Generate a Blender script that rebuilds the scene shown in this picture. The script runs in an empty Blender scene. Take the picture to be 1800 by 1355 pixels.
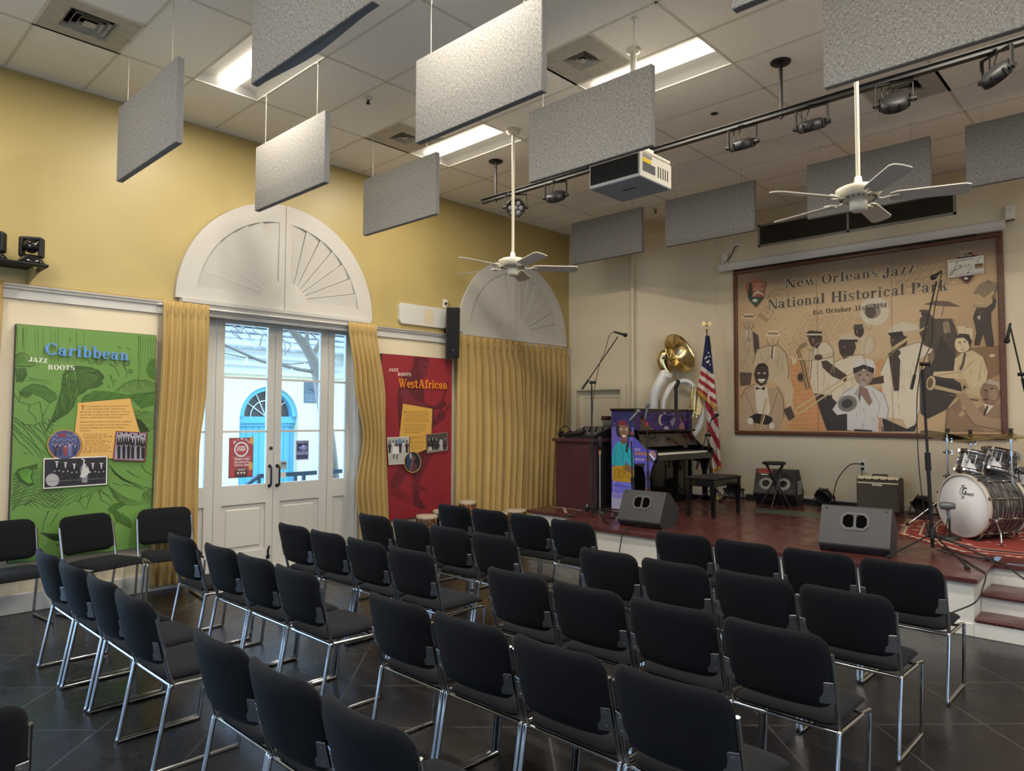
import bpy, bmesh, math, random
from mathutils import Vector, Matrix
random.seed(7)
PI = math.pi
scene = bpy.context.scene
COL = scene.collection

# ------------------------------------------------------------------ camera
CF, CYAW, CPITCH, CROLL = 1243.714, math.radians(-43.616), math.radians(2.589), math.radians(0.217)
CAM = Vector((7.34, 0.0, 1.70))
fwd = Vector((math.sin(CYAW)*math.cos(CPITCH), math.cos(CYAW)*math.cos(CPITCH), math.sin(CPITCH)))
rgt0 = Vector((math.cos(CYAW), -math.sin(CYAW), 0)); up0 = rgt0.cross(fwd)
rgt = rgt0*math.cos(CROLL) + up0*math.sin(CROLL); upv = -rgt0*math.sin(CROLL) + up0*math.cos(CROLL)
cam_data = bpy.data.cameras.new('camera'); cam = bpy.data.objects.new('camera', cam_data); COL.objects.link(cam)
cam.matrix_world = Matrix(((rgt.x, upv.x, -fwd.x, CAM.x), (rgt.y, upv.y, -fwd.y, CAM.y), (rgt.z, upv.z, -fwd.z, CAM.z), (0, 0, 0, 1)))
cam_data.sensor_width = 36.0; cam_data.lens = 36.0*CF/1800.0
cam_data.clip_start = 0.05; cam_data.clip_end = 200
scene.camera = cam

# ------------------------------------------------------------------ world, exposure
world = bpy.data.worlds.new('overcast_sky'); scene.world = world; world.use_nodes = True
wn = world.node_tree.nodes; wl = world.node_tree.links
bgn = wn['Background']; bgn.inputs['Color'].default_value = (0.38, 0.64, 1.0, 1); bgn.inputs['Strength'].default_value = 6.6
vs = scene.view_settings
vs.view_transform = 'Standard'; vs.look = 'None'; vs.gamma = 1.0; vs.use_curve_mapping = False; vs.exposure = 0.36
LAMP_POWER = 46.0         # watts of each ceiling troffer
LAMP_COLOR = (1.0, 0.90, 0.76)

# ------------------------------------------------------------------ helpers
def ray(px, py): return fwd + rgt*((px-900)/CF) - upv*((py-677.5)/CF)
def at(px, py, ax, v):
    """the point on the plane axis=v that the photograph shows at a pixel"""
    d = ray(px, py); i = 'xyz'.index(ax)
    return CAM + d*((v-CAM[i])/d[i])

class MB:
    def __init__(s): s.v = []; s.f = []; s.m = []; s.sm = []; s.c = {}
    def mark(s): return len(s.v)
    def add(s, vs_, fs_, mat=0, smooth=False):
        o = len(s.v); s.v += [Vector(p) for p in vs_]
        for f in fs_: s.f.append([o+i for i in f]); s.m.append(mat); s.sm.append(smooth)
        return s
    def xf(s, mark, M):
        for i in range(mark, len(s.v)): s.v[i] = M @ s.v[i]
        return s
    def box(s, a, b, mat=0):
        x0, y0, z0 = a; x1, y1, z1 = b
        if x0 > x1: x0, x1 = x1, x0
        if y0 > y1: y0, y1 = y1, y0
        if z0 > z1: z0, z1 = z1, z0
        return s.add([(x0,y0,z0),(x1,y0,z0),(x1,y1,z0),(x0,y1,z0),(x0,y0,z1),(x1,y0,z1),(x1,y1,z1),(x0,y1,z1)],
                     [(0,3,2,1),(4,5,6,7),(0,1,5,4),(1,2,6,5),(2,3,7,6),(3,0,4,7)], mat)
    def rbox(s, a, b, r=0.01, seg=2, mat=0):
        bm = bmesh.new(); bmesh.ops.create_cube(bm, size=1)
        c = [(a[i]+b[i])/2 for i in range(3)]; d = [abs(b[i]-a[i]) for i in range(3)]
        for v in bm.verts: v.co = Vector((c[0]+v.co.x*d[0], c[1]+v.co.y*d[1], c[2]+v.co.z*d[2]))
        r = min(r, min(d)*0.49)
        bmesh.ops.bevel(bm, geom=bm.edges[:], offset=r, segments=seg, profile=0.5, affect='EDGES')
        return s.from_bm(bm, mat)
    def from_bm(s, bm, mat=0, smooth=False):
        bm.verts.index_update()
        s.add([v.co.copy() for v in bm.verts], [[v.index for v in f.verts] for f in bm.faces], mat, smooth); bm.free(); return s
    def cyl(s, p0, p1, r0, r1=None, n=14, mat=0, smooth=True, cap=True):
        p0 = Vector(p0); p1 = Vector(p1); r1 = r0 if r1 is None else r1
        d = (p1-p0).normalized(); a = d.orthogonal().normalized(); b = d.cross(a)
        vs_ = []
        for k in range(n):
            t = 2*PI*k/n; q = a*math.cos(t)+b*math.sin(t); vs_ += [p0+q*r0, p1+q*r1]
        s.add(vs_, [(2*k, 2*((k+1) % n), 2*((k+1) % n)+1, 2*k+1) for k in range(n)], mat, smooth)
        if cap:
            s.add([vs_[2*k] for k in range(n)], [list(range(n))[::-1]], mat)
            s.add([vs_[2*k+1] for k in range(n)], [list(range(n))], mat)
        return s
    def tube(s, pts, r, n=10, mat=0, closed=False, cap=True, rx=None):
        P = [Vector(p) for p in pts]; N = len(P); rr = r if isinstance(r, (list, tuple)) else [r]*N
        T = []
        for i in range(N):
            a = P[(i-1) % N] if (closed or i > 0) else P[i]; b = P[(i+1) % N] if (closed or i < N-1) else P[i]
            T.append((b-a).normalized())
        u = T[0].orthogonal().normalized(); vs_ = []
        for i in range(N):
            u = (u - T[i]*u.dot(T[i]))
            u = u.normalized() if u.length > 1e-6 else T[i].orthogonal().normalized()
            w = T[i].cross(u)
            for k in range(n):
                t = 2*PI*k/n; vs_.append(P[i]+(u*math.cos(t)+w*math.sin(t))*rr[i])
        fs_ = []
        for i in range(N if closed else N-1):
            j = (i+1) % N
            for k in range(n): fs_.append((i*n+k, i*n+(k+1) % n, j*n+(k+1) % n, j*n+k))
        s.add(vs_, fs_, mat, True)
        if cap and not closed:
            s.add(vs_[:n], [list(range(n))[::-1]], mat); s.add(vs_[-n:], [list(range(n))], mat)
        return s
    def lathe(s, prof, c=(0,0,0), axis=(0,0,1), n=24, mat=0, smooth=True):
        """prof: list of (radius, height along axis)"""
        c = Vector(c); d = Vector(axis).normalized(); a = d.orthogonal().normalized(); b = d.cross(a); vs_ = []
        for r, h in prof:
            for k in range(n):
                t = 2*PI*k/n; vs_.append(c+d*h+(a*math.cos(t)+b*math.sin(t))*max(r, 1e-5))
        fs_ = [(i*n+k, i*n+(k+1) % n, (i+1)*n+(k+1) % n, (i+1)*n+k) for i in range(len(prof)-1) for k in range(n)]
        return s.add(vs_, fs_, mat, smooth)
    def ball(s, c, r, n=14, m=8, mat=0):
        rr = r if isinstance(r, (list, tuple)) else (r, r, r); k = s.mark()
        s.lathe([(math.sin(PI*i/m), -math.cos(PI*i/m)) for i in range(m+1)], n=n, mat=mat)
        return s.xf(k, Matrix.Translation(Vector(c)) @ Matrix.Diagonal((*rr, 1)))
    def prism(s, poly, h0, h1, M=None, mat=0, smooth=False):
        """polygon in local xy extruded h0..h1 along local z, mapped by M"""
        M = M or Matrix(); n = len(poly)
        ar = sum(poly[i][0]*poly[(i+1) % n][1]-poly[(i+1) % n][0]*poly[i][1] for i in range(n))
        if ar < 0: poly = poly[::-1]
        s.add([M @ Vector((x, y, h)) for h in (h0, h1) for x, y in poly],
              [list(range(n))[::-1], list(range(n, 2*n))], mat)
        s.add([M @ Vector((x, y, h)) for h in (h0, h1) for x, y in poly],
              [(i, (i+1) % n, n+(i+1) % n, n+i) for i in range(n)], mat, smooth)
        return s
    def grid(s, fn, nu, nv, mat=0, smooth=True, flip=False):
        vs_ = [fn(i/nu, j/nv) for i in range(nu+1) for j in range(nv+1)]; w = nv+1
        fs_ = [(i*w+j, (i+1)*w+j, (i+1)*w+j+1, i*w+j+1) for i in range(nu) for j in range(nv)]
        if flip: fs_ = [f[::-1] for f in fs_]
        return s.add(vs_, fs_, mat, smooth)
    def mesh(s, name, mats):
        me = bpy.data.meshes.new(name); me.from_pydata([tuple(p) for p in s.v], [], s.f)
        for m in (mats if isinstance(mats, (list, tuple)) else [mats]): me.materials.append(m)
        me.polygons.foreach_set('material_index', s.m); me.polygons.foreach_set('use_smooth', s.sm)
        me.validate(clean_customdata=False); me.update(); return me
    def build(s, name, mats, parent=None, loc=None, rotz=0.0, kind=None, label=None):
        o = bpy.data.objects.new(name, s.mesh(name, mats)); COL.objects.link(o)
        if parent is not None: o.parent = parent
        if loc is not None: o.location = loc
        if rotz: o.rotation_euler = (0, 0, rotz)
        if kind: o['kind'] = kind
        if label: o['label'] = label
        return o

def tag(o, label, cat, group=None):
    o['label'] = label; o['category'] = cat
    if group: o['group'] = group
    return o
def thing(name, label, cat, loc=(0,0,0), rotz=0.0, group=None):
    o = bpy.data.objects.new(name, None); COL.objects.link(o); o.empty_display_size = 0.1
    o.location = loc; o.rotation_euler = (0, 0, rotz)
    return tag(o, label, cat, group)
def wpart(mb, name, mats, root, label=None):
    """link a mesh modelled in world coordinates as a part of an unrotated root"""
    d = Vector(root.location)
    p = root.parent
    while p is not None: d += Vector(p.location); p = p.parent
    mb.v = [q-d for q in mb.v]
    return mb.build(name, mats, root, label=label)
def solo(mb, name, mats, label, cat, group=None, base=None):
    """a thing that is one mesh modelled in world coordinates; its origin moves to its base"""
    if base is None:
        xs = [p.x for p in mb.v]; ys = [p.y for p in mb.v]; zs = [p.z for p in mb.v]
        base = Vector(((min(xs)+max(xs))/2, (min(ys)+max(ys))/2, min(zs)))
    base = Vector(base); mb.v = [q-base for q in mb.v]
    return tag(mb.build(name, mats, loc=base), label, cat, group)
def copy_tree(o, parent=None):
    c = o.copy(); COL.objects.link(c)
    if parent is not None: c.parent = parent; c.matrix_parent_inverse = Matrix()
    for ch in list(o.children): copy_tree(ch, c)
    return c
def struct(mb, name, mats):
    return mb.build(name, mats, kind='structure')
def fillet(pts, r, n=5, closed=False):
    P = [Vector(p) for p in pts]; out = []; N = len(P)
    for i in range(N):
        if not closed and i in (0, N-1): out.append(P[i]); continue
        a, b, c = P[(i-1) % N], P[i], P[(i+1) % N]
        d0 = (a-b); d1 = (c-b); k = min(r, d0.length*0.45, d1.length*0.45)
        s0 = b+d0.normalized()*k; s1 = b+d1.normalized()*k
        for j in range(n+1):
            t = j/n; out.append(s0*(1-t)**2+b*2*t*(1-t)+s1*t*t)
    return out
def frame(o, ex, ey):
    """matrix with origin o, local x = ex, local y = ey, local z = normal"""
    ex = Vector(ex).normalized(); ez = ex.cross(Vector(ey)).normalized(); ey = ez.cross(ex)
    return Matrix(((ex.x, ey.x, ez.x, o[0]), (ex.y, ey.y, ez.y, o[1]), (ex.z, ey.z, ez.z, o[2]), (0, 0, 0, 1)))

# ------------------------------------------------------------------ materials
def mat(name, col=(0.8, 0.8, 0.8), rough=0.5, metal=0.0, bump=None, var=None, spec=None, coat=0.0, sheen=0.0, emis=None, estr=0.0):
    """bump=(scale, strength[, distance]); var=(scale, colour2, low, high)"""
    m = bpy.data.materials.new(name); m.use_nodes = True; nt = m.node_tree; b = nt.nodes['Principled BSDF']
    b.inputs['Base Color'].default_value = (*col, 1); b.inputs['Roughness'].default_value = rough; b.inputs['Metallic'].default_value = metal
    if spec is not None: b.inputs['Specular IOR Level'].default_value = spec
    if coat: b.inputs['Coat Weight'].default_value = coat; b.inputs['Coat Roughness'].default_value = 0.08
    if sheen: b.inputs['Sheen Weight'].default_value = sheen; b.inputs['Sheen Roughness'].default_value = 0.5
    if emis: b.inputs['Emission Color'].default_value = (*emis, 1); b.inputs['Emission Strength'].default_value = estr
    tc = None
    if bump or var: tc = nt.nodes.new('ShaderNodeTexCoord')
    if bump:
        n = nt.nodes.new('ShaderNodeTexNoise'); n.inputs['Scale'].default_value = bump[0]; n.inputs['Detail'].default_value = 4
        nt.links.new(tc.outputs['Object'], n.inputs['Vector'])
        bp = nt.nodes.new('ShaderNodeBump'); bp.inputs['Strength'].default_value = bump[1]; bp.inputs['Distance'].default_value = bump[2] if len(bump) > 2 else 0.01
        nt.links.new(n.outputs['Fac'], bp.inputs['Height']); nt.links.new(bp.outputs['Normal'], b.inputs['Normal'])
    if var:
        n = nt.nodes.new('ShaderNodeTexNoise'); n.inputs['Scale'].default_value = var[0]; n.inputs['Detail'].default_value = 5
        nt.links.new(tc.outputs['Object'], n.inputs['Vector'])
        r = nt.nodes.new('ShaderNodeValToRGB'); r.color_ramp.elements[0].position = var[2]; r.color_ramp.elements[1].position = var[3]
        r.color_ramp.elements[0].color = (*col, 1); r.color_ramp.elements[1].color = (*var[1], 1)
        nt.links.new(n.outputs['Fac'], r.inputs['Fac']); nt.links.new(r.outputs['Color'], b.inputs['Base Color'])
    return m
def lk(m): return m.node_tree.nodes, m.node_tree.links, m.node_tree.nodes['Principled BSDF']

M = {}
M['chrome'] = mat('chrome', (0.46, 0.47, 0.49), 0.14, 1.0)
M['black_fabric'] = mat('black_fabric', (0.0075, 0.008, 0.0098), 0.9, bump=(900, 0.25, 0.002), sheen=0.03, spec=0.12)
M['white_paint'] = mat('white_paint', (0.60, 0.585, 0.545), 0.38)
M['black_metal'] = mat('black_metal', (0.008, 0.008, 0.009), 0.45, spec=0.4)
M['black_plastic'] = mat('black_plastic', (0.009, 0.009, 0.010), 0.5, spec=.35)
M['black_gloss'] = mat('black_gloss', (0.006, 0.006, 0.007), 0.08, coat=0.5)
M['cream_plastic'] = mat('cream_plastic', (0.72, 0.69, 0.60), 0.4)
M['grey_metal'] = mat('grey_metal', (0.33, 0.33, 0.33), 0.45, 0.6)
M['steel_plate'] = mat('steel_plate', (0.30, 0.31, 0.33), 0.32, 0.9)
M['brass'] = mat('brass', (0.80, 0.64, 0.34), 0.16, 1.0)
M['wood_frame'] = mat('wood_frame', (0.14, 0.050, 0.018), 0.35, var=(30, (0.08, 0.026, 0.010), 0.35, 0.7))
M['rubber'] = mat('rubber', (0.01, 0.01, 0.01), 0.7)
M['cable'] = mat('cable', (0.008, 0.008, 0.009), 0.5)
# ------------------------------------------------------------------ room shell
H = 4.726; D1 = 9.059; D2 = 9.865; CX1 = 1.248; CX2 = 2.19; XR = 11.6; YB = -4.6
STG = 0.45
M['yellow_wall'] = mat('yellow_wall_paint', (0.415, 0.325, 0.125), 0.42, bump=(60, 0.06, 0.004), var=(1.3, (0.445, 0.35, 0.138), 0.35, 0.7))
M['cream_wall'] = mat('cream_wall_paint', (0.69, 0.60, 0.425), 0.5, bump=(60, 0.06, 0.004))
M['gold_edge'] = mat('gold_painted_edge', (0.36, 0.22, 0.04), 0.5)
# ceiling tile: fissured mineral fibre
m = mat('ceiling_tile', (0.90, 0.88, 0.83), 0.9); M['tile'] = m
n, l, b = lk(m)
tc = n.new('ShaderNodeTexCoord'); no = n.new('ShaderNodeTexNoise'); no.inputs['Scale'].default_value = 105; no.inputs['Detail'].default_value = 3
rp = n.new('ShaderNodeValToRGB'); rp.color_ramp.elements[0].position = 0.27; rp.color_ramp.elements[0].color = (0.38, 0.36, 0.33, 1)
rp.color_ramp.elements[1].position = 0.36; rp.color_ramp.elements[1].color = (0.90, 0.88, 0.83, 1)
l.new(tc.outputs['Object'], no.inputs['Vector']); l.new(no.outputs['Fac'], rp.inputs['Fac']); l.new(rp.outputs['Color'], b.inputs['Base Color'])
M['grid_bar'] = mat('ceiling_grid_bar', (0.66, 0.63, 0.57), 0.5)
# floor: black painted boards laid on the diagonal
m = mat('black_painted_floor', (0.012, 0.012, 0.013), 0.2, spec=0.55); M['floor'] = m
n, l, b = lk(m)
tc = n.new('ShaderNodeTexCoord'); mp = n.new('ShaderNodeMapping'); mp.inputs['Rotation'].default_value = (0, 0, math.radians(45)); mp.inputs['Scale'].default_value = (1/0.61,)*3
l.new(tc.outputs['Object'], mp.inputs['Vector'])
sx = n.new('ShaderNodeSeparateXYZ'); l.new(mp.outputs['Vector'], sx.inputs['Vector'])
def mth(op, a, bb=None):
    q = n.new('ShaderNodeMath'); q.operation = op
    for i, t in enumerate((a, bb)):
        if t is None: continue
        if isinstance(t, (int, float)): q.inputs[i].default_value = t
        else: l.new(t, q.inputs[i])
    return q.outputs[0]
def seam(s):
    return mth('ABSOLUTE', mth('SUBTRACT', mth('FRACT', s), 0.5))
e = mth('MAXIMUM', seam(sx.outputs['X']), seam(sx.outputs['Y']))
line = mth('GREATER_THAN', e, 0.4925)
nz = n.new('ShaderNodeTexNoise'); nz.inputs['Scale'].default_value = 2.2; nz.inputs['Detail'].default_value = 8; nz.inputs['Roughness'].default_value = 0.65
l.new(tc.outputs['Object'], nz.inputs['Vector'])
rr = n.new('ShaderNodeValToRGB'); rr.color_ramp.elements[0].position = 0.3; rr.color_ramp.elements[0].color = (0.22,)*3+(1,); rr.color_ramp.elements[1].position = 0.75; rr.color_ramp.elements[1].color = (0.40,)*3+(1,)
l.new(nz.outputs['Fac'], rr.inputs['Fac']); l.new(rr.outputs['Color'], b.inputs['Roughness'])
sc_ = n.new('ShaderNodeTexNoise'); sc_.inputs['Scale'].default_value = 9; sc_.inputs['Detail'].default_value = 10; sc_.inputs['Roughness'].default_value = 0.75
l.new(tc.outputs['Object'], sc_.inputs['Vector'])
cr = n.new('ShaderNodeValToRGB'); cr.color_ramp.elements[0].position = 0.60; cr.color_ramp.elements[0].color = (0.007, 0.007, 0.008, 1); cr.color_ramp.elements[1].position = 0.80; cr.color_ramp.elements[1].color = (0.035, 0.035, 0.037, 1)
l.new(sc_.outputs['Fac'], cr.inputs['Fac'])
mx = n.new('ShaderNodeMix'); mx.data_type = 'RGBA'; l.new(line, mx.inputs['Factor']); l.new(cr.outputs['Color'], mx.inputs['A']); mx.inputs['B'].default_value = (0.05, 0.05, 0.053, 1)
l.new(mx.outputs['Result'], b.inputs['Base Color'])
hh = mth('SUBTRACT', mth('MULTIPLY', nz.outputs['Fac'], 0.5), line)
bp_ = n.new('ShaderNodeBump'); bp_.inputs['Strength'].default_value = 0.40; bp_.inputs['Distance'].default_value = 0.008
l.new(hh, bp_.inputs['Height']); l.new(bp_.outputs['Normal'], b.inputs['Normal'])

mb = MB(); mb.add([(-0.35, YB, 0), (XR, YB, 0), (XR, D2+.1, 0), (-0.35, D2+.1, 0)], [(0, 1, 2, 3)]); struct(mb, 'floor', M['floor'])

# ceiling: 2 x 4 ft lay-in tiles with openings for the lights and the air vents
GX0, GY0, G = 0.97, 1.912, 0.6096
LIGHTS = [(-0, 1), (0, 5), (1*2, 1), (2, 5), (4, 1), (4, 5), (6, 1), (6, 5), (0, -3), (2, -3), (4, -3), (6, -3), (4, 9)]   # column (2 ft steps), row
LIGHTS = [(0, 1), (0, 5), (4, 1), (4, 5), (8, 1), (8, 5), (0, -3), (4, -3), (8, -3), (12, 1), (12, 5), (12, -3), (12, 9)]  # last entry is an added, unseen lamp that brightens the mural wall
VENTS = [(0, -1), (0, 4), (4, 4), (7, 8)]
holes = set()
for c, r_ in LIGHTS: holes |= {(c, r_), (c+1, r_)}
for c, r_ in VENTS: holes.add((c, r_))
mb = MB(); bar = MB()
cols = list(range(-2, 18)); rows = list(range(-11, 14))
def gx(c): return min(max(GX0+c*G, 0.0), XR)
def gy(r_): return min(max(GY0+r_*G, YB), D2)
for c in cols:
    for r_ in rows:
        if (c, r_) in holes: continue
        x0, x1, y0, y1 = gx(c), gx(c+1), gy(r_), gy(r_+1)
        if x1-x0 < 1e-4 or y1-y0 < 1e-4: continue
        mb.add([(x0, y0, H), (x0, y1, H), (x1, y1, H), (x1, y0, H)], [(0, 1, 2, 3)])
struct(mb, 'ceiling', M['tile'])
for r_ in rows:
    y = GY0+r_*G
    if YB < y < D2: bar.box((0, y-.011, H-.004), (XR, y+.011, H+.002))
for c in range(-2, 20, 2):
    x = GX0+c*G
    if 0 < x < XR: bar.box((x-.011, YB, H-.004), (x+.011, D2, H+.002))
for c, r_ in VENTS:
    for k in (c, c+1):
        x = GX0+k*G; bar.box((x-.011, gy(r_), H-.004), (x+.011, gy(r_+1), H+.002))
bar.box((0, YB, H-.012), (.022, D1, H)); bar.box((CX2, D2-.02, H-.012), (XR, D2, H))
struct(bar, 'trim_1', M['grid_bar'])

# walls
DOORS = [(3.945, 1.045), (7.745, 1.045), (0.105, 1.045)]         # centre, half width of the openings in the left wall
DH = 2.76; TRZ0, TRZ1 = 2.715, 2.835
def wall_x0(mb, z0, z1, mat_=0, x=0.0):
    ys = [YB]
    for c, h_ in sorted(DOORS): ys += [c-h_, c+h_]
    ys += [D1]
    for i in range(0, len(ys), 2):
        mb.add([(x, ys[i], z0), (x, ys[i+1], z0), (x, ys[i+1], z1), (x, ys[i], z1)], [(0, 1, 2, 3)], mat_)
mb = MB(); wall_x0(mb, 0, DH, 1)
mb.add([(0, YB, DH), (0, D1, DH), (0, D1, H+.1), (0, YB, H+.1)], [(0, 1, 2, 3)], 0)
for c, h_ in DOORS:                                               # reveals
    for y in (c-h_, c+h_): mb.box((-.32, y-.001, 0), (0, y+.001, DH), 2)
    mb.box((-.32, c-h_, DH-.001), (0, c+h_, DH), 2)
mb.add([(-.32, YB, -.2), (-.32, YB, H+.1), (0, YB, H+.1), (0, YB, -.2)], [(0, 1, 2, 3)], 0)
# outer skin so that daylight only enters through the doors
ys = [YB]
for c, h_ in sorted(DOORS): ys += [c-h_, c+h_]
ys += [D2+.3]
for i in range(0, len(ys), 2): mb.box((-.34, ys[i], -.2), (-.32, ys[i+1], DH), 0)
mb.box((-.34, YB, DH), (-.32, D2+.3, H+.1), 0)
struct(mb, 'wall_left', [M['yellow_wall'], M['cream_wall'], M['white_paint']])
RD = (0.167, 1.03, 2.135)                                          # recess of the corner door: x0, x1, top
mb = MB()
for (x0, x1, z0, z1) in ((0, RD[0], 0, H+.1), (RD[0], RD[1], RD[2], H+.1), (RD[1], CX1, 0, H+.1)):
    mb.add([(x0, D1, z0), (x1, D1, z0), (x1, D1, z1), (x0, D1, z1)], [(0, 1, 2, 3)])
for x in (RD[0], RD[1]): mb.box((x-.001, D1, 0), (x+.001, D1+.12, RD[2]))
mb.box((RD[0], D1, RD[2]-.001), (RD[1], D1+.12, RD[2]+.001))
struct(mb, 'wall_back_left', M['cream_wall'])
mb = MB(); mb.box((RD[0]-.06, D1+.1, 0), (RD[1]+.06, D1+.16, RD[2]+.06)); mb.box((RD[0], D1+.085, .5), (RD[0]+.11, D1+.1, RD[2])); mb.box((RD[1]-.1, D1+.085, .5), (RD[1], D1+.1, RD[2])); mb.box((RD[0]+.11, D1+.085, RD[2]-.11), (RD[1]-.1, D1+.1, RD[2]))
struct(mb, 'door_4', M['cream_wall'])
mb = MB()
for a, b_ in (((RD[0]-.1, D1-.03, .45), (RD[0], D1, RD[2]+.1)), ((RD[1], D1-.03, .45), (RD[1]+.1, D1, RD[2]+.1)), ((RD[0], D1-.03, RD[2]), (RD[1], D1, RD[2]+.1))): mb.rbox(a, b_, .008, 1)
struct(mb, 'trim_2', M['cream_wall'])
mb = MB(); mb.add([(CX1, D1, 0), (CX2, D2, 0), (CX2, D2, H+.1), (CX1, D1, H+.1)], [(0, 1, 2, 3)]); struct(mb, 'wall_back_corner', M['cream_wall'])
mb = MB(); mb.add([(CX2, D2, 0), (XR, D2, 0), (XR, D2, H+.1), (CX2, D2, H+.1)], [(0, 1, 2, 3)]); struct(mb, 'wall_back', M['cream_wall'])
def wall_holes(name, to3, u0, u1, holes_, m_):
    """wall with tall window openings: holes_ = [(u0, u1, z0, z1)]"""
    mb = MB(); us = [u0]
    for h_ in holes_: us += [h_[0], h_[1]]
    us += [u1]
    q = lambda a_, b_, c_, d_: mb.add([to3(a_, c_), to3(b_, c_), to3(b_, d_), to3(a_, d_)], [(0, 1, 2, 3)])
    for i in range(0, len(us), 2): q(us[i], us[i+1], 0, H+.1)
    for h_ in holes_: q(h_[0], h_[1], 0, h_[2]); q(h_[0], h_[1], h_[3], H+.1)
    struct(mb, name, m_)
FILL_WIN_R = [(-2.2, -.8, .25, 3.1), (1.6, 3.0, .25, 3.1)]; WIN_F = [(1.4, 3.0, .2, 3.2), (5.8, 7.0, .2, 3.2)]  # right-wall windows added unseen for fill; front ones inferred from the blue-lit riser
wall_holes('wall_right', lambda u, z: (XR, u, z), YB, D2, FILL_WIN_R, M['cream_wall'])
wall_holes('wall_front', lambda u, z: (u, YB, z), -.32, XR, WIN_F, M['cream_wall'])
for i, (w_, ax_) in enumerate([(w, 'x') for w in FILL_WIN_R]+[(w, 'y') for w in WIN_F], 1):
    mb = MB(); u0, u1, z0, z1 = w_
    for a_, b_, c_, d_ in ((u0, u0+.07, z0, z1), (u1-.07, u1, z0, z1), ((u0+u1)/2-.05, (u0+u1)/2+.05, z0, z1), (u0, u1, z0, z0+.08), (u0, u1, z1-.08, z1), (u0, u1, 1.6, 1.63), (u0, u1, 2.3, 2.33)):
        mb.box((XR, a_, c_), (XR+.06, b_, d_)) if ax_ == 'x' else mb.box((a_, YB-.06, c_), (b_, YB, d_))
    struct(mb, 'window_%d' % i, M['white_paint'])
# roof slab above the lay-in ceiling
mb = MB(); mb.box((-.5, YB-.2, H+.35), (XR+.2, D2+.4, H+.5))
for a, b_ in (((-.5, YB-.2, H+.1), (-.32, D2+.4, H+.35)), ((XR, YB-.2, H+.1), (XR+.2, D2+.4, H+.35)), ((-.5, D2, H+.1), (XR, D2+.4, H+.35)), ((-.5, YB-.2, H+.1), (XR, YB, H+.35))): mb.box(a, b_)
struct(mb, 'ceiling_slab', M['cream_wall'])
# round pipe in the inner corner
mb = MB(); mb.tube([(CX1+.03, D1-.045, .45), (CX1+.03, D1-.045, H)], .028, 10); mb.tube([(CX1+.03, D1-.045, 2.70), (CX1+.03, D1-.045, 2.76)], .034, 10); struct(mb, 'trim_3', M['cream_wall'])

# cornice rail, baseboards
def rail(mb, y0, y1):
    prof = [(0, TRZ0), (.022, TRZ0), (.028, TRZ0+.07), (.03, TRZ0+.075), (.045, TRZ0+.082), (.05, TRZ0+.1), (.062, TRZ0+.108), (.066, TRZ0+.122), (0, TRZ0+.122)]
    n = len(prof)
    mb.add([(x, y, z) for y in (y0, y1) for x, z in prof], [(i, i+1, n+i+1, n+i) for i in range(n-1)]+[list(range(n)), list(range(n, 2*n))[::-1]])
mb = MB()
for y0, y1 in ((1.20, 2.80), (5.04, 6.60), (YB, -1.0), (8.88, D1)): rail(mb, y0, y1)
struct(mb, 'trim_4', M['white_paint'])
mb = MB()
for y0, y1 in ((1.20, 2.80), (5.04, 6.60), (YB, -1.0)): mb.box((0, y0, TRZ1), (.012, y1, TRZ1+.02))
struct(mb, 'trim_5', M['gold_edge'])
mb = MB()
for y0, y1 in ((1.16, 2.89), (4.99, 6.69), (YB, -.95)): mb.rbox((0, y0, 0), (.022, y1, .17), .006, 1)
struct(mb, 'baseboard_left', M['white_paint'])
mb = MB(); mb.rbox((CX2, D2-.025, STG), (XR, D2, .632), .006, 1)
k = mb.mark(); mb.rbox((0, -.025, STG), (math.hypot(CX2-CX1, D2-D1), 0, .632), .006, 1)
mb.xf(k, Matrix.Translation((CX1, D1, 0)) @ Matrix.Rotation(math.atan2(D2-D1, CX2-CX1), 4, 'Z')); struct(mb, 'baseboard_back', M['white_paint'])

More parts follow.
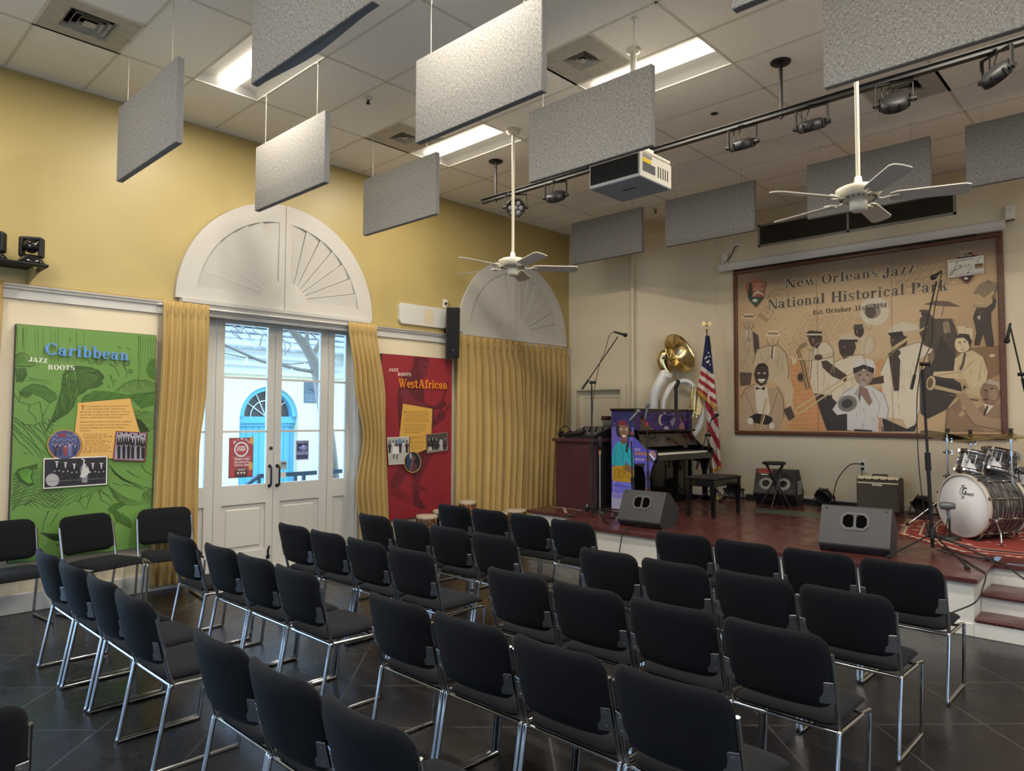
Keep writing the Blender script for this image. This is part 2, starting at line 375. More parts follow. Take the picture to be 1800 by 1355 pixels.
# header cornice over each door and the half-round shutter above it
for i, (c, h_) in enumerate(DOORS):
    mb = MB(); y0, y1 = c-1.13, c+1.13
    prof = [(0, 2.735), (.03, 2.735), (.035, 2.77), (.05, 2.775), (.055, 2.80), (.075, 2.81), (.085, 2.84), (.10, 2.85), (.105, 2.885), (0, 2.885)]
    n_ = len(prof)
    mb.add([(x, y, z) for y in (y0, y1) for x, z in prof], [(q, q+1, n_+q+1, n_+q) for q in range(n_-1)]+[list(range(n_)), list(range(n_, 2*n_))[::-1]])
    struct(mb, 'trim_%d' % (6+i), M['white_paint'])
M['shutter_white'] = mat('shutter_white', (0.52, 0.50, 0.46), 0.42)
def arch_shutter(c, label):
    R = 1.18; z0 = 2.892; t = thing('arched_shutter', label, 'shutter', (0.012, c, z0), 0, 'half-round shutters above the doors')
    F = Matrix(((0, 0, 1, 0), (1, 0, 0, 0), (0, 1, 0, 0), (0, 0, 0, 1)))          # local (y, z, x)
    for sgn in (-1, 1):
        def arc(r, a0, a1, n): return [(sgn*r*math.cos(a0+(a1-a0)*i/n), r*math.sin(a0+(a1-a0)*i/n)) for i in range(n+1)]
        mb = MB(); g = .004; Ri = R-.2; rh = .32; st = .075; zb = .12
        a_hi = math.acos(g/R)
        # raised border: outer ring, bottom rail, centre stile, hub
        outer = arc(R, 0, math.acos((st)/R), 26); inner = arc(Ri, math.asin(zb/Ri), math.acos(st/Ri), 26)
        for q in range(26): mb.prism([outer[q], outer[q+1], inner[q+1], inner[q]], 0, .045, F)
        mb.prism([(sgn*g, 0), (sgn*R, 0), inner[0], (sgn*math.sqrt(rh*rh-zb*zb), zb), (sgn*g, zb)], 0, .045, F)
        mb.prism([(sgn*g, zb), (sgn*st, zb), (sgn*st, math.sqrt(R*R-st*st)), (sgn*g, math.sqrt(R*R-g*g))], 0, .045, F)
        hub = arc(rh, math.asin(zb/rh), math.acos(st/rh), 12)
        mb.prism([(sgn*st, zb)]+hub, 0, .045, F)
        fr = mb.build('shutter_frame', M['shutter_white'], t)
        pb = MB(); a0 = math.asin(zb/Ri); a1 = math.acos(st/Ri); N = 7
        for q in range(N):
            b0 = a0+(a1-a0)*(q)/N; b1 = a0+(a1-a0)*(q+1)/N
            b0i = math.asin(zb/rh)+(math.acos(st/rh)-math.asin(zb/rh))*q/N; b1i = math.asin(zb/rh)+(math.acos(st/rh)-math.asin(zb/rh))*(q+1)/N
            e_ = .004
            poly = [(sgn*rh*math.cos(b0i+e_*2), rh*math.sin(b0i+e_*2))]+arc(Ri, b0+e_, b1-e_, 6)+[(sgn*rh*math.cos(b1i-e_*2), rh*math.sin(b1i-e_*2))]
            mk = pb.mark(); pb.prism(poly, .004, .03, F)
            mid = (b0+b1)/2                                         # slat canted about its radius
            for w in range(mk, len(pb.v)):
                p = pb.v[w]; ang = math.atan2(p.z, abs(p.y)); rad = math.hypot(p.z, p.y)
                if p.x > .01: p.x += (ang-mid)*rad*0.11
        pb.box((.0, sgn*g, 0.01), (.004, sgn*1.0, .55)) if False else None
        pb.build('shutter_slats', M['shutter_white'], t)
        kb = MB(); kb.prism([(sgn*g, .01)]+arc(R-.01, 0.01, math.acos(.01/R), 24), 0, .003, F); kb.build('shutter_backing', M['shutter_white'], t)
    return t
arch_shutter(DOORS[0][0], 'half-round white fan shutter above the glazed double door')
arch_shutter(DOORS[1][0], 'half-round white fan shutter above the closed gold curtains')
# ------------------------------------------------------------------ chairs
def pad(mb, W, Hh, T, r, fn, nu=18, nv=10, mat_=0):
    """soft rounded-rectangle cushion; fn(a, b, d) maps local width, height and depth to space"""
    def ps(sign):
        def g(u, v):
            a = math.sin(PI/2*(2*u-1)); b = math.sin(PI/2*(2*v-1)); x = W*a
            c = max(0.0, abs(x)-(W-r)); zh = Hh-r+math.sqrt(max(r*r-c*c, 0))
            d = T/2*math.sqrt(max(0, (1-abs(a)**8)*(1-abs(b)**6)))
            return fn(x, zh*b, sign*d)
        return g
    mb.grid(ps(1), nu, nv, mat_, True, flip=True); mb.grid(ps(-1), nu, nv, mat_, True)
def make_chair():
    t = thing('stacking_chair', 'x', 'chair', (0, 0, 0), 0, 'black stacking chairs set out in rows')
    mb = MB(); pad(mb, .236, .168, .060, .072, lambda x, z, d: Vector((x, d-.006-.235*z+.75*x*x, .655+z*.97)))
    mb.build('backrest', M['black_fabric'], t)
    mb = MB(); pad(mb, .228, .215, .055, .06, lambda x, y, d: Vector((x, .29+y, .428+d+(.012*(y/.215)-.03*(y/.215)**4 if y > 0 else 0))))
    mb.build('seat', M['black_fabric'], t)
    for s in (-1, 1):
        x = s*.2405
        mb = MB(); mb.tube(fillet([(x*.95, .37, .392), (x, .44, .392), (x, .475, .385), (x, .435, .011), (x, .425, .011), (x, .012, .011), (x, .02, .03), (x, .088, .40), (x, .108, .398), (x, .37, .392)], .03, 4), .0105, 8)
        mb.build('sled_frame', M['chrome'], t)
        x = s*.239
        mb = MB(); mb.tube(fillet([(x, .107, .385), (x, .088, .43), (x, .036, .655), (x, .018, .735)], .03, 4), .011, 8)
        mb.build('back_post', M['chrome'], t)
        mb = MB(); k = mb.mark(); mb.rbox((-.03, -.002, -.047), (.03, .002, .047), .0015, 1)
        for sz in (-.027, .027): mb.cyl((0.006*s, -.005, sz), (0.006*s, 0, sz), .006, n=8)
        mb.xf(k, Matrix.Translation((s*.214, .026, .572)) @ Matrix.Rotation(.23, 4, 'X') @ Matrix.Rotation(s*.30, 4, 'Z')); mb.build('bracket_plate', M['steel_plate'], t)
    for y, z, r in ((.10, .392, .0095), (.39, .386, .008)):
        mb = MB(); mb.tube([(-.2405, y, z), (.2405, y, z)], r, 8); mb.build('cross_rail', M['chrome'], t)
    return t
ORD = ['first', 'second', 'third', 'fourth']
ROWN = ['row nearest the camera', 'second row from the camera', 'third row from the camera', 'second row from the stage', 'front row by the stage']
ROWY = [1.285, 2.17, 3.015, 3.905, 4.885]
chair0 = make_chair(); first = True
def place_chair(x, y, rz, label, group=None):
    global first
    c = chair0 if first else copy_tree(chair0); first = False
    c.location = (x, y, 0); c.rotation_euler = (0, 0, rz); c['label'] = label
    if group: c['group'] = group
    return c
rj = random.Random(3)
LX = {0: (1.93, 2.47, 3.0, 3.51), 1: (1.87, 2.50, 3.01, 3.52), 2: (1.985, 2.495, 3.005, 3.515), 3: (1.96, 2.47, 2.98, 3.49), 4: (1.94, 2.45, 2.96, 3.47)}
for r_ in range(5):
    for i in range(4):
        y = ROWY[r_]-(.07 if r_ > 2 else 0)+(.02 if r_ == 0 else 0)
        place_chair(LX[r_][i], y+rj.uniform(-.01, .01), rj.uniform(-.004, .004), 'black stacking chair, %s from the left in the %s, left block' % (ORD[i], ROWN[r_]))
for r_ in range(5):
    for i in range(4):
        if r_ == 0 and i > 2: continue
        x = (4.50, 5.007, 5.514, 6.021)[i]
        place_chair(x+(-.01 if r_ == 0 else 0), ROWY[r_]+rj.uniform(-.008, .008), rj.uniform(-.002, .002), 'black stacking chair, %s from the left in the %s, right block' % (ORD[i], ROWN[r_]))
place_chair(4.66, .36, math.radians(80), 'black stacking chair turned away and cut off by the bottom left corner of the photo')
for x, y, rz, lb in ((.16, 1.38, -PI/2+.10, 'black stacking chair by the wall, nearest the left edge of the photo'), (.21, 1.98, -PI/2+.31, 'black stacking chair against the middle of the green poster board'), (.21, 2.655, -PI/2-.12, 'black stacking chair between the green poster board and the gold curtain')):
    place_chair(x, y, rz, lb, 'black chairs along the left wall')

# ------------------------------------------------------------------ hanging acoustic baffles
m = mat('grey_woven_fabric', (0.25, 0.245, 0.235), 0.95); M['baffle'] = m
n, l, b = lk(m)
tc = n.new('ShaderNodeTexCoord')
outs = []
for sc3 in ((45, 45, 300), (300, 300, 45)):
    mp = n.new('ShaderNodeMapping'); mp.inputs['Scale'].default_value = sc3; l.new(tc.outputs['Object'], mp.inputs['Vector'])
    q = n.new('ShaderNodeTexNoise'); q.inputs['Scale'].default_value = 1; q.inputs['Detail'].default_value = 2; l.new(mp.outputs['Vector'], q.inputs['Vector']); outs.append(q.outputs['Fac'])
ad = n.new('ShaderNodeMath'); ad.operation = 'ADD'; l.new(outs[0], ad.inputs[0]); l.new(outs[1], ad.inputs[1])
rp = n.new('ShaderNodeValToRGB'); rp.color_ramp.elements[0].position = 0.36; rp.color_ramp.elements[0].color = (0.06, 0.061, 0.063, 1); rp.color_ramp.elements[1].position = 0.62; rp.color_ramp.elements[1].color = (0.285, 0.278, 0.26, 1)
hv = n.new('ShaderNodeMath'); hv.operation = 'MULTIPLY'; hv.inputs[1].default_value = 0.5; l.new(ad.outputs[0], hv.inputs[0])
l.new(hv.outputs[0], rp.inputs['Fac']); l.new(rp.outputs['Color'], b.inputs['Base Color'])
bb_ = n.new('ShaderNodeBump'); bb_.inputs['Strength'].default_value = 0.4; bb_.inputs['Distance'].default_value = 0.003; l.new(hv.outputs[0], bb_.inputs['Height']); l.new(bb_.outputs['Normal'], b.inputs['Normal'])
M['baffle_edge'] = mat('grey_baffle_edge', (0.17, 0.17, 0.175), 0.9, bump=(300, .3, .002))
M['wire'] = mat('hanging_wire', (0.45, 0.43, 0.38), 0.5, 0.4)
M['hook_white'] = mat('hook_white', (0.7, 0.68, 0.62), 0.4)
def baffle(x0, y, z0, label, sag=0.0, tilt=0.0, len_=1.22, hgt=.612):
    t = thing('acoustic_baffle', label, 'acoustic panel', (x0+len_/2, y, z0), 0, 'grey fabric baffles hung from the ceiling')
    mb = MB(); nx = 16
    def zb(u): return sag*math.sin(PI*min(1, max(0, (u-.05)/.9)))**2*.0
    mb.rbox((-len_/2, 0, 0), (len_/2, .05, hgt), .004, 1)
    for i, f in enumerate(mb.f):
        c = sum((mb.v[q] for q in f), Vector())/len(f)
        if .004 < c.y < .046: mb.m[i] = 1
    if tilt:
        for p in mb.v: p.z += tilt*p.x
    if sag:                                                          # warped lower edge trim
        sb = MB(); sb.grid(lambda u, v: Vector((-len_/2+len_*u, .03*v+.012+.02*math.sin(PI*u)**2, -.002-.016*math.sin(PI*u)**2*v)), 14, 2); sb.build('edge_trim', M['baffle_edge'], t)
    mb.build('panel', [M['baffle'], M['baffle_edge']], t)
    for xx in (-.47, .44):
        w = MB(); w.cyl((xx, .025, hgt), (xx, .025, H-z0-.05), .0022, n=6); w.cyl((xx, .025, hgt-.002), (xx, .025, hgt+.02), .005, n=6); w.build('wire', M['wire'], t)
        w = MB(); w.tube([(xx, .025, H-z0-.055), (xx+.008, .025, H-z0-.04), (xx, .025, H-z0-.025), (xx, .025, H-z0-.008)], .004, 6); w.box((xx-.02, .012, H-z0-.012), (xx+.02, .038, H-z0-.006)); w.build('ceiling_clip', M['hook_white'], t)
    return t
for a in ((1.085, 1.885, 3.606, 'grey baffle hanging over the left side by the upper left air vent'),
          (3.385, 1.90, 3.664, 'large grey baffle with warped lower edge in front of the first ceiling light', .03),
          (5.80, 1.90, 3.664, 'grey baffle nearest the camera above the right block of chairs'),
          (.998, 3.11, 3.645, 'pale lit grey baffle hanging in front of the arched shutter'),
          (3.345, 3.165, 3.683, 'brightly lit grey baffle hanging at the top centre of the room'),
          (5.80, 3.15, 3.677, 'grey baffle of which only a lower corner shows at the top edge'),
          (.904, 4.39, 3.671, 'grey baffle hanging between the two arched shutters'),
          (3.345, 4.387, 3.695, 'grey baffle hanging just in front of the projector'),
          (5.787, 4.39, 3.723, 'big grey baffle at the upper right in front of the lighting bar'),
          (.859, 8.05, 3.943, 'grey baffle hanging over the inner corner with the pipe'),
          (2.461, 8.02, 3.938, 'grey baffle hanging left of the mural and its air grille'),
          (4.335, 7.93, 3.925, 'grey baffle hanging behind the right ceiling fan'),
          (5.85, 7.97, 3.952, 'grey baffle at the right edge of the photo above the mural')): baffle(*a)

# ------------------------------------------------------------------ recessed ceiling lights and air vents
M['reflector'] = mat('white_reflector', (0.60, 0.59, 0.56), 0.5)
M['diffuser'] = mat('lamp_diffuser', (0.9, 0.9, 0.9), 0.5, emis=LAMP_COLOR, estr=2.6)
def troffer(c, r_, label, proto=None):
    x0, y0 = GX0+c*G, GY0+r_*G; loc = (x0+G, y0+G/2, H)
    if proto is not None:
        t = copy_tree(proto); t.location = loc; t['label'] = label; return t
    t = thing('ceiling_light', label, 'ceiling light', loc, 0, 'recessed ceiling lights')
    L, W = G-.012, G/2-.012
    mb = MB()
    def q(u, v): # concave trough
        y = -W+2*W*v; return Vector((-L+2*L*u, y, .085*math.sqrt(max(0, 1-(abs(y)/W)**2.2))+.004))
    mb.grid(q, 1, 20, 0, True); 
    for s in (-1, 1):
        pts = [q(0 if s < 0 else 1, j/20) for j in range(21)]
        mb.add(pts, [list(range(21))])
    mb.build('reflector', M['reflector'], t)
    mb = MB(); mb.box((-L-.012, -W-.012, -.006), (L+.012, -W, .006)); mb.box((-L-.012, W, -.006), (L+.012, W+.012, .006)); mb.box((-L-.012, -W, -.006), (-L, W, .006)); mb.box((L, -W, -.006), (L+.012, W, .006)); mb.build('frame', M['hook_white'], t)
    mb = MB()
    mb.grid(lambda u, v: Vector((-L*.97+2*L*.97*u, -.085*math.cos(PI*v), .058-.045*math.sin(PI*v))), 1, 12, 0, True, flip=True)
    for s in (-1, 1): mb.add([(s*L*.97, -.085*math.cos(PI*j/12), .058-.045*math.sin(PI*j/12)) for j in range(13)], [list(range(13))])
    mb.build('diffuser', M['diffuser'], t)
    ld = bpy.data.lights.new('lamp', 'AREA'); ld.shape = 'RECTANGLE'; ld.size = 2*L*.96; ld.size_y = .16; ld.energy = LAMP_POWER; ld.color = LAMP_COLOR
    lo = bpy.data.objects.new('lamp', ld); COL.objects.link(lo); lo.parent = t; lo.location = (0, 0, .010)
    return t
lab = ['lit ceiling light behind the large warped baffle at upper left', 'lit ceiling light above the left ceiling fan', 'lit ceiling light above the aisle behind the central baffles', 'lit ceiling light beside the projector pole at upper right']
proto = troffer(*LIGHTS[0], lab[0])
for i, (c, r_) in enumerate(LIGHTS[1:], 1):
    troffer(c, r_, lab[i] if i < 4 else 'lit ceiling light out of view in column %d, %s' % (c//4+1, {1: 'level with the nearest lights', 5: 'level with the projector', -3: 'behind the camera', 9: 'added beside the stage for fill'}[r_]), proto)
M['vent_dark'] = mat('vent_dark', (0.02, 0.02, 0.02), 0.9)
M['vent_metal'] = mat('vent_metal', (0.46, 0.44, 0.39), 0.5, var=(14, (0.36, 0.34, 0.30), 0.4, 0.75))
def vent(c, r_, label, s=.17):
    t = thing('air_vent', label, 'air vent', (GX0+c*G+G/2, GY0+r_*G+G/2, H), 0, 'square ceiling air vents')
    mb = MB(); h_ = G/2-.011
    for a, b_ in (((-h_, -h_), (h_, -s)), ((-h_, s), (h_, h_)), ((-h_, -s), (-s, s)), ((s, -s), (h_, s))): mb.box((*a, -.003), (*b_, .003))
    mb.build('face_plate', M['vent_metal'], t)
    mb = MB(); mb.box((-s, -s, .10), (s, s, .104))
    for a, b_ in (((-s, -s), (s, -s+.003)), ((-s, s-.003), (s, s)), ((-s, -s), (-s+.003, s)), ((s-.003, -s), (s, s))): mb.box((*a, .004), (*b_, .1))
    mb.build('duct', M['vent_dark'], t)
    for k_ in range(4):
        r0 = s*(1-.25*k_); mb = MB(); w = s*.15
        if k_ < 3:
            for sx_, sy_ in ((1, 0), (-1, 0), (0, 1), (0, -1)):
                if sx_: mb.add([(sx_*r0, -r0, -.006), (sx_*r0, r0, -.006), (sx_*(r0-w), r0-w, .03), (sx_*(r0-w), -r0+w, .03)], [(0, 1, 2, 3)])
                else: mb.add([(-r0, sy_*r0, -.006), (r0, sy_*r0, -.006), (r0-w, sy_*(r0-w), .03), (-r0+w, sy_*(r0-w), .03)], [(0, 1, 2, 3)])
        else: mb.box((-r0, -r0, -.006), (r0, r0, 0))
        mb.build('louver', M['vent_metal'], t)
    return t
vent(*VENTS[0], 'square dusty air vent in the ceiling at upper left by the wall'); vent(*VENTS[1], 'square air vent in the ceiling beside the light over the left fan', .12); vent(*VENTS[2], 'square air vent in the ceiling left of the projector pole', .12); vent(*VENTS[3], 'square air vent in the ceiling behind the lighting bar at right', .14)
# ------------------------------------------------------------------ printed artwork: flat inked shapes, slab-serif and plain lettering
def lin(c):
    if isinstance(c, str): c = [int(c[i:i+2], 16) for i in (0, 2, 4)]
    return tuple((v/255/12.92 if v <= 10 else ((v/255+.055)/1.055)**2.4) for v in c)
def ink_mat(name, rough=0.45, coat=0.0, emis=False):
    m = mat(name, (1, 1, 1), rough, coat=coat); n, l, b = lk(m)
    a = n.new('ShaderNodeAttribute'); a.attribute_name = 'ink'; l.new(a.outputs['Color'], b.inputs['Base Color']); return m
M['print'] = ink_mat('satin_print', 0.5); M['print_gloss'] = ink_mat('gloss_print', 0.12, 0.3)
class Art:
    """flat inked polygons on a plane; to3(u, v) gives the point, nrm the outward normal"""
    def __init__(s, to3, nrm, step=0.0004): s.to3 = to3; s.nrm = Vector(nrm); s.step = step; s.v = []; s.f = []; s.c = []; s.lay = 0
    def poly(s, pts, col, lay=None):
        if lay is None: s.lay += 1; lay = s.lay
        P = [s.to3(*p)+s.nrm*(lay*s.step+(len(s.f) % 40)*5e-6) for p in pts]
        nn = Vector((0, 0, 0))
        for i in range(len(P)): nn += P[i].cross(P[(i+1) % len(P)])
        if nn.dot(s.nrm) < 0: P = P[::-1]
        o = len(s.v); s.v += P; s.f.append(list(range(o, o+len(P)))); c = lin(col); s.c.append([c]*len(P)); return s
    def shade(s, pts, cols, lay=None):
        if lay is None: s.lay += 1; lay = s.lay
        P = [s.to3(*p)+s.nrm*(lay*s.step) for p in pts]; cc = [lin(c) for c in cols]
        nn = Vector((0, 0, 0))
        for i in range(len(P)): nn += P[i].cross(P[(i+1) % len(P)])
        if nn.dot(s.nrm) < 0: P = P[::-1]; cc = cc[::-1]
        o = len(s.v); s.v += P; s.f.append(list(range(o, o+len(P)))); s.c.append(cc); return s
    def ell(s, cx, cy, rx, ry, col, rot=0, n=28, lay=None):
        r = math.radians(rot); return s.poly([(cx+rx*math.cos(t)*math.cos(r)-ry*math.sin(t)*math.sin(r), cy+rx*math.cos(t)*math.sin(r)+ry*math.sin(t)*math.cos(r)) for t in [2*PI*i/n for i in range(n)]], col, lay)
    def line(s, pts, w, col, lay=None, w1=None, closed=False):
        """ribbon along pts; w may taper to w1"""
        if closed: pts = list(pts)+[pts[0]]
        if lay is None: s.lay += 1; lay = s.lay
        N = len(pts); L = []; Rr = []
        for i in range(N):
            a = pts[max(i-1, 0)]; b = pts[min(i+1, N-1)]; dx, dy = b[0]-a[0], b[1]-a[1]; d = math.hypot(dx, dy) or 1
            ww = (w if w1 is None else w+(w1-w)*i/(N-1))/2
            L.append((pts[i][0]-dy/d*ww, pts[i][1]+dx/d*ww)); Rr.append((pts[i][0]+dy/d*ww, pts[i][1]-dx/d*ww))
        for i in range(N-1): s.poly([L[i], L[i+1], Rr[i+1], Rr[i]], col, lay)
        return s
    def ring(s, cx, cy, rx, ry, w, col, a0=0, a1=360, n=32, rot=0, lay=None):
        r = math.radians(rot); P = []
        for i in range(n+1):
            t = math.radians(a0+(a1-a0)*i/n); x, y = rx*math.cos(t), ry*math.sin(t); P.append((cx+x*math.cos(r)-y*math.sin(r), cy+x*math.sin(r)+y*math.cos(r)))
        return s.line(P, w, col, lay)
    def hatch(s, poly, ang, gap, w, col, wob=0.0, lay=None, seed=1):
        if lay is None: s.lay += 1; lay = s.lay
        r = random.Random(seed); ca, sa = math.cos(math.radians(ang)), math.sin(math.radians(ang))
        Q = [(x*ca+y*sa, -x*sa+y*ca) for x, y in poly]; y = min(q[1] for q in Q)+gap/2; ym = max(q[1] for q in Q)
        while y < ym:
            X = []
            for i in range(len(Q)):
                a, b = Q[i], Q[(i+1) % len(Q)]
                if (a[1] > y) != (b[1] > y): X.append(a[0]+(y-a[1])/(b[1]-a[1])*(b[0]-a[0]))
            X.sort()
            for i in range(0, len(X)-1, 2):
                x0, x1 = X[i], X[i+1]; n = max(2, int((x1-x0)/(gap*3))); pts = []
                for k in range(n+1):
                    xx = x0+(x1-x0)*k/n; yy = y+wob*math.sin(xx*.07+y*.11)+r.uniform(-.12, .12)*gap; pts.append((xx*ca-yy*sa, xx*sa+yy*ca))
                if x1-x0 > gap: s.line(pts, w, col, lay, w*.5)
            y += gap
        return s
    def mesh_from(s, P2, F, col, lay):
        c = lin(col)
        P = [s.to3(*p)+s.nrm*(lay*s.step) for p in P2]; o = len(s.v); s.v += P
        for f in F:
            a, b_, c3 = P[f[0]], P[f[1]], P[f[2]]
            if (b_-a).cross(c3-a).dot(s.nrm) < 0: f = f[::-1]
            s.f.append([o+i for i in f]); s.c.append([c]*len(f))
    def build(s, name, parent, material=None, label=None):
        d = Vector((0, 0, 0)); p = parent; rot = Matrix()
        if p is not None: bpy.context.view_layer.update(); inv = p.matrix_world.inverted()
        me = bpy.data.meshes.new(name); me.from_pydata([tuple(inv @ q) for q in s.v], [], s.f); me.materials.append(material or M['print'])
        ca = me.color_attributes.new('ink', 'FLOAT_COLOR', 'CORNER'); flat = []
        for cc in s.c:
            for c in cc: flat += [*c, 1.0]
        ca.data.foreach_set('color', flat); me.update()
        o = bpy.data.objects.new(name, me); COL.objects.link(o); o.parent = parent
        if label: o['label'] = label
        return o

# slab-serif glyphs on a unit cap height: rectangles, quads and ring arcs
S_, T_, E_, O_ = .19, .075, .065, .075
def gR(x0, y0, x1, y1): return [(x0, y0), (x1, y0), (x1, y1), (x0, y1)]
def gA(cx, cy, rx, ry, a0, a1, wx, wy, n=14):
    o = [(cx+rx*math.cos(math.radians(a0+(a1-a0)*i/n)), cy+ry*math.sin(math.radians(a0+(a1-a0)*i/n))) for i in range(n+1)]
    q = [(cx+(rx-wx)*math.cos(math.radians(a0+(a1-a0)*i/n)), cy+(ry-wy)*math.sin(math.radians(a0+(a1-a0)*i/n))) for i in range(n+1)]
    return [[o[i], o[i+1], q[i+1], q[i]] for i in range(n)]
def gV(x, y0, y1, w=S_, s='tb', l=O_, r=O_):
    P = [gR(x, y0, x+w, y1)]
    if 't' in s: P.append(gR(x-l, y1-E_, x+w+r, y1))
    if 'b' in s: P.append(gR(x-l, y0, x+w+r, y0+E_))
    return P
X_ = .68
def glyph(c):
    b = lambda x: gV(x, 0, 1.02, s='b')+[gR(x-O_, 1.02-E_, x, 1.02)]
    bowl = lambda cx: gA(cx, X_/2, .26, X_/2+.015, 0, 360, .165, T_, 26)
    if c == 'N': return gV(.09, 0, 1, .08)+gV(.70, 0, 1, .08)+[[(.05, 1), (.27, 1), (.78, 0), (.60, 0)]], .87
    if c == 'O': return gA(.43, .5, .41, .52, 0, 360, .2, .075, 30), .86
    if c == 'J': return gV(.34, .28, 1, s='t')+gA(.27, .26, .26, .28, 180, 360, .19, .08)+gA(.12, .25, .1, .1, 0, 360, .1, .1), .62
    if c == 'H': return gV(.09, 0, 1)+gV(.62, 0, 1)+[gR(.2, .47, .7, .55)], .90
    if c == 'P': return gV(.09, 0, 1)+[gR(.2, 1-E_, .45, 1), gR(.2, .44, .45, .44+E_)]+gA(.42, .72, .30, .28, -90, 90, .19, E_), .75
    if c == 'R': return gV(.09, 0, 1)+[gR(.2, 1-E_, .45, 1), gR(.2, .47, .45, .47+E_)]+gA(.42, .735, .30, .265, -90, 90, .19, E_)+[[(.36, .5), (.56, .5), (.80, 0), (.58, 0)], gR(.56, 0, .88, E_)], .88
    if c == 'E': return gV(.09, 0, 1)+[gR(.2, 1-E_, .70, 1), gR(.2, 0, .72, E_), gR(.2, .48, .52, .48+E_), gR(.63, .76, .70, 1), gR(.65, 0, .72, .26), gR(.47, .38, .53, .64)], .78
    if c == 'C': return gA(.44, .5, .42, .52, 40, 320, .2, .075, 24)+[gR(.70, .68, .78, 1.0), gR(.70, .0, .77, .2)], .84
    if c == 'A': return [[(.36, 1), (.50, 1), (.84, 0), (.62, 0)], [(.36, 1), (.43, 1), (.17, 0), (.09, 0)], gR(.2, .28, .66, .35), gR(.0, 0, .28, E_), gR(.54, 0, .92, E_)], .90
    if c == 'Z': return [gR(.07, 1-E_, .68, 1), gR(.05, 0, .70, E_), [(.46, .96), (.68, .96), (.27, .04), (.05, .04)], gR(.07, .74, .14, 1), gR(.63, 0, .70, .27)], .76
    if c == 'T': return gV(.30, 0, 1, s='b')+[gR(.03, 1-E_, .76, 1), gR(.03, .72, .09, 1), gR(.70, .72, .76, 1)], .79
    if c == 'S': return gA(.33, .735, .29, .285, 60, 270, .14, .075)+gA(.35, .27, .31, .29, -120, 90, .15, .075)+[[(.25, .56), (.40, .60), (.46, .42), (.28, .38)], gR(.55, .70, .61, 1.0), gR(.04, 0, .10, .32)], .70
    if c == 'W': return [[(.06, 1), (.26, 1), (.46, 0), (.36, 0)], [(.62, 1), (.66, .9), (.46, 0), (.38, 0)], [(.46, 1), (.66, 1), (.86, 0), (.76, 0)], [(1.10, 1), (1.16, 1), (.86, 0), (.79, 0)], gR(0, 1-E_, .34, 1), gR(.42, 1-E_, .74, 1), gR(1.0, 1-E_, 1.24, 1)], 1.24
    if c == 'a': return gV(.36, 0, .45, .16, s='b', l=0)+gA(.29, .44, .23, .25, 0, 160, .16, T_)+gA(.24, .2, .22, .21, 0, 360, .14, .06, 20)+gA(.12, .52, .085, .085, 0, 360, .085, .085, 8), .64
    if c == 'b': return gV(.09, 0, 1.02, .165, s='')+[gR(.01, 1.02-E_, .1, 1.02)]+bowl(.36), .66
    if c == 'c': return gA(.31, X_/2, .27, X_/2+.015, 50, 320, .165, T_, 20)+gA(.47, .52, .09, .09, 0, 360, .09, .09, 8), .60
    if c == 'd': return gV(.40, 0, 1.02, .165, s='b', l=0)+[gR(.3, 1.02-E_, .42, 1.02)]+bowl(.30), .68
    if c == 'e': return gA(.31, X_/2, .27, X_/2+.015, 0, 320, .165, T_, 22)+[gR(.1, .32, .55, .39)], .61
    if c == 'f': return gV(.14, 0, .78, .165, s='b')+gA(.37, .76, .23, .27, 40, 180, .165, T_)+gA(.47, .88, .085, .085, 0, 360, .085, .085, 8)+[gR(.03, X_-E_, .46, X_)], .47
    if c == 'h': return b(.09)+gV(.42, 0, .42, .165, s='b')+gA(.34, .42, .245, .27, 0, 130, .165, T_), .71
    if c == 'i': return gV(.10, 0, X_, .165, s='b')+[gR(.02, X_-E_, .12, X_)]+gA(.18, .87, .1, .1, 0, 360, .1, .1, 10), .38
    if c == 'k': return b(.09)+[[(.24, .28), (.33, .36), (.60, .66), (.50, .66)], [(.30, .42), (.46, .48), (.68, 0), (.48, 0)], gR(.42, X_-E_, .68, X_), gR(.44, 0, .74, E_)], .74
    if c == 'l': return b(.10), .38
    if c == 'n': return gV(.09, 0, X_, .165, s='b')+[gR(.0, X_-E_, .12, X_)]+gV(.42, 0, .42, .165, s='b')+gA(.34, .42, .245, .27, 0, 130, .165, T_), .71
    if c == 'o': return gA(.31, X_/2, .29, X_/2+.015, 0, 360, .165, T_, 26), .62
    if c == 'r': return gV(.09, 0, X_, .165, s='b')+[gR(.0, X_-E_, .12, X_)]+gA(.40, .46, .19, .22, 60, 180, .12, T_)+gA(.43, .58, .095, .095, 0, 360, .095, .095, 8), .55
    if c == 's': return gA(.25, .50, .21, .195, 50, 270, .12, T_)+gA(.26, .19, .22, .20, -130, 90, .12, T_)+[[(.16, .40), (.30, .44), (.36, .27), (.2, .24)], gR(.40, .46, .455, .68), gR(.04, 0, .095, .22)], .52
    if c == 't': return gV(.12, .16, .90, .165, s='')+gA(.32, .18, .20, .195, 180, 330, .165, T_)+[gR(.02, X_-E_, .44, X_)], .47
    if c == 'w': return [[(.04, X_), (.22, X_), (.38, 0), (.29, 0)], [(.44, X_), (.50, X_), (.37, 0), (.30, 0)], [(.38, X_), (.56, X_), (.71, 0), (.62, 0)], [(.82, X_), (.88, X_), (.70, 0), (.64, 0)], gR(0, X_-E_, .27, X_), gR(.34, X_-E_, .60, X_), gR(.75, X_-E_, .94, X_)], .94
    if c == 'z': return [gR(.04, X_-E_, .50, X_), gR(.03, 0, .52, E_), [(.30, X_-.03), (.50, X_-.03), (.23, .03), (.03, .03)], gR(.04, .46, .10, X_), gR(.46, 0, .52, .22)], .57
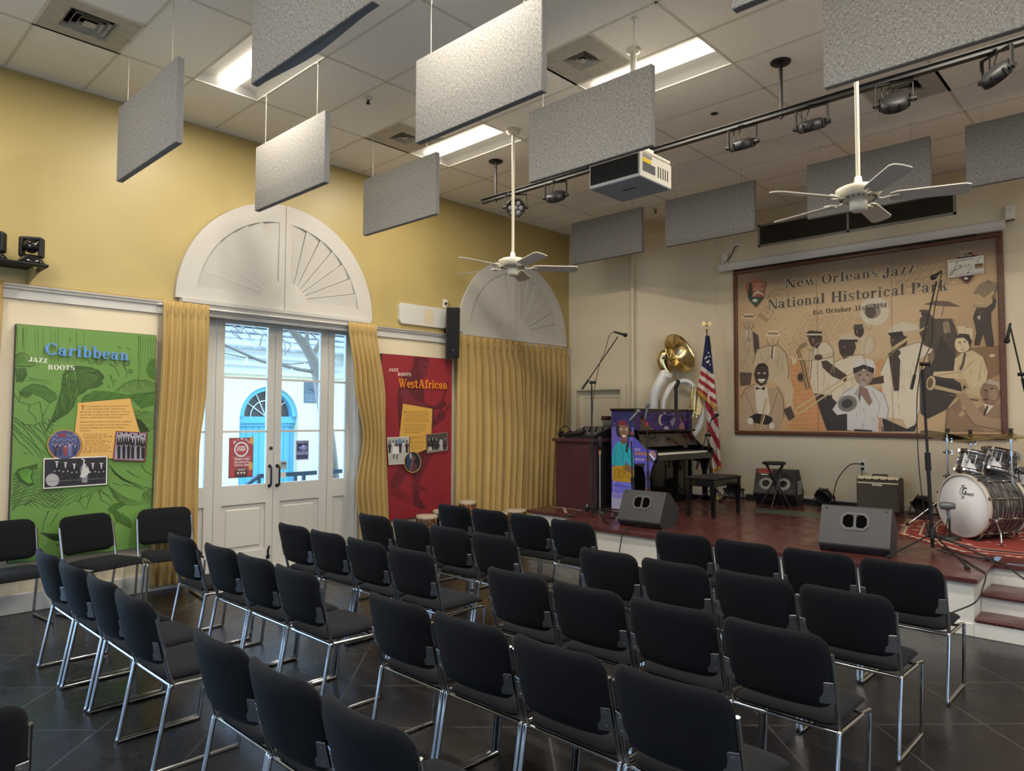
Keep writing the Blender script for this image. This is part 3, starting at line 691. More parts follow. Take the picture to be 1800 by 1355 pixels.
    if c == '1': return gV(.20, 0, 1, .18, s='b')+[[(.05, .80), (.2, .86), (.2, 1), (.05, .86)]], .55
    if c == '3': return gA(.28, .735, .25, .27, -90, 150, .17, T_)+gA(.28, .27, .28, .29, -150, 90, .17, T_), .62
    if c == '4': return gV(.34, 0, 1, .17, s='b')+[gR(.02, .24, .62, .32), [(.36, 1), (.42, .9), (.12, .3), (.02, .3)]], .66
    if c == '9': return gA(.31, .69, .28, .32, 0, 360, .17, T_, 24)+gA(.28, .40, .31, .42, -130, 30, .17, T_), .64
    if c == '.': return gA(.12, .09, .1, .1, 0, 360, .1, .1, 8), .26
    if c == ',': return gA(.12, .09, .1, .1, 0, 360, .1, .1, 8)+[[(.1, .05), (.22, .08), (.1, -.17)]], .26
    return [], .30
def serif_polys(text, track=0.04, sc=1.0):
    P = []; x = 0
    for ch in text:
        g, w = glyph(ch.upper() if False else ch); P += [[(x+a, b) for a, b in q] for q in g]; x += w+track
    return P, x-track
def serif(art, text, p0, p1, h, col, lay=None, track=0.04, up=None):
    """baseline from p0 to p1 in art units; text is stretched to fit; up = unit up vector in art units"""
    if lay is None: art.lay += 1; lay = art.lay
    P, w = serif_polys(text, track); dx, dy = (p1[0]-p0[0])/w, (p1[1]-p0[1])/w
    ux, uy = up or (0, -1)
    for q in P: art.poly([(p0[0]+a*dx+b*h*ux, p0[1]+a*dy+b*h*uy) for a, b in q], col, lay)
def sans_mesh(text, bold=0.0):
    cu = bpy.data.curves.new('lettering', 'FONT'); cu.body = text; cu.size = 1.0; cu.offset = bold; cu.resolution_u = 2
    o = bpy.data.objects.new('lettering', cu); COL.objects.link(o); bpy.context.view_layer.update()
    me = bpy.data.meshes.new_from_object(o.evaluated_get(bpy.context.evaluated_depsgraph_get()))
    P = [(v.co.x, v.co.y) for v in me.vertices]; F = [list(p.vertices) for p in me.polygons]
    bpy.data.objects.remove(o); bpy.data.curves.remove(cu); bpy.data.meshes.remove(me)
    x0 = min((p[0] for p in P), default=0); x1 = max((p[0] for p in P), default=1)
    return [(x-x0, y) for x, y in P], F, x1-x0
def sans(art, text, p0, p1, h, col, lay=None, up=None, bold=0.0, fit=True):
    if lay is None: art.lay += 1; lay = art.lay
    P, F, w = sans_mesh(text, bold); L = math.hypot(p1[0]-p0[0], p1[1]-p0[1]); d = ((p1[0]-p0[0])/L, (p1[1]-p0[1])/L)
    sx = L/w if fit else h/.72; ux, uy = up or (0, -1)
    art.mesh_from([(p0[0]+x*sx*d[0]+y*h/.72*ux, p0[1]+x*sx*d[1]+y*h/.72*uy) for x, y in P], F, col, lay)
def dashes(art, p0, p1, n, h, col, seed=0, lay=None):
    """text too small to read: word-like bars"""
    if lay is None: art.lay += 1; lay = art.lay
    r = random.Random(seed); x = 0.0
    while x < 1:
        w = r.uniform(.5, 1.5)/n; x1 = min(1, x+w); a = (p0[0]+(p1[0]-p0[0])*x, p0[1]+(p1[1]-p0[1])*x); b = (p0[0]+(p1[0]-p0[0])*x1, p0[1]+(p1[1]-p0[1])*x1)
        art.poly([(a[0], a[1]+h/2), (b[0], b[1]+h/2), (b[0], b[1]-h/2), (a[0], a[1]-h/2)], col, lay); x = x1+.35/n
# ------------------------------------------------------------------ glazed double doors in the left wall
m = bpy.data.materials.new('window_glass'); m.use_nodes = True; M['glass'] = m
n = m.node_tree.nodes; l = m.node_tree.links; n.remove(n['Principled BSDF'])
tr = n.new('ShaderNodeBsdfTransparent'); gl = n.new('ShaderNodeBsdfGlossy'); gl.inputs['Roughness'].default_value = 0.02; fr_ = n.new('ShaderNodeFresnel'); fr_.inputs['IOR'].default_value = 1.45; ms = n.new('ShaderNodeMixShader')
tr.inputs['Color'].default_value = (0.95, 0.97, 0.97, 1)
l.new(fr_.outputs[0], ms.inputs[0]); l.new(tr.outputs[0], ms.inputs[1]); l.new(gl.outputs[0], ms.inputs[2]); l.new(ms.outputs[0], n['Material Output'].inputs[0])
M['door_white'] = mat('door_white_paint', (0.55, 0.535, 0.495), 0.42, bump=(40, .08, .002))
def panel_door(root, name, y0, y1, panes, low, glass_x=-.15, muntins=(1.535, 2.12), top=2.745, gz=(.953, 2.705)):
    """one leaf: frame around a glazed opening with muntins and a raised panel below"""
    mb = MB(); x0, x1 = -.175, -.13; gy0, gy1 = panes
    mb.box((x0, y0, .015), (x1, gy0, top)); mb.box((x0, gy1, .015), (x1, y1, top)); mb.box((x0, gy0, gz[1]), (x1, gy1, top)); mb.box((x0, gy0, low[1]), (x1, gy1, gz[0])); mb.box((x0, gy0, .015), (x1, gy1, low[0]))
    lf = wpart(mb, name, M['door_white'], root)
    mb = MB(); mb.rbox((x0+.01, gy0-.002, low[0]-.002), (x1-.022, gy1+.002, low[1]+.002), .003, 1)
    if gy1-gy0 > .3: mb.rbox((x0+.012, gy0+.05, low[0]+.05), (x1-.008, gy1-.05, low[1]-.05), .012, 1)
    wpart(mb, 'lower_panel', M['door_white'], lf)
    mb = MB(); mb.box((glass_x-.003, gy0-.005, gz[0]-.005), (glass_x+.003, gy1+.005, gz[1]+.005)); wpart(mb, 'glass', M['glass'], lf)
    for z in muntins:
        mb = MB(); mb.box((x0+.008, gy0-.002, z-.011), (x1-.006, gy1+.002, z+.011)); wpart(mb, 'muntin', M['door_white'], lf)
    return lf
def open_doorway(root, c):
    """the doorway beyond the left edge of the photo stands open"""
    mb = MB()
    for s in (-1, 1): mb.box((-.2, c+s*1.0, 0), (-.02, c+s*1.05, DH)); mb.box((-.02, c+s*1.02, 0), (.012, c+s*1.06, 2.735))
    mb.box((-.2, c-1.05, 2.745), (0, c+1.05, DH)); wpart(mb, 'door_frame', M['door_white'], root)
    for s in (-1, 1): mb = MB(); mb.box((-1.0, c+s*1.02-.02, .015), (-.33, c+s*1.02+.02, 2.745)); wpart(mb, 'open_leaf', M['door_white'], root)
    return root
def double_door(i, c, handles=True):
    root = bpy.data.objects.new('door_%d' % i, None); COL.objects.link(root); root.location = (-.15, c, 0); root['kind'] = 'structure'
    if handles is None: return open_doorway(root, c)
    l1 = panel_door(root, 'door_leaf', c-.672, c-.004, (c-.585, c-.085), (.23, .745))
    l2 = panel_door(root, 'door_leaf', c+.004, c+.685, (c+.085, c+.583), (.23, .745))
    panel_door(root, 'sidelight', c-1.0, c-.68, (c-.935, c-.775), (.23, .745)); panel_door(root, 'sidelight', c+.692, c+1.0, (c+.772, c+.932), (.23, .745))
    mb = MB()
    for s in (-1, 1): mb.box((-.2, c+s*1.0, 0), (-.02, c+s*1.05, DH)); mb.box((-.02, c+s*1.02, 0), (.012, c+s*1.06, 2.735))
    mb.box((-.2, c-1.05, 2.745), (0, c+1.05, DH)); mb.box((-.2, c-1.05, 0), (-.1, c+1.05, .014))
    wpart(mb, 'door_frame', M['door_white'], root)
    if handles:
        for s, lf in ((-1, l1), (1, l2)):
            y = c+s*.045; mb = MB()
            mb.tube(fillet([(-.13, y, .925), (-.085, y+s*.005, .925), (-.08, y+s*.005, .97), (-.08, y+s*.005, 1.10), (-.085, y+s*.005, 1.145), (-.13, y, 1.145)], .02, 4), .011, 8)
            for z in (.925, 1.145): mb.cyl((-.13, y, z), (-.124, y, z), .02, n=10)
            wpart(mb, 'handle', M['black_metal'], lf)
        mb = MB(); mb.cyl((-.13, c-.035, 1.345), (-.122, c-.035, 1.345), .02, n=14); wpart(mb, 'lock', mat('bronze_lock', (.11, .085, .05), .35, .8), l1)
        mb = MB(); mb.cyl((-.12, c-.05, .15), (-.12, c-.05, .22), .012, n=8); mb.cyl((-.12, c-.05, .22), (-.115, c-.035, .26), .01, n=8); mb.rbox((-.13, c-.07, .12), (-.11, c-.03, .16), .004, 1); wpart(mb, 'floor_bolt', M['black_metal'], l1)
        for s in (-.09, .1):
            mb = MB(); mb.rbox((-.13, c+s-.03, 2.70), (-.11, c+s+.03, 2.735), .01, 2); wpart(mb, 'top_catch', M['white_paint'], root)
    return root
for i, (c, h_) in enumerate(DOORS, 1): double_door(i, c, (True, False, None)[i-1])

# notices stuck on the door glass (read from outside, so mirrored from the room)
def on_door(u, v): return Vector((-.142, u, v))
def door_sheet(name, y0, y1, z0, z1, label, cat, draw, skew=0.0):
    t = thing(name, label, cat, (-.145, (y0+y1)/2, z0)); mb = MB(); mb.box((-.1465, y0, z0), (-.1425, y1, z1)); wpart(mb, 'sheet', M['paper_back'], t)
    a = Art(on_door, (1, 0, 0)); draw(a); a.build('printing', t); return t
M['paper_back'] = mat('paper', (.7, .68, .66), .6)
Y0, Y1, Z0, Z1 = 3.435, 3.71, 1.035, 1.468
def red_poster(a):
    W, Hh = Y1-Y0, Z1-Z0; P = lambda u, v: (Y0+u*W, Z0+v*Hh)
    a.poly([P(0, 0), P(1, 0), P(1, 1), P(0, 1)], '3c3038'); a.poly([P(.02, .02), P(.98, .02), P(.98, .985), P(.02, .985)], 'a34a50')
    for u, v, r in ((.9, .28, .03), (.93, .93, .03)): a.ell(*P(u, v), r*.8, r*1.5, 'c8a860')
    a.ell(*P(.5, .71), .088, .088, '4a4046'); a.ell(*P(.5, .71), .082, .082, 'd8dce4'); a.ell(*P(.5, .71), .066, .066, 'a34a50')
    def mir(txt, u0, u1, v, h): sans(a, txt, P(u1, v), P(u0, v), h, 'e6e2e6', up=(0, 1), bold=.02)
    mir('CREOLE', .32, .68, .735, .026); mir('TOMATO', .31, .69, .665, .028)
    for k, s in enumerate('JUNE 10 & 11'):
        if s == ' ': continue
        t = math.radians(40+100*k/11); cx, cy = P(.5, .71); q = (cx+.105*math.cos(t), cy+.105*math.sin(t)); d = (-math.sin(t)*.012, math.cos(t)*.012)
        sans(a, s, (q[0]-d[0]*.5, q[1]-d[1]*.5), (q[0]+d[0]*.5, q[1]+d[1]*.5), .02, 'e6e2e6', up=(math.cos(t), math.sin(t)), bold=.02)
    a.line([P(.1, .515), P(.9, .515)], .004, 'd8b0a8')
    mir('GREAT FARMERS', .2, .84, .44, .021); mir('LOCAL MUSIC AND', .2, .84, .365, .021); mir('FAMILY ACTIVITY', .2, .84, .29, .021)
    a.poly([P(.26, .02), P(.76, .02), P(.76, .17), P(.66, .25), P(.36, .25), P(.26, .17)], '554048')
    dashes(a, P(.35, .21), P(.68, .21), 3, .008, 'd8d0d4', 3); dashes(a, P(.38, .185), P(.65, .185), 4, .005, 'd8d0d4', 5)
    for u in (.37, .5, .62): a.ell(*P(u, .12), .011, .011, 'd8d0d4')
door_sheet('poster', Y0, Y1, Z0, Z1, 'red festival poster seen from behind on the left glass of the double door', 'poster', red_poster)
def flyer(a):
    y0, y1, z0, z1 = 4.225, 4.395, 1.195, 1.425; P = lambda u, v: (y0+u*(y1-y0), z0+v*(z1-z0))
    a.poly([P(0, 0), P(1, 0), P(1, 1), P(0, 1)], 'b8c0e0'); a.poly([P(.07, .06), P(.93, .06), P(.93, .95), P(.07, .95)], '3a4268'); a.poly([P(.09, .26), P(.91, .26), P(.91, .44), P(.09, .44)], 'aab4e0')
    a.poly([P(.12, .49), P(.88, .49), P(.88, .84), P(.12, .84)], 'b0b8e0'); a.poly([P(.14, .50), P(.86, .50), P(.86, .83), P(.14, .83)], '20263c')
    for u, r in ((.3, .014), (.42, .018), (.56, .028), (.7, .022)): a.ell(*P(u, .63), r, r*1.3, '8a94d8')
    a.ell(*P(.56, .68), .012, .015, 'c8ccf0'); dashes(a, P(.15, .895), P(.85, .895), 6, .009, 'c8ccf0', 2)
    for k in range(4): dashes(a, P(.12, .42-.045*k), P(.88, .42-.045*k), 8, .004, '5a64a0', k)
    dashes(a, P(.2, .15), P(.7, .15), 6, .005, 'a0a8d0', 8)
door_sheet('flyer', 4.225, 4.395, 1.195, 1.425, 'dark blue concert flyer on the right glass of the double door', 'flyer', flyer)
def sticker(a):
    a.poly([(4.035, 1.10), (4.115, 1.10), (4.115, 1.195), (4.035, 1.195)], 'a8b8b8'); a.ell(4.063, 1.165, .018, .012, '4a5a60'); a.ell(4.09, 1.165, .018, .012, '4a5a60'); dashes(a, (4.045, 1.14), (4.105, 1.14), 5, .006, '7a6a6a', 1)
door_sheet('sticker', 4.035, 4.115, 1.10, 1.195, 'small grey square sticker on the door glass beside the right handle', 'sticker', sticker)
t = MB(); t.cyl((-.1465, 4.075, 1.035), (-.143, 4.075, 1.035), .036, n=24); solo(t, 'sticker', M['paper_back'], 'small round pale sticker on the door glass above the handle rail outside', 'sticker')

# ------------------------------------------------------------------ curtains
m = mat('gold_curtain', (0.40, 0.265, 0.082), 0.62, bump=(500, .15, .002), sheen=.15, var=(2.2, (0.44, 0.295, 0.098), .3, .7)); M['curtain'] = m
m = mat('gold_curtain_lining', (0.46, 0.31, 0.09), 0.6, bump=(500, .15, .002)); M['lining'] = m
def curtain(name, yl, yr, z0, z1, folds, amp, label, seed=0, x=.105, pinch=True, group='gold floor length curtains'):
    """yl(v), yr(v): edges from top (v=0) to bottom (v=1)"""
    r = random.Random(seed); ph = [r.uniform(-.5, .5) for _ in range(folds+1)]; am = [r.uniform(.6, 1.25) for _ in range(folds+1)]
    def f(u, v):
        k = u*folds; i = int(min(k, folds-1)); fr = k-i
        a = am[i]*(1-fr)+am[i+1]*fr; p = ph[i]*(1-fr)+ph[i+1]*fr
        th = 2*PI*k+p*2.2*min(1, v*2.0)
        top = max(0, 1-v/.05)
        body = amp*a*(math.sin(th)+.22*math.sin(2*th+p*6))
        pl = math.copysign(abs(math.sin(PI*k*2))**.5, math.sin(PI*k*2))*.016
        g = body*min(1, (v+.02)*5)*(1-top)+pl*top
        y = yl(v)+(yr(v)-yl(v))*u+(.25*amp*math.cos(th)*a)*min(1, v*6)
        return Vector((x+g, y, z1+(z0-z1)*v))
    mb = MB(); k = mb.mark(); mb.grid(f, folds*12, 46, 0, True)
    t = thing(name, label, 'curtain', (x, (yl(1)+yr(1))/2, z0), 0, group)
    o = wpart(mb, 'cloth', M['curtain'], t); s_ = o.modifiers.new('thickness', 'SOLIDIFY'); s_.thickness = .006
    for i in range(folds):
        u = (i+.5)/folds; p = f(u, .02); q = f(u, .055)
        mb = MB(); mb.tube([p+Vector((.012, 0, .0)), (p+q)/2+Vector((.018, 0, 0)), q+Vector((.01, 0, 0))], [.009, .013, .004], 6); wpart(mb, 'pinch_pleat', M['curtain'], t)
    return t
def lerp(pts):
    def g(v):
        for i in range(len(pts)-1):
            if v <= pts[i+1][0]: a, b = pts[i], pts[i+1]; w = (v-a[0])/(b[0]-a[0]); w = w*w*(3-2*w); return a[1]+(b[1]-a[1])*w
        return pts[-1][1]
    return g
curtain('curtain', lerp([(0, 2.632), (1, 2.575)]), lerp([(0, 3.085), (.3, 3.075), (.55, 3.02), (1, 3.02)]), .05, 2.838, 6, .026, 'gold curtain gathered at the left side of the glazed double door', 3)
curtain('curtain', lerp([(0, 4.75), (.25, 4.84), (.5, 4.97), (.72, 4.875), (.9, 4.93), (1, 4.95)]), lerp([(0, 5.161), (.35, 5.31), (1, 5.39)]), .05, 2.84, 6, .024, 'gold curtain gathered between the double door and the red poster board', 5)
curtain('curtain', lerp([(0, 6.50), (.1, 6.50), (1, 6.50)]), lerp([(0, 7.80), (.06, 7.78), (.15, 7.86), (.5, 7.93), (1, 7.86)]), .04, 2.842, 10, .032, 'closed gold curtain beside the red poster board', 8)
curtain('curtain', lerp([(0, 7.76), (.06, 7.80), (.2, 7.84), (1, 7.80)]), lerp([(0, 8.93), (1, 8.78)]), .04, 2.842, 9, .03, 'closed gold curtain nearest the inner corner behind the stage', 11, .085)
curtain('curtain', lerp([(0, 1.13), (1, 1.15)]), lerp([(0, 1.335), (.5, 1.315), (1, 1.325)]), .05, 2.838, 4, .024, 'gold curtain of which a strip shows at the left edge of the photo', 13)
for y0, y1, lb in ((2.6, 5.2, 'white curtain rod above the double door behind the gold curtains'), (6.5, 8.95, 'white curtain rod above the closed gold curtains')):
    mb = MB(); mb.tube([(.03, y0, 2.80), (.085, y0+.01, 2.80), (.085, y1-.01, 2.80), (.03, y1, 2.80)], .011, 8); mb.box((0, y0-.015, 2.785), (.03, y0+.015, 2.815)); mb.box((0, y1-.015, 2.785), (.03, y1+.015, 2.815)); solo(mb, 'curtain_rod', M['white_paint'], lb, 'curtain rod')

# ------------------------------------------------------------------ green poster board
M['board_edge'] = mat('dark_board_edge', (.05, .045, .045), .6)
PX = .062
def board(name, y0, y1, z0, z1, label, color):
    t = thing(name, label, 'poster board', (.03, (y0+y1)/2, z0)); mb = MB(); mb.rbox((.002, y0, z0), (PX, y1, z1), .003, 1); wpart(mb, 'panel', M['board_edge'], t); return t
def raised_card(t, name, pts, depth, to, label=None):
    """a stand-off card: pts in crop units"""
    mb = MB(); P = [to(*p) for p in pts]; n = len(P); d = Vector((depth, 0, 0))
    fr = [p+d for p in P]; mb.add(P+fr, [list(range(n, 2*n))]+[(i, (i+1) % n, n+(i+1) % n, n+i) for i in range(n)]+[list(range(n))[::-1]]); return wpart(mb, name, M['board_edge'], t, label)
K1 = 3.2267
def g2(cx, cy, x=PX): return at(cx/K1, 560+cy/K1, 'x', x)
ytl = g2(92, 32); ybr = g2(840, 1270)
gb = board('poster_board', ytl.y, g2(888, 95).y, .44, 2.492, 'green poster board about Caribbean jazz roots on the left wall', None)
a = Art(lambda u, v: g2(u, v), (1, 0, 0), .0003)
DK = '22360f'
gy0, gy1 = ytl.y+.004, g2(888, 95).y-.004
def gp(y, z): return Vector((PX, y, z))
bgart = Art(lambda u, v: gp(u, v), (1, 0, 0), .0003); bgart.poly([(gy0, .444), (gy1, .444), (gy1, 2.488), (gy0, 2.488)], '648c40'); bgart.build('green_ground', gb)
a.lay = 2
# tree trunks and rain of vertical strokes
rg = random.Random(5)
for x, y0_, y1_, w in ((97, 45, 180, 3), (128, 50, 170, 4), (136, 60, 200, 3), (152, 50, 120, 2), (200, 60, 190, 2), (215, 55, 290, 2), (246, 60, 200, 2), (290, 60, 320, 2), (312, 70, 330, 2), (330, 60, 270, 2), (434, 75, 220, 3), (478, 80, 235, 2), (398, 110, 135, 4), (786, 95, 400, 4), (796, 95, 330, 3), (808, 98, 360, 2), (824, 100, 380, 2), (838, 102, 390, 2), (850, 104, 300, 2), (860, 105, 380, 2), (872, 105, 260, 2), (882, 106, 240, 2)):
    a.line([(x+rg.uniform(-2, 2)+math.sin(y*.05)*1.5, y) for y in range(y0_, y1_, 22)]+[(x, y1_)], w, DK, 3, w*.5)
# man with a round hat, left
a.poly([(90, 195), (120, 192), (150, 215), (160, 250), (196, 250), (200, 262), (170, 275), (88, 278)], '557f30', 3); a.ring(125, 238, 40, 44, 4, DK, 180, 360, lay=4); a.line([(88, 268), (170, 272), (200, 262), (190, 248), (165, 250)], 4, DK, 4); a.hatch([(92, 205), (130, 198), (155, 250), (90, 262)], 15, 7, 2.2, DK, 1, 4)
a.poly([(86, 280), (150, 280), (155, 320), (130, 360), (90, 360)], DK, 3); a.hatch([(86, 280), (150, 280), (155, 320), (130, 360), (90, 360)], 80, 9, 3, '5c9132', 2, 4)
a.line([(160, 335), (210, 345), (260, 350), (300, 375)], 4, DK, 3, 1); a.line([(150, 350), (200, 352), (240, 362), (275, 370)], 3, DK, 3, 1)
# woman with long hair flung back
hair = [(352, 322), (378, 285), (430, 266), (480, 270), (520, 276), (556, 290), (566, 305), (588, 322), (590, 340), (578, 350), (580, 372), (560, 390), (500, 400), (480, 420), (440, 440), (420, 500), (385, 540), (340, 565), (300, 590), (255, 655), (272, 600), (300, 545), (326, 470), (345, 400)]
a.poly(hair, '36541d', 3)
a.hatch([(350, 330), (430, 290), (440, 420), (400, 500), (330, 560), (262, 640), (300, 545), (330, 470)], 112, 9, 3.2, '5c9132', 6, 4); a.hatch([(430, 290), (540, 290), (560, 340), (500, 390), (450, 400)], 155, 11, 2.6, '5c9132', 3, 4, 3)
for k in range(7): a.line([(360+k*14, 330+k*4), (350+k*13, 400), (335+k*11, 470), (312+k*8, 540), (290+k*3, 590)], 4, DK, 5, 1.5)
a.line([(500, 300), (530, 310), (545, 300)], 6, DK, 5); a.ell(535, 312, 10, 5, DK, 10, lay=5); a.line([(556, 290), (590, 330), (575, 352), (585, 372)], 4, DK, 5)
arm = [(112, 428), (130, 396), (185, 370), (250, 380), (315, 425), (322, 455), (285, 480), (232, 442), (185, 424), (150, 448)]
a.poly(arm, '4a7628', 3); a.hatch(arm, 35, 10, 3.4, DK, 3, 4, 6); a.line(arm, 3, DK, 4, closed=True)
for k in range(5): a.line([(120+k*14, 415), (112+k*12, 440+k*3), (118+k*13, 455)], 4, DK, 5, 1)
rarm = [(470, 440), (540, 408), (640, 415), (720, 430), (880, 412), (882, 490), (800, 510), (740, 452), (600, 470), (440, 540)]
a.poly(rarm, '4a7628', 3); a.hatch(rarm, -12, 9, 3.4, DK, 4, 4, 8)
ra2 = [(655, 412), (700, 372), (758, 348), (830, 350), (882, 368), (882, 420), (780, 432)]
a.hatch(ra2, 70, 11, 3, DK, 4, 4, 9); a.line(ra2, 3, DK, 4)
a.poly([(828, 290), (850, 230), (884, 222), (884, 350), (845, 335)], '36541d', 3); a.hatch([(828, 290), (850, 230), (884, 222), (884, 350), (845, 335)], 20, 8, 2.5, '5c9132', 3, 4)
a.hatch([(755, 520), (830, 520), (880, 540), (880, 640), (790, 630)], 20, 12, 4, DK, 4, 4, 10); a.poly([(760, 560), (800, 575), (850, 640), (800, 645)], DK, 3)
# small background heads right of the title
for cx, cy, r_ in ((560, 238, 22), (715, 250, 20), (740, 300, 12)): a.ring(cx, cy, r_, r_*.9, 3, DK, lay=4); a.hatch([(cx-r_, cy-r_*.7), (cx+r_, cy-r_*.7), (cx+r_, cy+r_*.7), (cx-r_, cy+r_*.7)], 40, 7, 2, DK, 0, 4, 11)
for pts in ([(620, 260), (650, 270), (680, 330)], [(700, 270), (720, 300), (715, 340)], [(625, 320), (640, 360), (645, 390)], [(500, 235), (510, 255), (535, 250)], [(650, 250), (668, 270)], [(655, 345), (648, 362)], [(668, 165), (680, 160), (690, 172)], [(720, 165), (735, 180)], [(615, 380), (618, 395)]): a.line(pts, 5, DK, 4, 2)
# bodice and skirt at left
for pts in ([(80, 430), (110, 470), (170, 490), (220, 475)], [(110, 400), (115, 450), (100, 470)], [(225, 470), (240, 560), (255, 640)], [(170, 490), (160, 520), (200, 560), (205, 600)], [(80, 560), (140, 600), (200, 605), (270, 560)], [(240, 560), (280, 480)]): a.line(pts, 4.5, DK, 4, 2)
a.hatch([(70, 570), (190, 610), (300, 560), (310, 640), (250, 800), (150, 770), (70, 660)], 48, 20, 5, DK, 7, 4, 12)
a.hatch([(75, 880), (235, 850), (245, 960), (190, 1040), (65, 1085)], -28, 13, 5, DK, 5, 4, 14)
a.hatch([(240, 965), (380, 960), (340, 1085), (230, 1070), (130, 1060)], 30, 15, 4.5, DK, 5, 4, 15); a.hatch([(230, 970), (600, 965), (560, 985), (380, 1060), (300, 1075)], -38, 17, 3.6, DK, 4, 4, 16)
foot = [(84, 880), (100, 852), (150, 838), (190, 828), (215, 822), (210, 850), (190, 858), (180, 900), (196, 940), (160, 950), (110, 925)]
a.poly(foot, '36541d', 4); a.poly([(104, 868), (150, 848), (182, 862), (172, 900), (186, 930), (160, 935), (120, 905)], '5c9132', 5); a.hatch([(104, 868), (150, 848), (172, 862), (150, 905), (120, 905)], 70, 9, 3, DK, 2, 6)
# skirts and cloth at right
for k in range(10): a.line([(620+k*4, 830+k*6), (650+k*9, 880+k*5), (700+k*12, 920+k*3), (740+k*10, 935+k*6)], 5-.25*k, DK, 4, 1)
for k in range(5): a.line([(610+k*8, 945+k*16), (660+k*8, 985+k*16), (720+k*10, 1020+k*10), (770+k*16, 1035+k*3)], 5, DK, 4, 1)
for pts in ([(560, 970), (620, 1010), (640, 1040)], [(520, 1000), (500, 1040), (490, 1090)], [(560, 980), (575, 1030), (630, 1060)], [(460, 1000), (450, 1040), (480, 1080)], [(720, 860), (760, 890), (800, 905)], [(800, 830), (830, 870), (870, 890)], [(700, 1100), (640, 1180), (620, 1260)], [(275, 1090), (250, 1150), (240, 1210)], [(330, 1100), (280, 1180)], [(620, 1100), (625, 1250)], [(590, 1130), (585, 1280)], [(790, 1100), (760, 1180)]): a.line(pts, 5, DK, 4, 2)
for k in range(4): a.line([(640+60*k, 930+8*k), (700+60*k, 950+8*k)], 4, DK, 4, 1)
sh = [(604, 1085), (640, 1050), (700, 1036), (712, 1056), (660, 1085), (690, 1110), (720, 1120), (745, 1150), (748, 1192), (700, 1170), (660, 1150), (640, 1110)]
a.poly(sh, '36541d', 4); a.hatch(sh, 62, 12, 3, '5c9132', 3, 5, 20)
a.hatch([(800, 1000), (850, 960), (866, 968), (862, 1060), (810, 1035)], 60, 9, 4, DK, 3, 4, 21)
for k in range(9): a.line([(225+k*9, 1215+k*5), (320+k*16, 1222+k*6), (420+k*22, 1218+k*8)], 4, DK, 4, 2)
for k in range(6): a.line([(320+30*k, 1285), (420+30*k, 1275), (500+25*k, 1290)], 7, DK, 4, 2)
# title, cut from thick blue letters
sb = MB()
a.lay = 8
serif(a, 'JAZZ', (163, 243), (271, 251), 25, 'e8e6da', 9, .05); serif(a, 'ROOTS', (272, 288), (424, 292), 27, 'e8e6da', 9, .05)
# cream text card
card = [(442, 478), (738, 452), (790, 640), (655, 740), (640, 792), (425, 800), (425, 640)]
a.build('engraving', gb)
ca = Art(lambda u, v: g2(u, v, PX+.012), (1, 0, 0), .0003)
raised_card(gb, 'text_card', card, .0118, g2); ca.poly(card, 'd6a95c')
TB = '5a3c1c'
serif(ca, 'T', (457, 516), (482, 516), 25, '8a2020', 2)
def cl(x, y): return (430+x*.2839*1.0*1.0, y)
def k3(x, y): return ((130+x/7.529)*K1, (690-560+y/7.529)*K1)
for i, (tx, x0, x1, y) in enumerate((('he trans-Atlantic slave trade took Africans', 152, 726, 190), ('to the Caribbean: Haiti, Cuba, Jamaica,', 150, 680, 226), ('Martinique, Trinidad, and the Bahamas. On these', 82, 742, 264), ('islands African and European music merged to', 82, 716, 301), ('produce a distinct Afro-Caribbean sound.', 82, 642, 338), ('Because New Orleans is so close to the Caribbean', 80, 760, 396), ('many enslaved workers from the islands ended', 78, 722, 436), ('up here, bringing spicy "habanera" rhythms', 76, 672, 473), ('with them.', 76, 220, 512))):
    sans(ca, tx, k3(x0, y), k3(x1, y-6*(x1-x0)/600), 6.6, TB, 2, bold=.015)
for i, (x0, x1, y) in enumerate(((130, 445, 552), (115, 515, 574), (130, 505, 592), (145, 375, 610), (140, 455, 634), (140, 505, 653), (145, 405, 674), (140, 468, 694), (135, 485, 717), (135, 485, 738), (130, 450, 760), (115, 500, 782), (115, 220, 798))): dashes(ca, k3(x0, y), k3(x1, y-4), max(4, (x1-x0)//45), 3.0, '8a6430', i, 2)
ca.build('card_text', gb)
# photographs on the board
def figures(art, x0, x1, yf, hgt, cols, seed, lay, skin='b8b0a8'):
    r = random.Random(seed); n = len(cols)
    for i, c in enumerate(cols):
        cx = x0+(x1-x0)*(i+.5)/n+r.uniform(-.1, .1)*(x1-x0)/n; w = (x1-x0)/n*.52; h_ = hgt*r.uniform(.88, 1.05)
        art.poly([(cx-w*.55, yf), (cx-w*.7, yf-h_*.45), (cx-w, yf-h_*.5), (cx-w*.8, yf-h_*.76), (cx-w*.25, yf-h_*.82), (cx+w*.25, yf-h_*.82), (cx+w*.8, yf-h_*.76), (cx+w, yf-h_*.5), (cx+w*.7, yf-h_*.45), (cx+w*.55, yf)], c, lay)
        art.ell(cx, yf-h_*.9, w*.36, h_*.085, skin, lay=lay+1); art.ell(cx, yf-h_*.94, w*.36, h_*.05, '241c1c', lay=lay+2)
        art.poly([(cx-w*.2, yf-h_*.8), (cx+w*.2, yf-h_*.8), (cx, yf-h_*.6)], 'd8d4d0', lay+1); art.ell(cx-w*.5, yf-h_*.48, w*.16, h_*.03, skin, lay=lay+2); art.ell(cx+w*.5, yf-h_*.5, w*.16, h_*.03, skin, lay=lay+2)
ph = Art(lambda u, v: g2(u, v, PX+.02), (1, 0, 0), .0003)
raised_card(gb, 'oval_photo', [(366+98*math.cos(2*PI*i/40), 717+88*math.sin(2*PI*i/40)) for i in range(40)], .0198, g2)
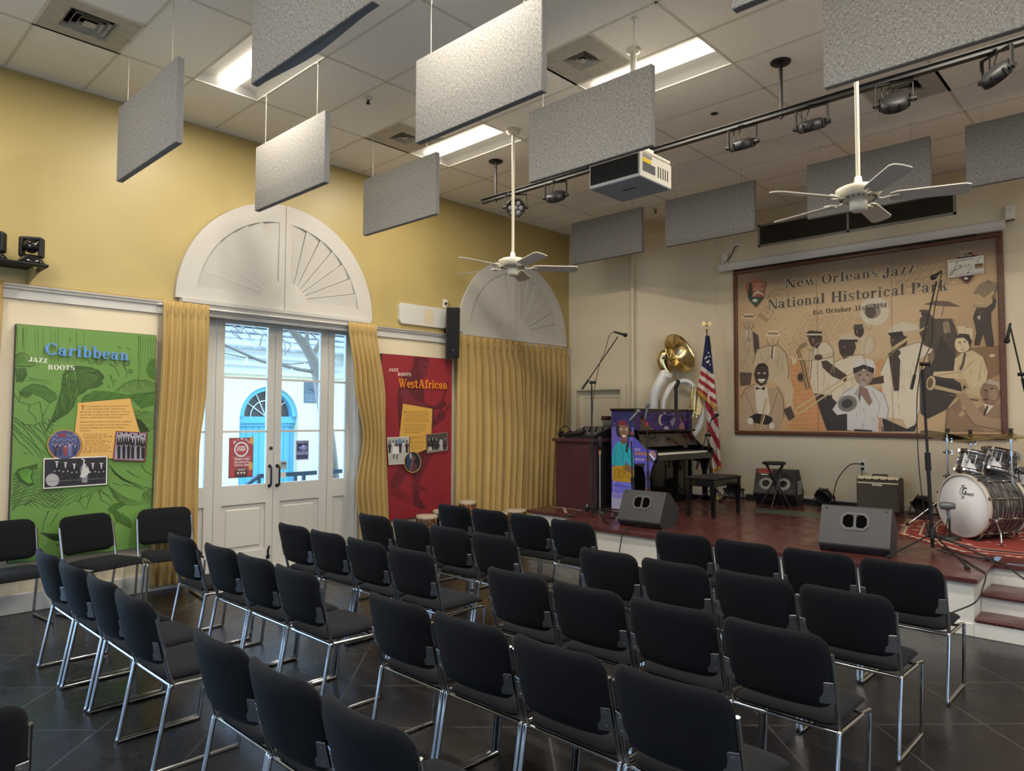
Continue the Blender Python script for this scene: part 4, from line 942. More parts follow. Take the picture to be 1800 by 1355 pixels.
ph.ell(366, 717, 98, 88, 'c9903e', n=40); ph.ell(366, 715, 92, 82, '4a4d74', n=40)
for k in range(3):
    for j in range(4): ph.ring(310+36*j, 672+24*k, 13, 15, 4, '8088b8', 180, 360, lay=3)
ph.ell(352, 662, 26, 9, '8c3238', lay=4); figures(ph, 300, 440, 778, 78, ['2b2c44', '34365a', '8a3a44', '6870a0', '30325a'], 3, 5, 'a07868')
raised_card(gb, 'square_photo', [(657, 637), (834, 646), (822, 810), (640, 803)], .0198, g2)
ph.poly([(657, 637), (834, 646), (822, 810), (640, 803)], '7c2c34', 1); ph.poly([(663, 643), (828, 651), (816, 804), (647, 797)], '948ea0', 2); figures(ph, 660, 822, 795, 150, ['1a171c']*6, 5, 3)
raised_card(gb, 'wide_photo', [(247, 792), (609, 778), (607, 940), (245, 966)], .0198, g2)
ph.poly([(247, 792), (609, 778), (607, 940), (245, 966)], 'dcd8cc', 1); ph.poly([(253, 799), (603, 785), (601, 934), (251, 959)], '24222c', 2)
figures(ph, 300, 600, 930, 130, ['18161c', '201d22', '15141a', '8d8a90', '1a181e', '1c1a20'], 8, 3, 'bcb8b8'); ph.ell(297, 915, 40, 38, 'a8a4a6', lay=6); ph.ring(297, 915, 40, 38, 4, '2a282c', lay=7); ph.poly([(452, 900), (470, 850), (500, 845), (510, 870), (480, 900)], 'c4c0bc', 6); ph.line([(470, 850), (478, 800), (462, 796)], 8, 'c4c0bc', 6); ph.line([(255, 925), (600, 905)], 3, '6a686c', 7)
ph.build('photographs', gb)
# raised blue title letters
P2, w2 = serif_polys('Caribbean', .035); mb = MB()
q0, q1 = g2(250, 203), g2(727, 238); hz = abs(g2(250, 203).z-g2(250, 137).z)
for n_, q in enumerate(P2):
    mb.prism(q, .018, .026+.00004*(n_ % 40), Matrix(((0, 0, 1, PX), ((q1.y-q0.y)/w2, 0, 0, q0.y), ((q1.z-q0.z)/w2, hz, 0, q0.z), (0, 0, 0, 1))))
M['title_blue'] = mat('title_blue', lin('5c8fd0'), .5); wpart(mb, 'title_letters', M['title_blue'], gb)

# ------------------------------------------------------------------ red poster board
K2 = 4.516
def r2(cx, cy, x=PX): return at(660+cx/K2, 610+cy/K2, 'x', x)
ry0 = at(676.5, 700, 'x', PX).y-.01; ry0 = 5.27; ry1 = r2(607, 500).y
rb = board('poster_board', ry0, ry1, .40, 2.497, 'red poster board about West African jazz roots beside the closed curtains', None)
a = Art(lambda u, v: gp(u, v), (1, 0, 0), .0003); RED = '8c2630'
a.poly([(ry0+.004, .404), (ry1-.004, .404), (ry1-.004, 2.493), (ry0+.004, 2.493)], RED); a.build('red_ground', rb)
a = Art(r2, (1, 0, 0), .0003); DR = '5c1f28'; DR2 = '4a1a22'
body = [(306, 74), (425, 92), (426, 140), (408, 180), (412, 215), (402, 236), (372, 250), (375, 300), (385, 340), (388, 440), (440, 470), (500, 455), (540, 430), (560, 440), (556, 470), (520, 490), (460, 500), (470, 560), (500, 600), (440, 660), (450, 800), (440, 880), (390, 960), (360, 1010), (345, 1080), (345, 1160), (350, 1200), (398, 1270), (390, 1285), (350, 1285), (300, 1250), (296, 1180), (300, 1090), (290, 1000), (280, 930), (200, 900), (175, 820), (195, 700), (186, 620), (180, 540), (170, 440), (180, 330), (215, 220), (280, 190), (300, 150)]
a.poly(body, DR, 2); a.poly([(345, 110), (425, 112), (424, 150), (404, 182), (408, 220), (372, 245), (350, 200)], '6c2a30', 3)
a.poly([(190, 330), (250, 330), (320, 420), (420, 470), (330, 500), (230, 470)], '702730', 3); a.poly([(210, 500), (300, 480), (380, 560), (300, 700), (220, 620)], DR2, 3)
a.ell(395, 160, 8, 5, '3c1218', lay=4); a.line([(388, 200), (406, 204)], 4, '3c1218', 4)
for p0, p1, w in (((575, 275), (530, 440), 14), ((600, 450), (520, 560), 12), ((530, 440), (500, 600), 10)): a.line([p0, p1], w, DR, 3)
a.ell(520, 545, 34, 42, DR, 20, lay=3); a.ell(532, 448, 30, 20, DR, lay=3)
leg2 = [(470, 800), (430, 900), (380, 1000), (330, 1080), (400, 1130), (420, 1142), (400, 1148), (300, 1130), (280, 1110), (300, 1060), (350, 940), (400, 860)]
a.poly(leg2, '6a232b', 3); drum = [(200, 930), (280, 960), (160, 1140), (120, 1120), (116, 1060)]
a.poly(drum, '6a232b', 3); a.poly([(120, 1060), (200, 1130), (290, 1200), (280, 1250), (190, 1220), (120, 1160)], '7c2028', 2); a.line([(300, 1160), (350, 1155)], 12, DR2, 5); a.ell(170, 1170, 60, 20, '741d26', 15, lay=3)
for k in range(26):
    r_ = random.Random(k); x, y = 420+r_.random()*175, 880+r_.random()*230; a.line([(x, y), (x+r_.uniform(-22, 22), y+r_.uniform(-20, 20)), (x+r_.uniform(-30, 30), y+r_.uniform(-30, 30))], 3, '7a1c24', 3, 1)
a.line([(440, 1100), (470, 1000), (520, 930), (540, 870)], 4, '7a1c24', 3, 1); a.line([(590, 1080), (560, 980), (530, 880)], 3, '7a1c24', 3, 1); a.hatch([(440, 1180), (560, 1170), (560, 1210), (440, 1215)], 10, 9, 3, '7a1c24', 2, 3)
a.lay = 6
serif(a, 'JAZZ', (105, 190), (180, 194), 24, 'e8e0d4', 7, .05); serif(a, 'ROOTS', (178, 227), (284, 230), 25, 'e8e0d4', 7, .05)
a.build('figure_print', rb)
ca = Art(lambda u, v: r2(u, v, PX+.012), (1, 0, 0), .0003)
card = [(218, 449), (452, 490), (443, 690), (400, 700), (402, 812), (320, 845), (265, 830), (190, 710)]
raised_card(rb, 'text_card', card, .0118, r2); ca.poly(card, 'cc9f4a')
serif(ca, 'N', (226, 528), (244, 528), 22, '3a2418', 2)
def k4(x, y): return ((670-660+x/9.677)*K2, (700-610+y/9.677)*K2)
for tx, x0, x1, y in (("ew Orleans people and culture have been", 434, 795, 232), ('influenced by West Africa, the region that', 434, 806, 265), ('includes modern day Senegal, Gambia, Guinea,', 388, 806, 298), ('the Republic of Congo, the Central African', 388, 772, 331), ('Republic, and Nigeria. The music from this area', 388, 812, 364), ('is rhythmic, dance centered, and improvisational.', 388, 820, 397), ('The first enslaved Africans arrived in New', 388, 765, 450), ('Orleans in 1719. They brought the rhythmic', 388, 775, 485), ('elements that helped to develop the jazz', 388, 755, 520), ('tradition. African music was performed in', 388, 760, 553), ('places such as Congo Square.', 388, 655, 588)):
    sans(ca, tx, k4(x0, y), k4(x1, y), 7.0, '4a3018', 2, bold=.015)
for i, (x0, x1, y) in enumerate(((500, 720, 655), (490, 725, 672), (490, 600, 690), (490, 715, 728), (490, 740, 748), (490, 735, 765), (490, 730, 805), (490, 705, 835), (500, 690, 855), (490, 575, 873))): dashes(ca, k4(x0, y), k4(x1, y), max(4, (x1-x0)//40), 3.2, '8a6a30', i+20, 2)
ca.build('card_text', rb)
ph = Art(lambda u, v: r2(u, v, PX+.02), (1, 0, 0), .0003); ph1 = ph
c1 = [(92, 716), (266, 711), (258, 925), (106, 935)]; raised_card(rb, 'street_photo', c1, .0198, r2); ph.poly(c1, 'd8d4cc', 1); ph.poly([(97, 721), (261, 716), (253, 919), (110, 928)], 'a8a69e', 2); ph.poly([(100, 800), (258, 790), (253, 919), (110, 928)], 'b4b2a8', 3)
figures(ph, 100, 262, 840, 110, ['2a282c', 'c8c6c4', '3a383c', '2c2a30', 'b8b6b8', '242228'], 4, 4, '4a4040'); ph.poly([(160, 760), (190, 722), (225, 760)], '6a88a8', 7); ph.poly([(135, 850), (142, 795), (160, 780), (182, 795), (186, 845)], 'dcdad6', 8); ph.line([(150, 850), (140, 885)], 8, '2a2626', 8); ph.line([(172, 850), (168, 890)], 8, '2a2626', 8); ph.ell(160, 778, 8, 9, '3a2e2a', lay=9)
ph.build('street_print', rb); ph = Art(lambda u, v: r2(u, v, PX+.02), (1, 0, 0), .0003)
c2 = [(399, 692), (570, 675), (573, 820), (407, 845)]; raised_card(rb, 'band_photo', c2, .0198, r2); ph.poly(c2, '9a6a68', 1); ph.poly([(404, 697), (565, 681), (568, 815), (412, 838)], '4a4644', 2); ph.poly([(410, 815), (568, 790), (568, 815), (412, 838)], '8a8680', 3); figures(ph, 410, 565, 815, 110, ['2a2626', '1c1a1c', '242224', 'b0aca8', '2a282a'], 9, 4, '8a8078'); ph.ell(433, 808, 18, 20, 'b8b0a0', lay=7); ph.ring(433, 808, 18, 20, 3, '3a3430', lay=8)
raised_card(rb, 'oval_photo', [(294+67*math.cos(2*PI*i/40), 913+84*math.sin(2*PI*i/40)) for i in range(40)], .0238, r2)
ph2 = Art(lambda u, v: r2(u, v, PX+.024), (1, 0, 0), .0003); ph2.ell(294, 913, 67, 84, 'c8a04c', n=40, lay=1); ph2.ell(294, 912, 62, 79, '1e2230', n=40, lay=2); ph2.poly([(250, 860), (285, 842), (300, 900), (275, 975), (245, 940)], '28405e', 3); ph2.ell(300, 880, 17, 24, '6a4440', lay=4); ph2.poly([(270, 985), (275, 925), (300, 905), (330, 930), (325, 980), (295, 990)], '5a3440', 4); ph2.line([(275, 985), (296, 890)], 6, '8a7060', 5); ph2.poly([(268, 850), (285, 838), (290, 880), (275, 890)], '9aa0a0', 5); ph2.build('oval_print', rb)
ph.build('band_print', rb)
P2, w2 = serif_polys('West', .02); P3, w3 = serif_polys('African', .03); mb = MB(); M['title_gold'] = mat('title_orange', lin('e0862a'), .5)
for PP, ww, qa, qb in ((P2, w2, (176, 320), (332, 326)), (P3, w3, (338, 326), (566, 333))):
    q0, q1 = r2(*qa), r2(*qb); hz = .062*1.32*1.15
    for n_, q in enumerate(PP): mb.prism(q, .006, .014+.00004*(n_ % 40), Matrix(((0, 0, 1, PX), ((q1.y-q0.y)/ww, 0, 0, q0.y), ((q1.z-q0.z)/ww, r2(200, 250).z-r2(200, 320).z, 0, q0.z), (0, 0, 0, 1))))
wpart(mb, 'title_letters', M['title_gold'], rb)

# ------------------------------------------------------------------ things mounted high on the left wall
t = thing('mounting_board', 'white chamfered mounting board on the yellow wall beside the tall speaker', 'board', (.02, 5.95, 2.91)); mb = MB()
mb.prism([(5.56, 2.96), (5.60, 2.912), (6.40, 2.912), (6.40, 3.18), (5.60, 3.18), (5.56, 3.135)], 0, .032, Matrix(((0, 0, 1, 0), (1, 0, 0, 0), (0, 1, 0, 0), (0, 0, 0, 1)))); wpart(mb, 'board', M['white_paint'], t)
mb = MB(); mb.box((.032, 5.985, 2.94), (.0335, 6.13, 3.15)); wpart(mb, 'bare_patch', mat('bare_cream_patch', (.62, .53, .36), .6), t)
for y, z in ((6.06, 3.135), (6.06, 2.955), (5.995, 3.045), (6.12, 3.045)): mb = MB(); mb.cyl((.0335, y, z), (.036, y, z), .006, n=8); wpart(mb, 'screw', M['grey_metal'], t)
t = thing('wall_speaker', 'tall black speaker tilted down beside the white mounting board', 'speaker', (.2, 6.33, 2.55))
Msp = Matrix.Translation((.2, 6.33, 2.84)) @ Matrix.Rotation(math.radians(-38), 4, 'Z') @ Matrix.Rotation(math.radians(9), 4, 'Y')
mb = MB(); k = mb.mark(); mb.rbox((-.11, -.09, -.345), (.07, .09, .345), .02, 2); mb.xf(k, Msp); wpart(mb, 'cabinet', mat('speaker_grey', (.05, .047, .045), .6), t)
mb = MB(); k = mb.mark(); mb.rbox((.07, -.085, -.34), (.085, .085, .335), .008, 2); mb.xf(k, Msp); wpart(mb, 'grille', mat('speaker_cloth', (.008, .008, .009), .9), t)
mb = MB(); k = mb.mark(); mb.cyl((.085, 0, -.23), (.088, 0, -.23), .008, n=10); mb.xf(k, Msp); wpart(mb, 'badge', M['grey_metal'], t)
mb = MB(); mb.cyl((.034, 6.36, 2.86), (.15, 6.34, 2.86), .02, n=10); mb.box((.032, 6.32, 2.80), (.04, 6.40, 2.92)); wpart(mb, 'bracket', M['black_metal'], t)
t = thing('wall_outlet', 'white outlet with a black plug above the tall wall speaker', 'outlet', (.003, 6.36, 3.21)); mb = MB(); mb.rbox((0, 6.32, 3.20), (.008, 6.40, 3.32), .003, 1); wpart(mb, 'plate', M['cream_plastic'], t); mb = MB(); mb.rbox((.008, 6.345, 3.245), (.03, 6.375, 3.275), .005, 1); mb.tube(fillet([(.03, 6.36, 3.26), (.06, 6.37, 3.26), (.09, 6.385, 3.2), (.1, 6.38, 3.17)], .03), .005, 6); wpart(mb, 'plug', M['black_plastic'], t)
def ptz(y, z, rz, label):
    t = thing('dome_camera', label, 'camera', (.17, y, z), rz, 'black cameras on the wall bracket'); mb = MB()
    mb.lathe([(.0, 0), (.105, 0), (.108, .012), (.098, .03), (.085, .05), (.07, .075), (.0, .078)], n=22); mb.build('base', M['black_gloss'], t)
    mb = MB(); 
    for s in (-1, 1): mb.rbox((-.045, s*.072-.018, .06), (.045, s*.072+.018, .235), .017, 3)
    mb.rbox((-.03, -.075, .205), (.03, .075, .24), .014, 2); mb.build('yoke', M['black_plastic'], t)
    mb = MB(); mb.lathe([(0, -.07), (.05, -.06), (.058, 0), (.054, .05), (.0, .055)], c=(0, 0, .155), axis=(1, .1, .05), n=18); mb.build('head', M['black_gloss'], t)
    mb = MB(); mb.lathe([(.03, 0), (.034, .008), (.02, .01), (0, .004)], c=(.055, .006, .158), axis=(1, .1, .05), n=16); mb.build('lens', M['black_gloss'], t); return t
ptz(1.515, 3.0, -.5, 'black camera with a round base on the wall bracket, the whole one'); ptz(1.24, 3.0, -.5, 'black camera at the left edge of the photo, half cut off')
t = thing('camera_bracket', 'grey bracket holding two black cameras above the white wall rail', 'bracket', (.12, 1.35, 2.90)); mb = MB(); mb.prism([(0, 0), (.26, .0), (.28, .01), (.28, .022), (0, .022)], 1.05, 1.62, Matrix(((1, 0, 0, 0), (0, 0, 1, 0), (0, 1, 0, 2.977), (0, 0, 0, 1)))); wpart(mb, 'shelf', M['black_plastic'], t)
mb = MB()
mb.prism([(0, 0), (.24, 0), (.24, -.02), (.02, -.13), (0, -.13)], 1.52, 1.54, Matrix(((1, 0, 0, 0), (0, 0, 1, 0), (0, 1, 0, 2.977), (0, 0, 0, 1)))); wpart(mb, 'brace', mat('bracket_gold', (.42, .32, .12), .5), t)
# ------------------------------------------------------------------ stage, its boards rising slightly towards the back wall
RAKE = .032
def zs(y): return .45+RAKE*(y-6.58)
def on_stage(px, py):
    nrm = Vector((0, -RAKE, 1)); d = ray(px, py); return CAM+d*((zs(0)-CAM.dot(nrm))/d.dot(nrm))
m = mat('stage_paint', (0.066, 0.021, 0.019), 0.28, var=(3.5, (0.105, 0.038, 0.034), .45, .8)); M['stage'] = m
n, l, b = lk(m); tc = n.new('ShaderNodeTexCoord'); nz = n.new('ShaderNodeTexNoise'); nz.inputs['Scale'].default_value = 5; nz.inputs['Detail'].default_value = 8; l.new(tc.outputs['Object'], nz.inputs['Vector'])
rp = n.new('ShaderNodeValToRGB'); rp.color_ramp.elements[0].position = .3; rp.color_ramp.elements[0].color = (.16,)*3+(1,); rp.color_ramp.elements[1].position = .75; rp.color_ramp.elements[1].color = (.42,)*3+(1,); l.new(nz.outputs['Fac'], rp.inputs['Fac']); l.new(rp.outputs['Color'], b.inputs['Roughness'])
M['riser'] = mat('riser_white', (.66, .65, .61), .4)
SX0, SX1, SX2, SYF, SYL, SYR = .93, 1.84, 6.09, 6.58, 7.08, 7.27
Tz = Matrix.Translation((0, 0, 0))
mb = MB(); poly = [(SX0, D1-.002), (SX0, SYL), (SX1, SYL), (SX1, SYF), (SX2, SYF), (SX2, SYR), (8.2, SYR), (8.2, SYF), (XR-.01, SYF), (XR-.01, D2-.002), (CX2, D2-.002), (CX1, D1-.002)]
def inset(p, d): # lip overhang along the open edges
    return p
lip = .03
pl = [(SX0-lip, D1-.002), (SX0-lip, SYL-lip), (SX1-lip, SYL-lip), (SX1-lip, SYF-lip), (SX2+lip, SYF-lip), (SX2+lip, SYR-lip), (8.2-lip, SYR-lip), (8.2-lip, SYF-lip), (XR-.01, SYF-lip), (XR-.01, D2-.002), (CX2, D2-.002), (CX1, D1-.002)]
st = bpy.data.objects.new('stage', None); COL.objects.link(st); st.location = (4, 7.5, 0); st['kind'] = 'structure'
mb.prism(pl, -.035, 0)
for p in mb.v: p.z += zs(p.y)
wpart(mb, 'stage_floor', M['stage'], st)
mb = MB(); mb.prism(poly, .0, 1)
for p in mb.v:
    if p.z > .5: p.z = zs(p.y)-.035
wpart(mb, 'stage_riser', M['riser'], st)
mb = MB()
for a, b_ in (((SX1, SYF-.016, 0), (SX2, SYF, .10)), ((SX0, SYL-.016, 0), (SX1, SYL, .10)), ((SX2, SYF-.02, 0), (8.2, SYF-.004, .115))): mb.rbox(a, b_, .004, 1)
wpart(mb, 'stage_skirting', M['riser'], st)
for k, (y, z) in enumerate(((6.58, .15), (6.83, .30))):
    mb = MB(); mb.box((SX2+.003, y, 0), (8.2, SYR, z-.035)); wpart(mb, 'step_riser', M['riser'], st)
    mb = MB(); mb.rbox((SX2+.004, y-.03, z-.035), (8.2, SYR, z), .012, 2); wpart(mb, 'step_tread', M['stage'], st)
# painted green patch and blue tape on the boards
def lay(mb):
    for p in mb.v: p.z += zs(p.y)
    return mb
mb = MB(); mb.prism([(3.20, 9.0), (3.36, 8.64), (4.2, 8.69), (4.1, 9.05)], 0, .0012); lay(mb).build('green_floor_patch', mat('faded_green_paint', (.055, .075, .05), .45, var=(9, (.09, .10, .075), .4, .7)), kind='structure')
for i, (p, lb) in enumerate((([(6.07, 7.78), (6.115, 7.79), (6.13, 7.33), (6.08, 7.32)], 'long strip of blue tape on the stage boards above the steps'), ([(6.2, 7.30), (6.9, 7.34), (6.9, 7.36), (6.2, 7.325)], 'thin strip of blue tape along the stage edge by the steps'))):
    mb = MB(); mb.prism(p, 0, .0012); lay(mb); solo(mb, 'tape_strip', mat('blue_tape_%d' % i, (.16, .28, .48), .5), lb, 'tape')
for i, (p, lb) in enumerate((([(1.15, 7.5), (1.18, 7.52), (1.5, 7.18), (1.47, 7.16)], 'pale strip of tape on the stage left of the microphone stand'), ([(1.02, 7.46), (1.6, 7.44), (1.6, 7.465), (1.02, 7.485)], 'pale strip of tape in front of the burgundy cabinet'))):
    mb = MB(); mb.prism(p, 0, .0012); lay(mb); solo(mb, 'tape_strip', mat('worn_tape_%d' % i, (.30, .24, .24), .5), lb, 'tape')
# patterned rug under the drums
rug_c = [(4.94, 9.15), (5.12, 8.16), (5.81, 7.55), (7.6, 7.7), (7.6, 9.35), (6.0, 9.45)]
t = thing('rug', 'red patterned rug under the drum kit', 'rug', (6.1, 8.4, zs(8.4))); mb = MB(); mb.prism(rug_c, 0, .008); lay(mb); wpart(mb, 'pile', mat('rug_red', (.24, .030, .022), .95, bump=(400, .4, .004)), t)
a = Art(lambda u, v: Vector((u, v, zs(v)+.0085)), (0, 0, 1), .0002)
def band(d, w, col):
    cx, cy = 6.1, 8.45; pts = [(cx+(x-cx)*(1-d), cy+(y-cy)*(1-d)) for x, y in rug_c]; a.line(pts, w, col, closed=True)
band(.02, .03, '2e1a22'); band(.06, .022, 'a8967e'); band(.12, .035, '7a1e18'); band(.2, .02, 'c0b098'); band(.26, .06, '38243a'); band(.33, .015, 'c8a890')
rr_ = random.Random(4)
def inside(x, y):
    c = False; n_ = len(rug_c)
    for i in range(n_):
        (x0, y0), (x1, y1) = rug_c[i], rug_c[(i+1) % n_]
        if (y0 > y) != (y1 > y) and x < (x1-x0)*(y-y0)/(y1-y0)+x0: c = not c
    return c
for k in range(150):
    x, y = rr_.uniform(4.85, 7.0), rr_.uniform(7.6, 9.4)
    if not inside(x, y): continue
    s = rr_.uniform(.02, .045); a.poly([(x-s, y), (x, y-s*.6), (x+s, y), (x, y+s*.6)], rr_.choice(['cdbfa8', 'cdbfa8', 'b8401c', '402038', 'd8c8b0']), 8)
for k in range(60):
    t_ = k/60*6; i = int(t_); f_ = t_-i; x = rug_c[i][0]*(1-f_)+rug_c[(i+1) % 6][0]*f_; y = rug_c[i][1]*(1-f_)+rug_c[(i+1) % 6][1]*f_; x, y = 6.1+(x-6.1)*.96, 8.45+(y-8.45)*.96
    a.poly([(x-.03, y-.012), (x+.03, y-.012), (x+.02, y+.014), (x-.02, y+.014)], 'd2c2a8', 9)
a.build('pattern', t)

# ------------------------------------------------------------------ back wall: mural, air grille, projection screen
def atd(px, py, base):
    nrm = Vector((fwd.x, fwd.y, 0)); d = ray(px, py); b0 = Vector(base); return CAM+d*((b0-CAM).dot(nrm)/d.dot(nrm))
MX0, MX1, MZ0, MZ1 = 2.515, 5.85, 1.462, 3.89; MYS = D2-.03
mu_t = thing('mural', 'large framed sepia mural of jazz musicians on the back wall', 'mural', (4.18, D2, MZ0))
mb = MB(); f_ = .062
for a_, b_ in (((MX0, MZ0), (MX1, MZ0+f_)), ((MX0, MZ1-f_), (MX1, MZ1)), ((MX0, MZ0+f_), (MX0+f_, MZ1-f_)), ((MX1-f_, MZ0+f_), (MX1, MZ1-f_))):
    mb.rbox((a_[0], D2-.055, a_[1]), (b_[0], D2, b_[1]), .012, 2)
for z in (MZ0+f_*.5,): mb.rbox((MX0+.01, D2-.062, z-.008), (MX1-.01, D2-.05, z+.008), .005, 1)
wpart(mb, 'frame', M['wood_frame'], mu_t)
mb = MB(); mb.box((MX0+.03, MYS, MZ0+.03), (MX1-.03, D2, MZ1-.03)); wpart(mb, 'panel', M['paper_back'], mu_t)
IX0, IX1, IZ0, IZ1 = MX0+f_, MX1-f_, MZ0+f_, MZ1-f_
bg = Art(lambda u, v: Vector((u, MYS-.0005, v)), (0, -1, 0), .0003)
def mix(a_, b_, t_): return tuple(a_[i]+(b_[i]-a_[i])*max(0, min(1, t_)) for i in range(3))
def hx(s): return tuple(int(s[i:i+2], 16) for i in (0, 2, 4))
NU, NV = 26, 18
def bgc(u, v):
    c = mix(hx('d6b990'), hx('c4a67c'), abs(u-.45)*1.4)
    c = mix(c, hx('6a5a4a'), (v-.86)*9); c = mix(c, hx('c9ab82'), 0)  # brown top band: sepia edge with the screen housing's shadow painted in
    c = mix(c, hx('8f6c4a'), (u-.72)*2.2*(1-min(1, abs(v-.35)*1.6))); c = mix(c, hx('b08a62'), (.18-u)*2)
    c = mix(c, hx('c08a5c'), (.42-v)*2.2*(1-min(1, abs(u-.35)*3.2)))
    return c
for i in range(NU):
    for j in range(NV):
        q = [(i/NU, j/NV), ((i+1)/NU, j/NV), ((i+1)/NU, (j+1)/NV), (i/NU, (j+1)/NV)]
        bg.shade([(IX0+(IX1-IX0)*u, IZ0+(IZ1-IZ0)*v) for u, v in q], [bgc(*p) for p in q], 0)
bg.build('sepia_ground', mu_t)
a = Art(lambda cx, cy: at(1200+cx/3, 400+cy/3, 'y', MYS-.002), (0, -1, 0), .00025)
# street map: little blocks and faded letters
for i in range(13):
    for j in range(7):
        x, y = 520+i*34+j*20, 690-i*17-j*38+8*((i*7+j*3) % 3)
        if 460 < y < 690 and 520 < x < 960: a.line([(x, y), (x+20, y-10), (x+31, y+12), (x+11, y+23)], 3, 'b2926a', 1, closed=True)
for i in range(9):
    for j in range(5):
        x, y = 1110+i*46+j*6, 190+j*34-i*8
        if y > 120: a.line([(x, y), (x+34, y-6), (x+36, y+20), (x+3, y+26)], 3, '8a7256', 1, closed=True)
for i in range(26):
    r_ = random.Random(i); x, y = 420+r_.random()*260, 460+r_.random()*190; a.line([(x, y), (x+9, y+5)], 4, 'a88a64', 1)
serif(a, 'E', (435, 508), (490, 440), 62, 'b09068', 1, up=(-.74, -.55))
a.ring(505, 370, 55, 42, 9, 'b8986e', lay=1, rot=-25); a.ring(505, 370, 22, 18, 5, 'b8986e', lay=1)
# paving bricks
br = [(560, 690), (640, 685), (700, 830), (760, 1000), (765, 1070), (555, 1060), (590, 980)]
a.poly(br, 'cd9660', 2); a.hatch(br, -4, 26, 2.5, 'ab7444', 2, 3); a.hatch(br, 62, 44, 2, 'ab7444', 1, 3)
a.poly([(1020, 850), (1075, 840), (1060, 1070), (1030, 1060)], 'cf8e54', 2); a.poly([(1000, 690), (1060, 690), (1060, 800), (1010, 800)], 'cc9a66', 2)
# faded parasols and dancers, right
a.poly([(1530, 350), (1560, 300), (1610, 275), (1660, 290), (1690, 330), (1690, 345), (1640, 330), (1590, 372), (1560, 350)], '8e7a60', 3)
for k in range(5): a.line([(1612, 276), (1540+36*k, 350)], 3, '6e5c46', 4)
a.poly([(1268, 405), (1330, 385), (1400, 388), (1470, 418), (1380, 415)], '6b5a46', 3); a.line([(1385, 390), (1365, 470)], 4, '6b5a46', 3)
a.poly([(1250, 480), (1290, 440), (1330, 480), (1420, 480), (1450, 560), (1440, 690), (1300, 690), (1250, 560)], '4e4236', 3); a.ell(1280, 452, 22, 20, '3c322a', lay=4); a.ell(1275, 440, 28, 8, '54483a', lay=5); a.poly([(1370, 500), (1400, 490), (1415, 550), (1380, 560)], 'a08c6c', 5); a.hatch([(1330, 480), (1440, 480), (1440, 600), (1330, 620)], 60, 16, 4, '6e5e4c', 4, 5)
for x, y in ((1470, 520), (1510, 530)): a.poly([(x-16, y+60), (x-20, y), (x+20, y), (x+18, y+60)], 'd8c4a0', 4); a.ell(x, y-18, 13, 17, 'b8a07c', lay=5)
a.poly([(1330, 620), (1440, 640), (1690, 620), (1695, 760), (1620, 800), (1400, 700)], '8a6846', 3)
su = [(1533, 480), (1545, 440), (1600, 425), (1636, 400), (1640, 370), (1652, 380), (1646, 420), (1625, 450), (1625, 500), (1640, 610), (1640, 625), (1605, 625), (1585, 560), (1565, 620), (1540, 620), (1550, 560)]
a.poly(su, '463a30', 5); a.ell(1568, 428, 22, 24, '5a4636', lay=6); a.ell(1566, 410, 38, 11, 'a8926e', lay=7); a.poly([(1545, 408), (1552, 390), (1585, 390), (1590, 408)], 'b8a27c', 8); a.ell(1638, 368, 10, 14, '8a6e54', lay=8); a.line([(1640, 375), (1665, 290)], 4, '4a3c30', 8); a.ell(1632, 675, 16, 8, 'd0bc98', -10, lay=6); a.poly([(1552, 470), (1572, 462), (1566, 490)], 'c8b694', 7)
# left pair
def hat(cx, cy, w, col, band_, lay): a.ell(cx, cy+w*.12, w, w*.2, col, lay=lay); a.poly([(cx-w*.62, cy+w*.1), (cx-w*.55, cy-w*.45), (cx+w*.55, cy-w*.45), (cx+w*.62, cy+w*.1)], col, lay+1); a.poly([(cx-w*.62, cy+w*.08), (cx-w*.6, cy-w*.14), (cx+w*.6, cy-w*.14), (cx+w*.62, cy+w*.08)], band_, lay+2)
a.poly([(300, 600), (310, 555), (345, 535), (385, 545), (405, 580), (408, 640), (388, 690), (368, 765), (300, 765)], 'bba687', 4); a.poly([(368, 545), (400, 570), (406, 640), (385, 690), (375, 640)], '4c4036', 5); a.poly([(300, 762), (366, 765), (358, 830), (304, 836)], '5a4a3c', 4); a.ell(349, 505, 26, 34, 'c0a684', lay=6); hat(349, 470, 40, 'd6c4a2', '6a5844', 7); a.poly([(335, 535), (360, 535), (352, 590), (344, 590)], 'd8ccb4', 6); a.line([(349, 540), (347, 600)], 5, '5a4a3e', 7)
a.poly([(370, 720), (392, 645), (440, 622), (505, 620), (545, 660), (562, 750), (556, 800), (585, 850), (578, 940), (545, 952), (538, 870), (480, 810), (410, 800)], 'c9b592', 6); a.ell(476, 590, 28, 36, 'd2b892', lay=7); hat(478, 560, 42, 'dccaa8', '8a7658', 8); a.poly([(462, 620), (490, 620), (480, 690)], 'e2d6be', 8); a.line([(475, 628), (470, 690)], 8, '6a5846', 9); a.line([(455, 680), (430, 740), (420, 790)], 3, '9a8464', 8); a.line([(520, 680), (530, 760)], 3, '9a8464', 8); a.poly([(530, 960), (570, 940), (592, 1000), (560, 1020)], '4c4038', 6)
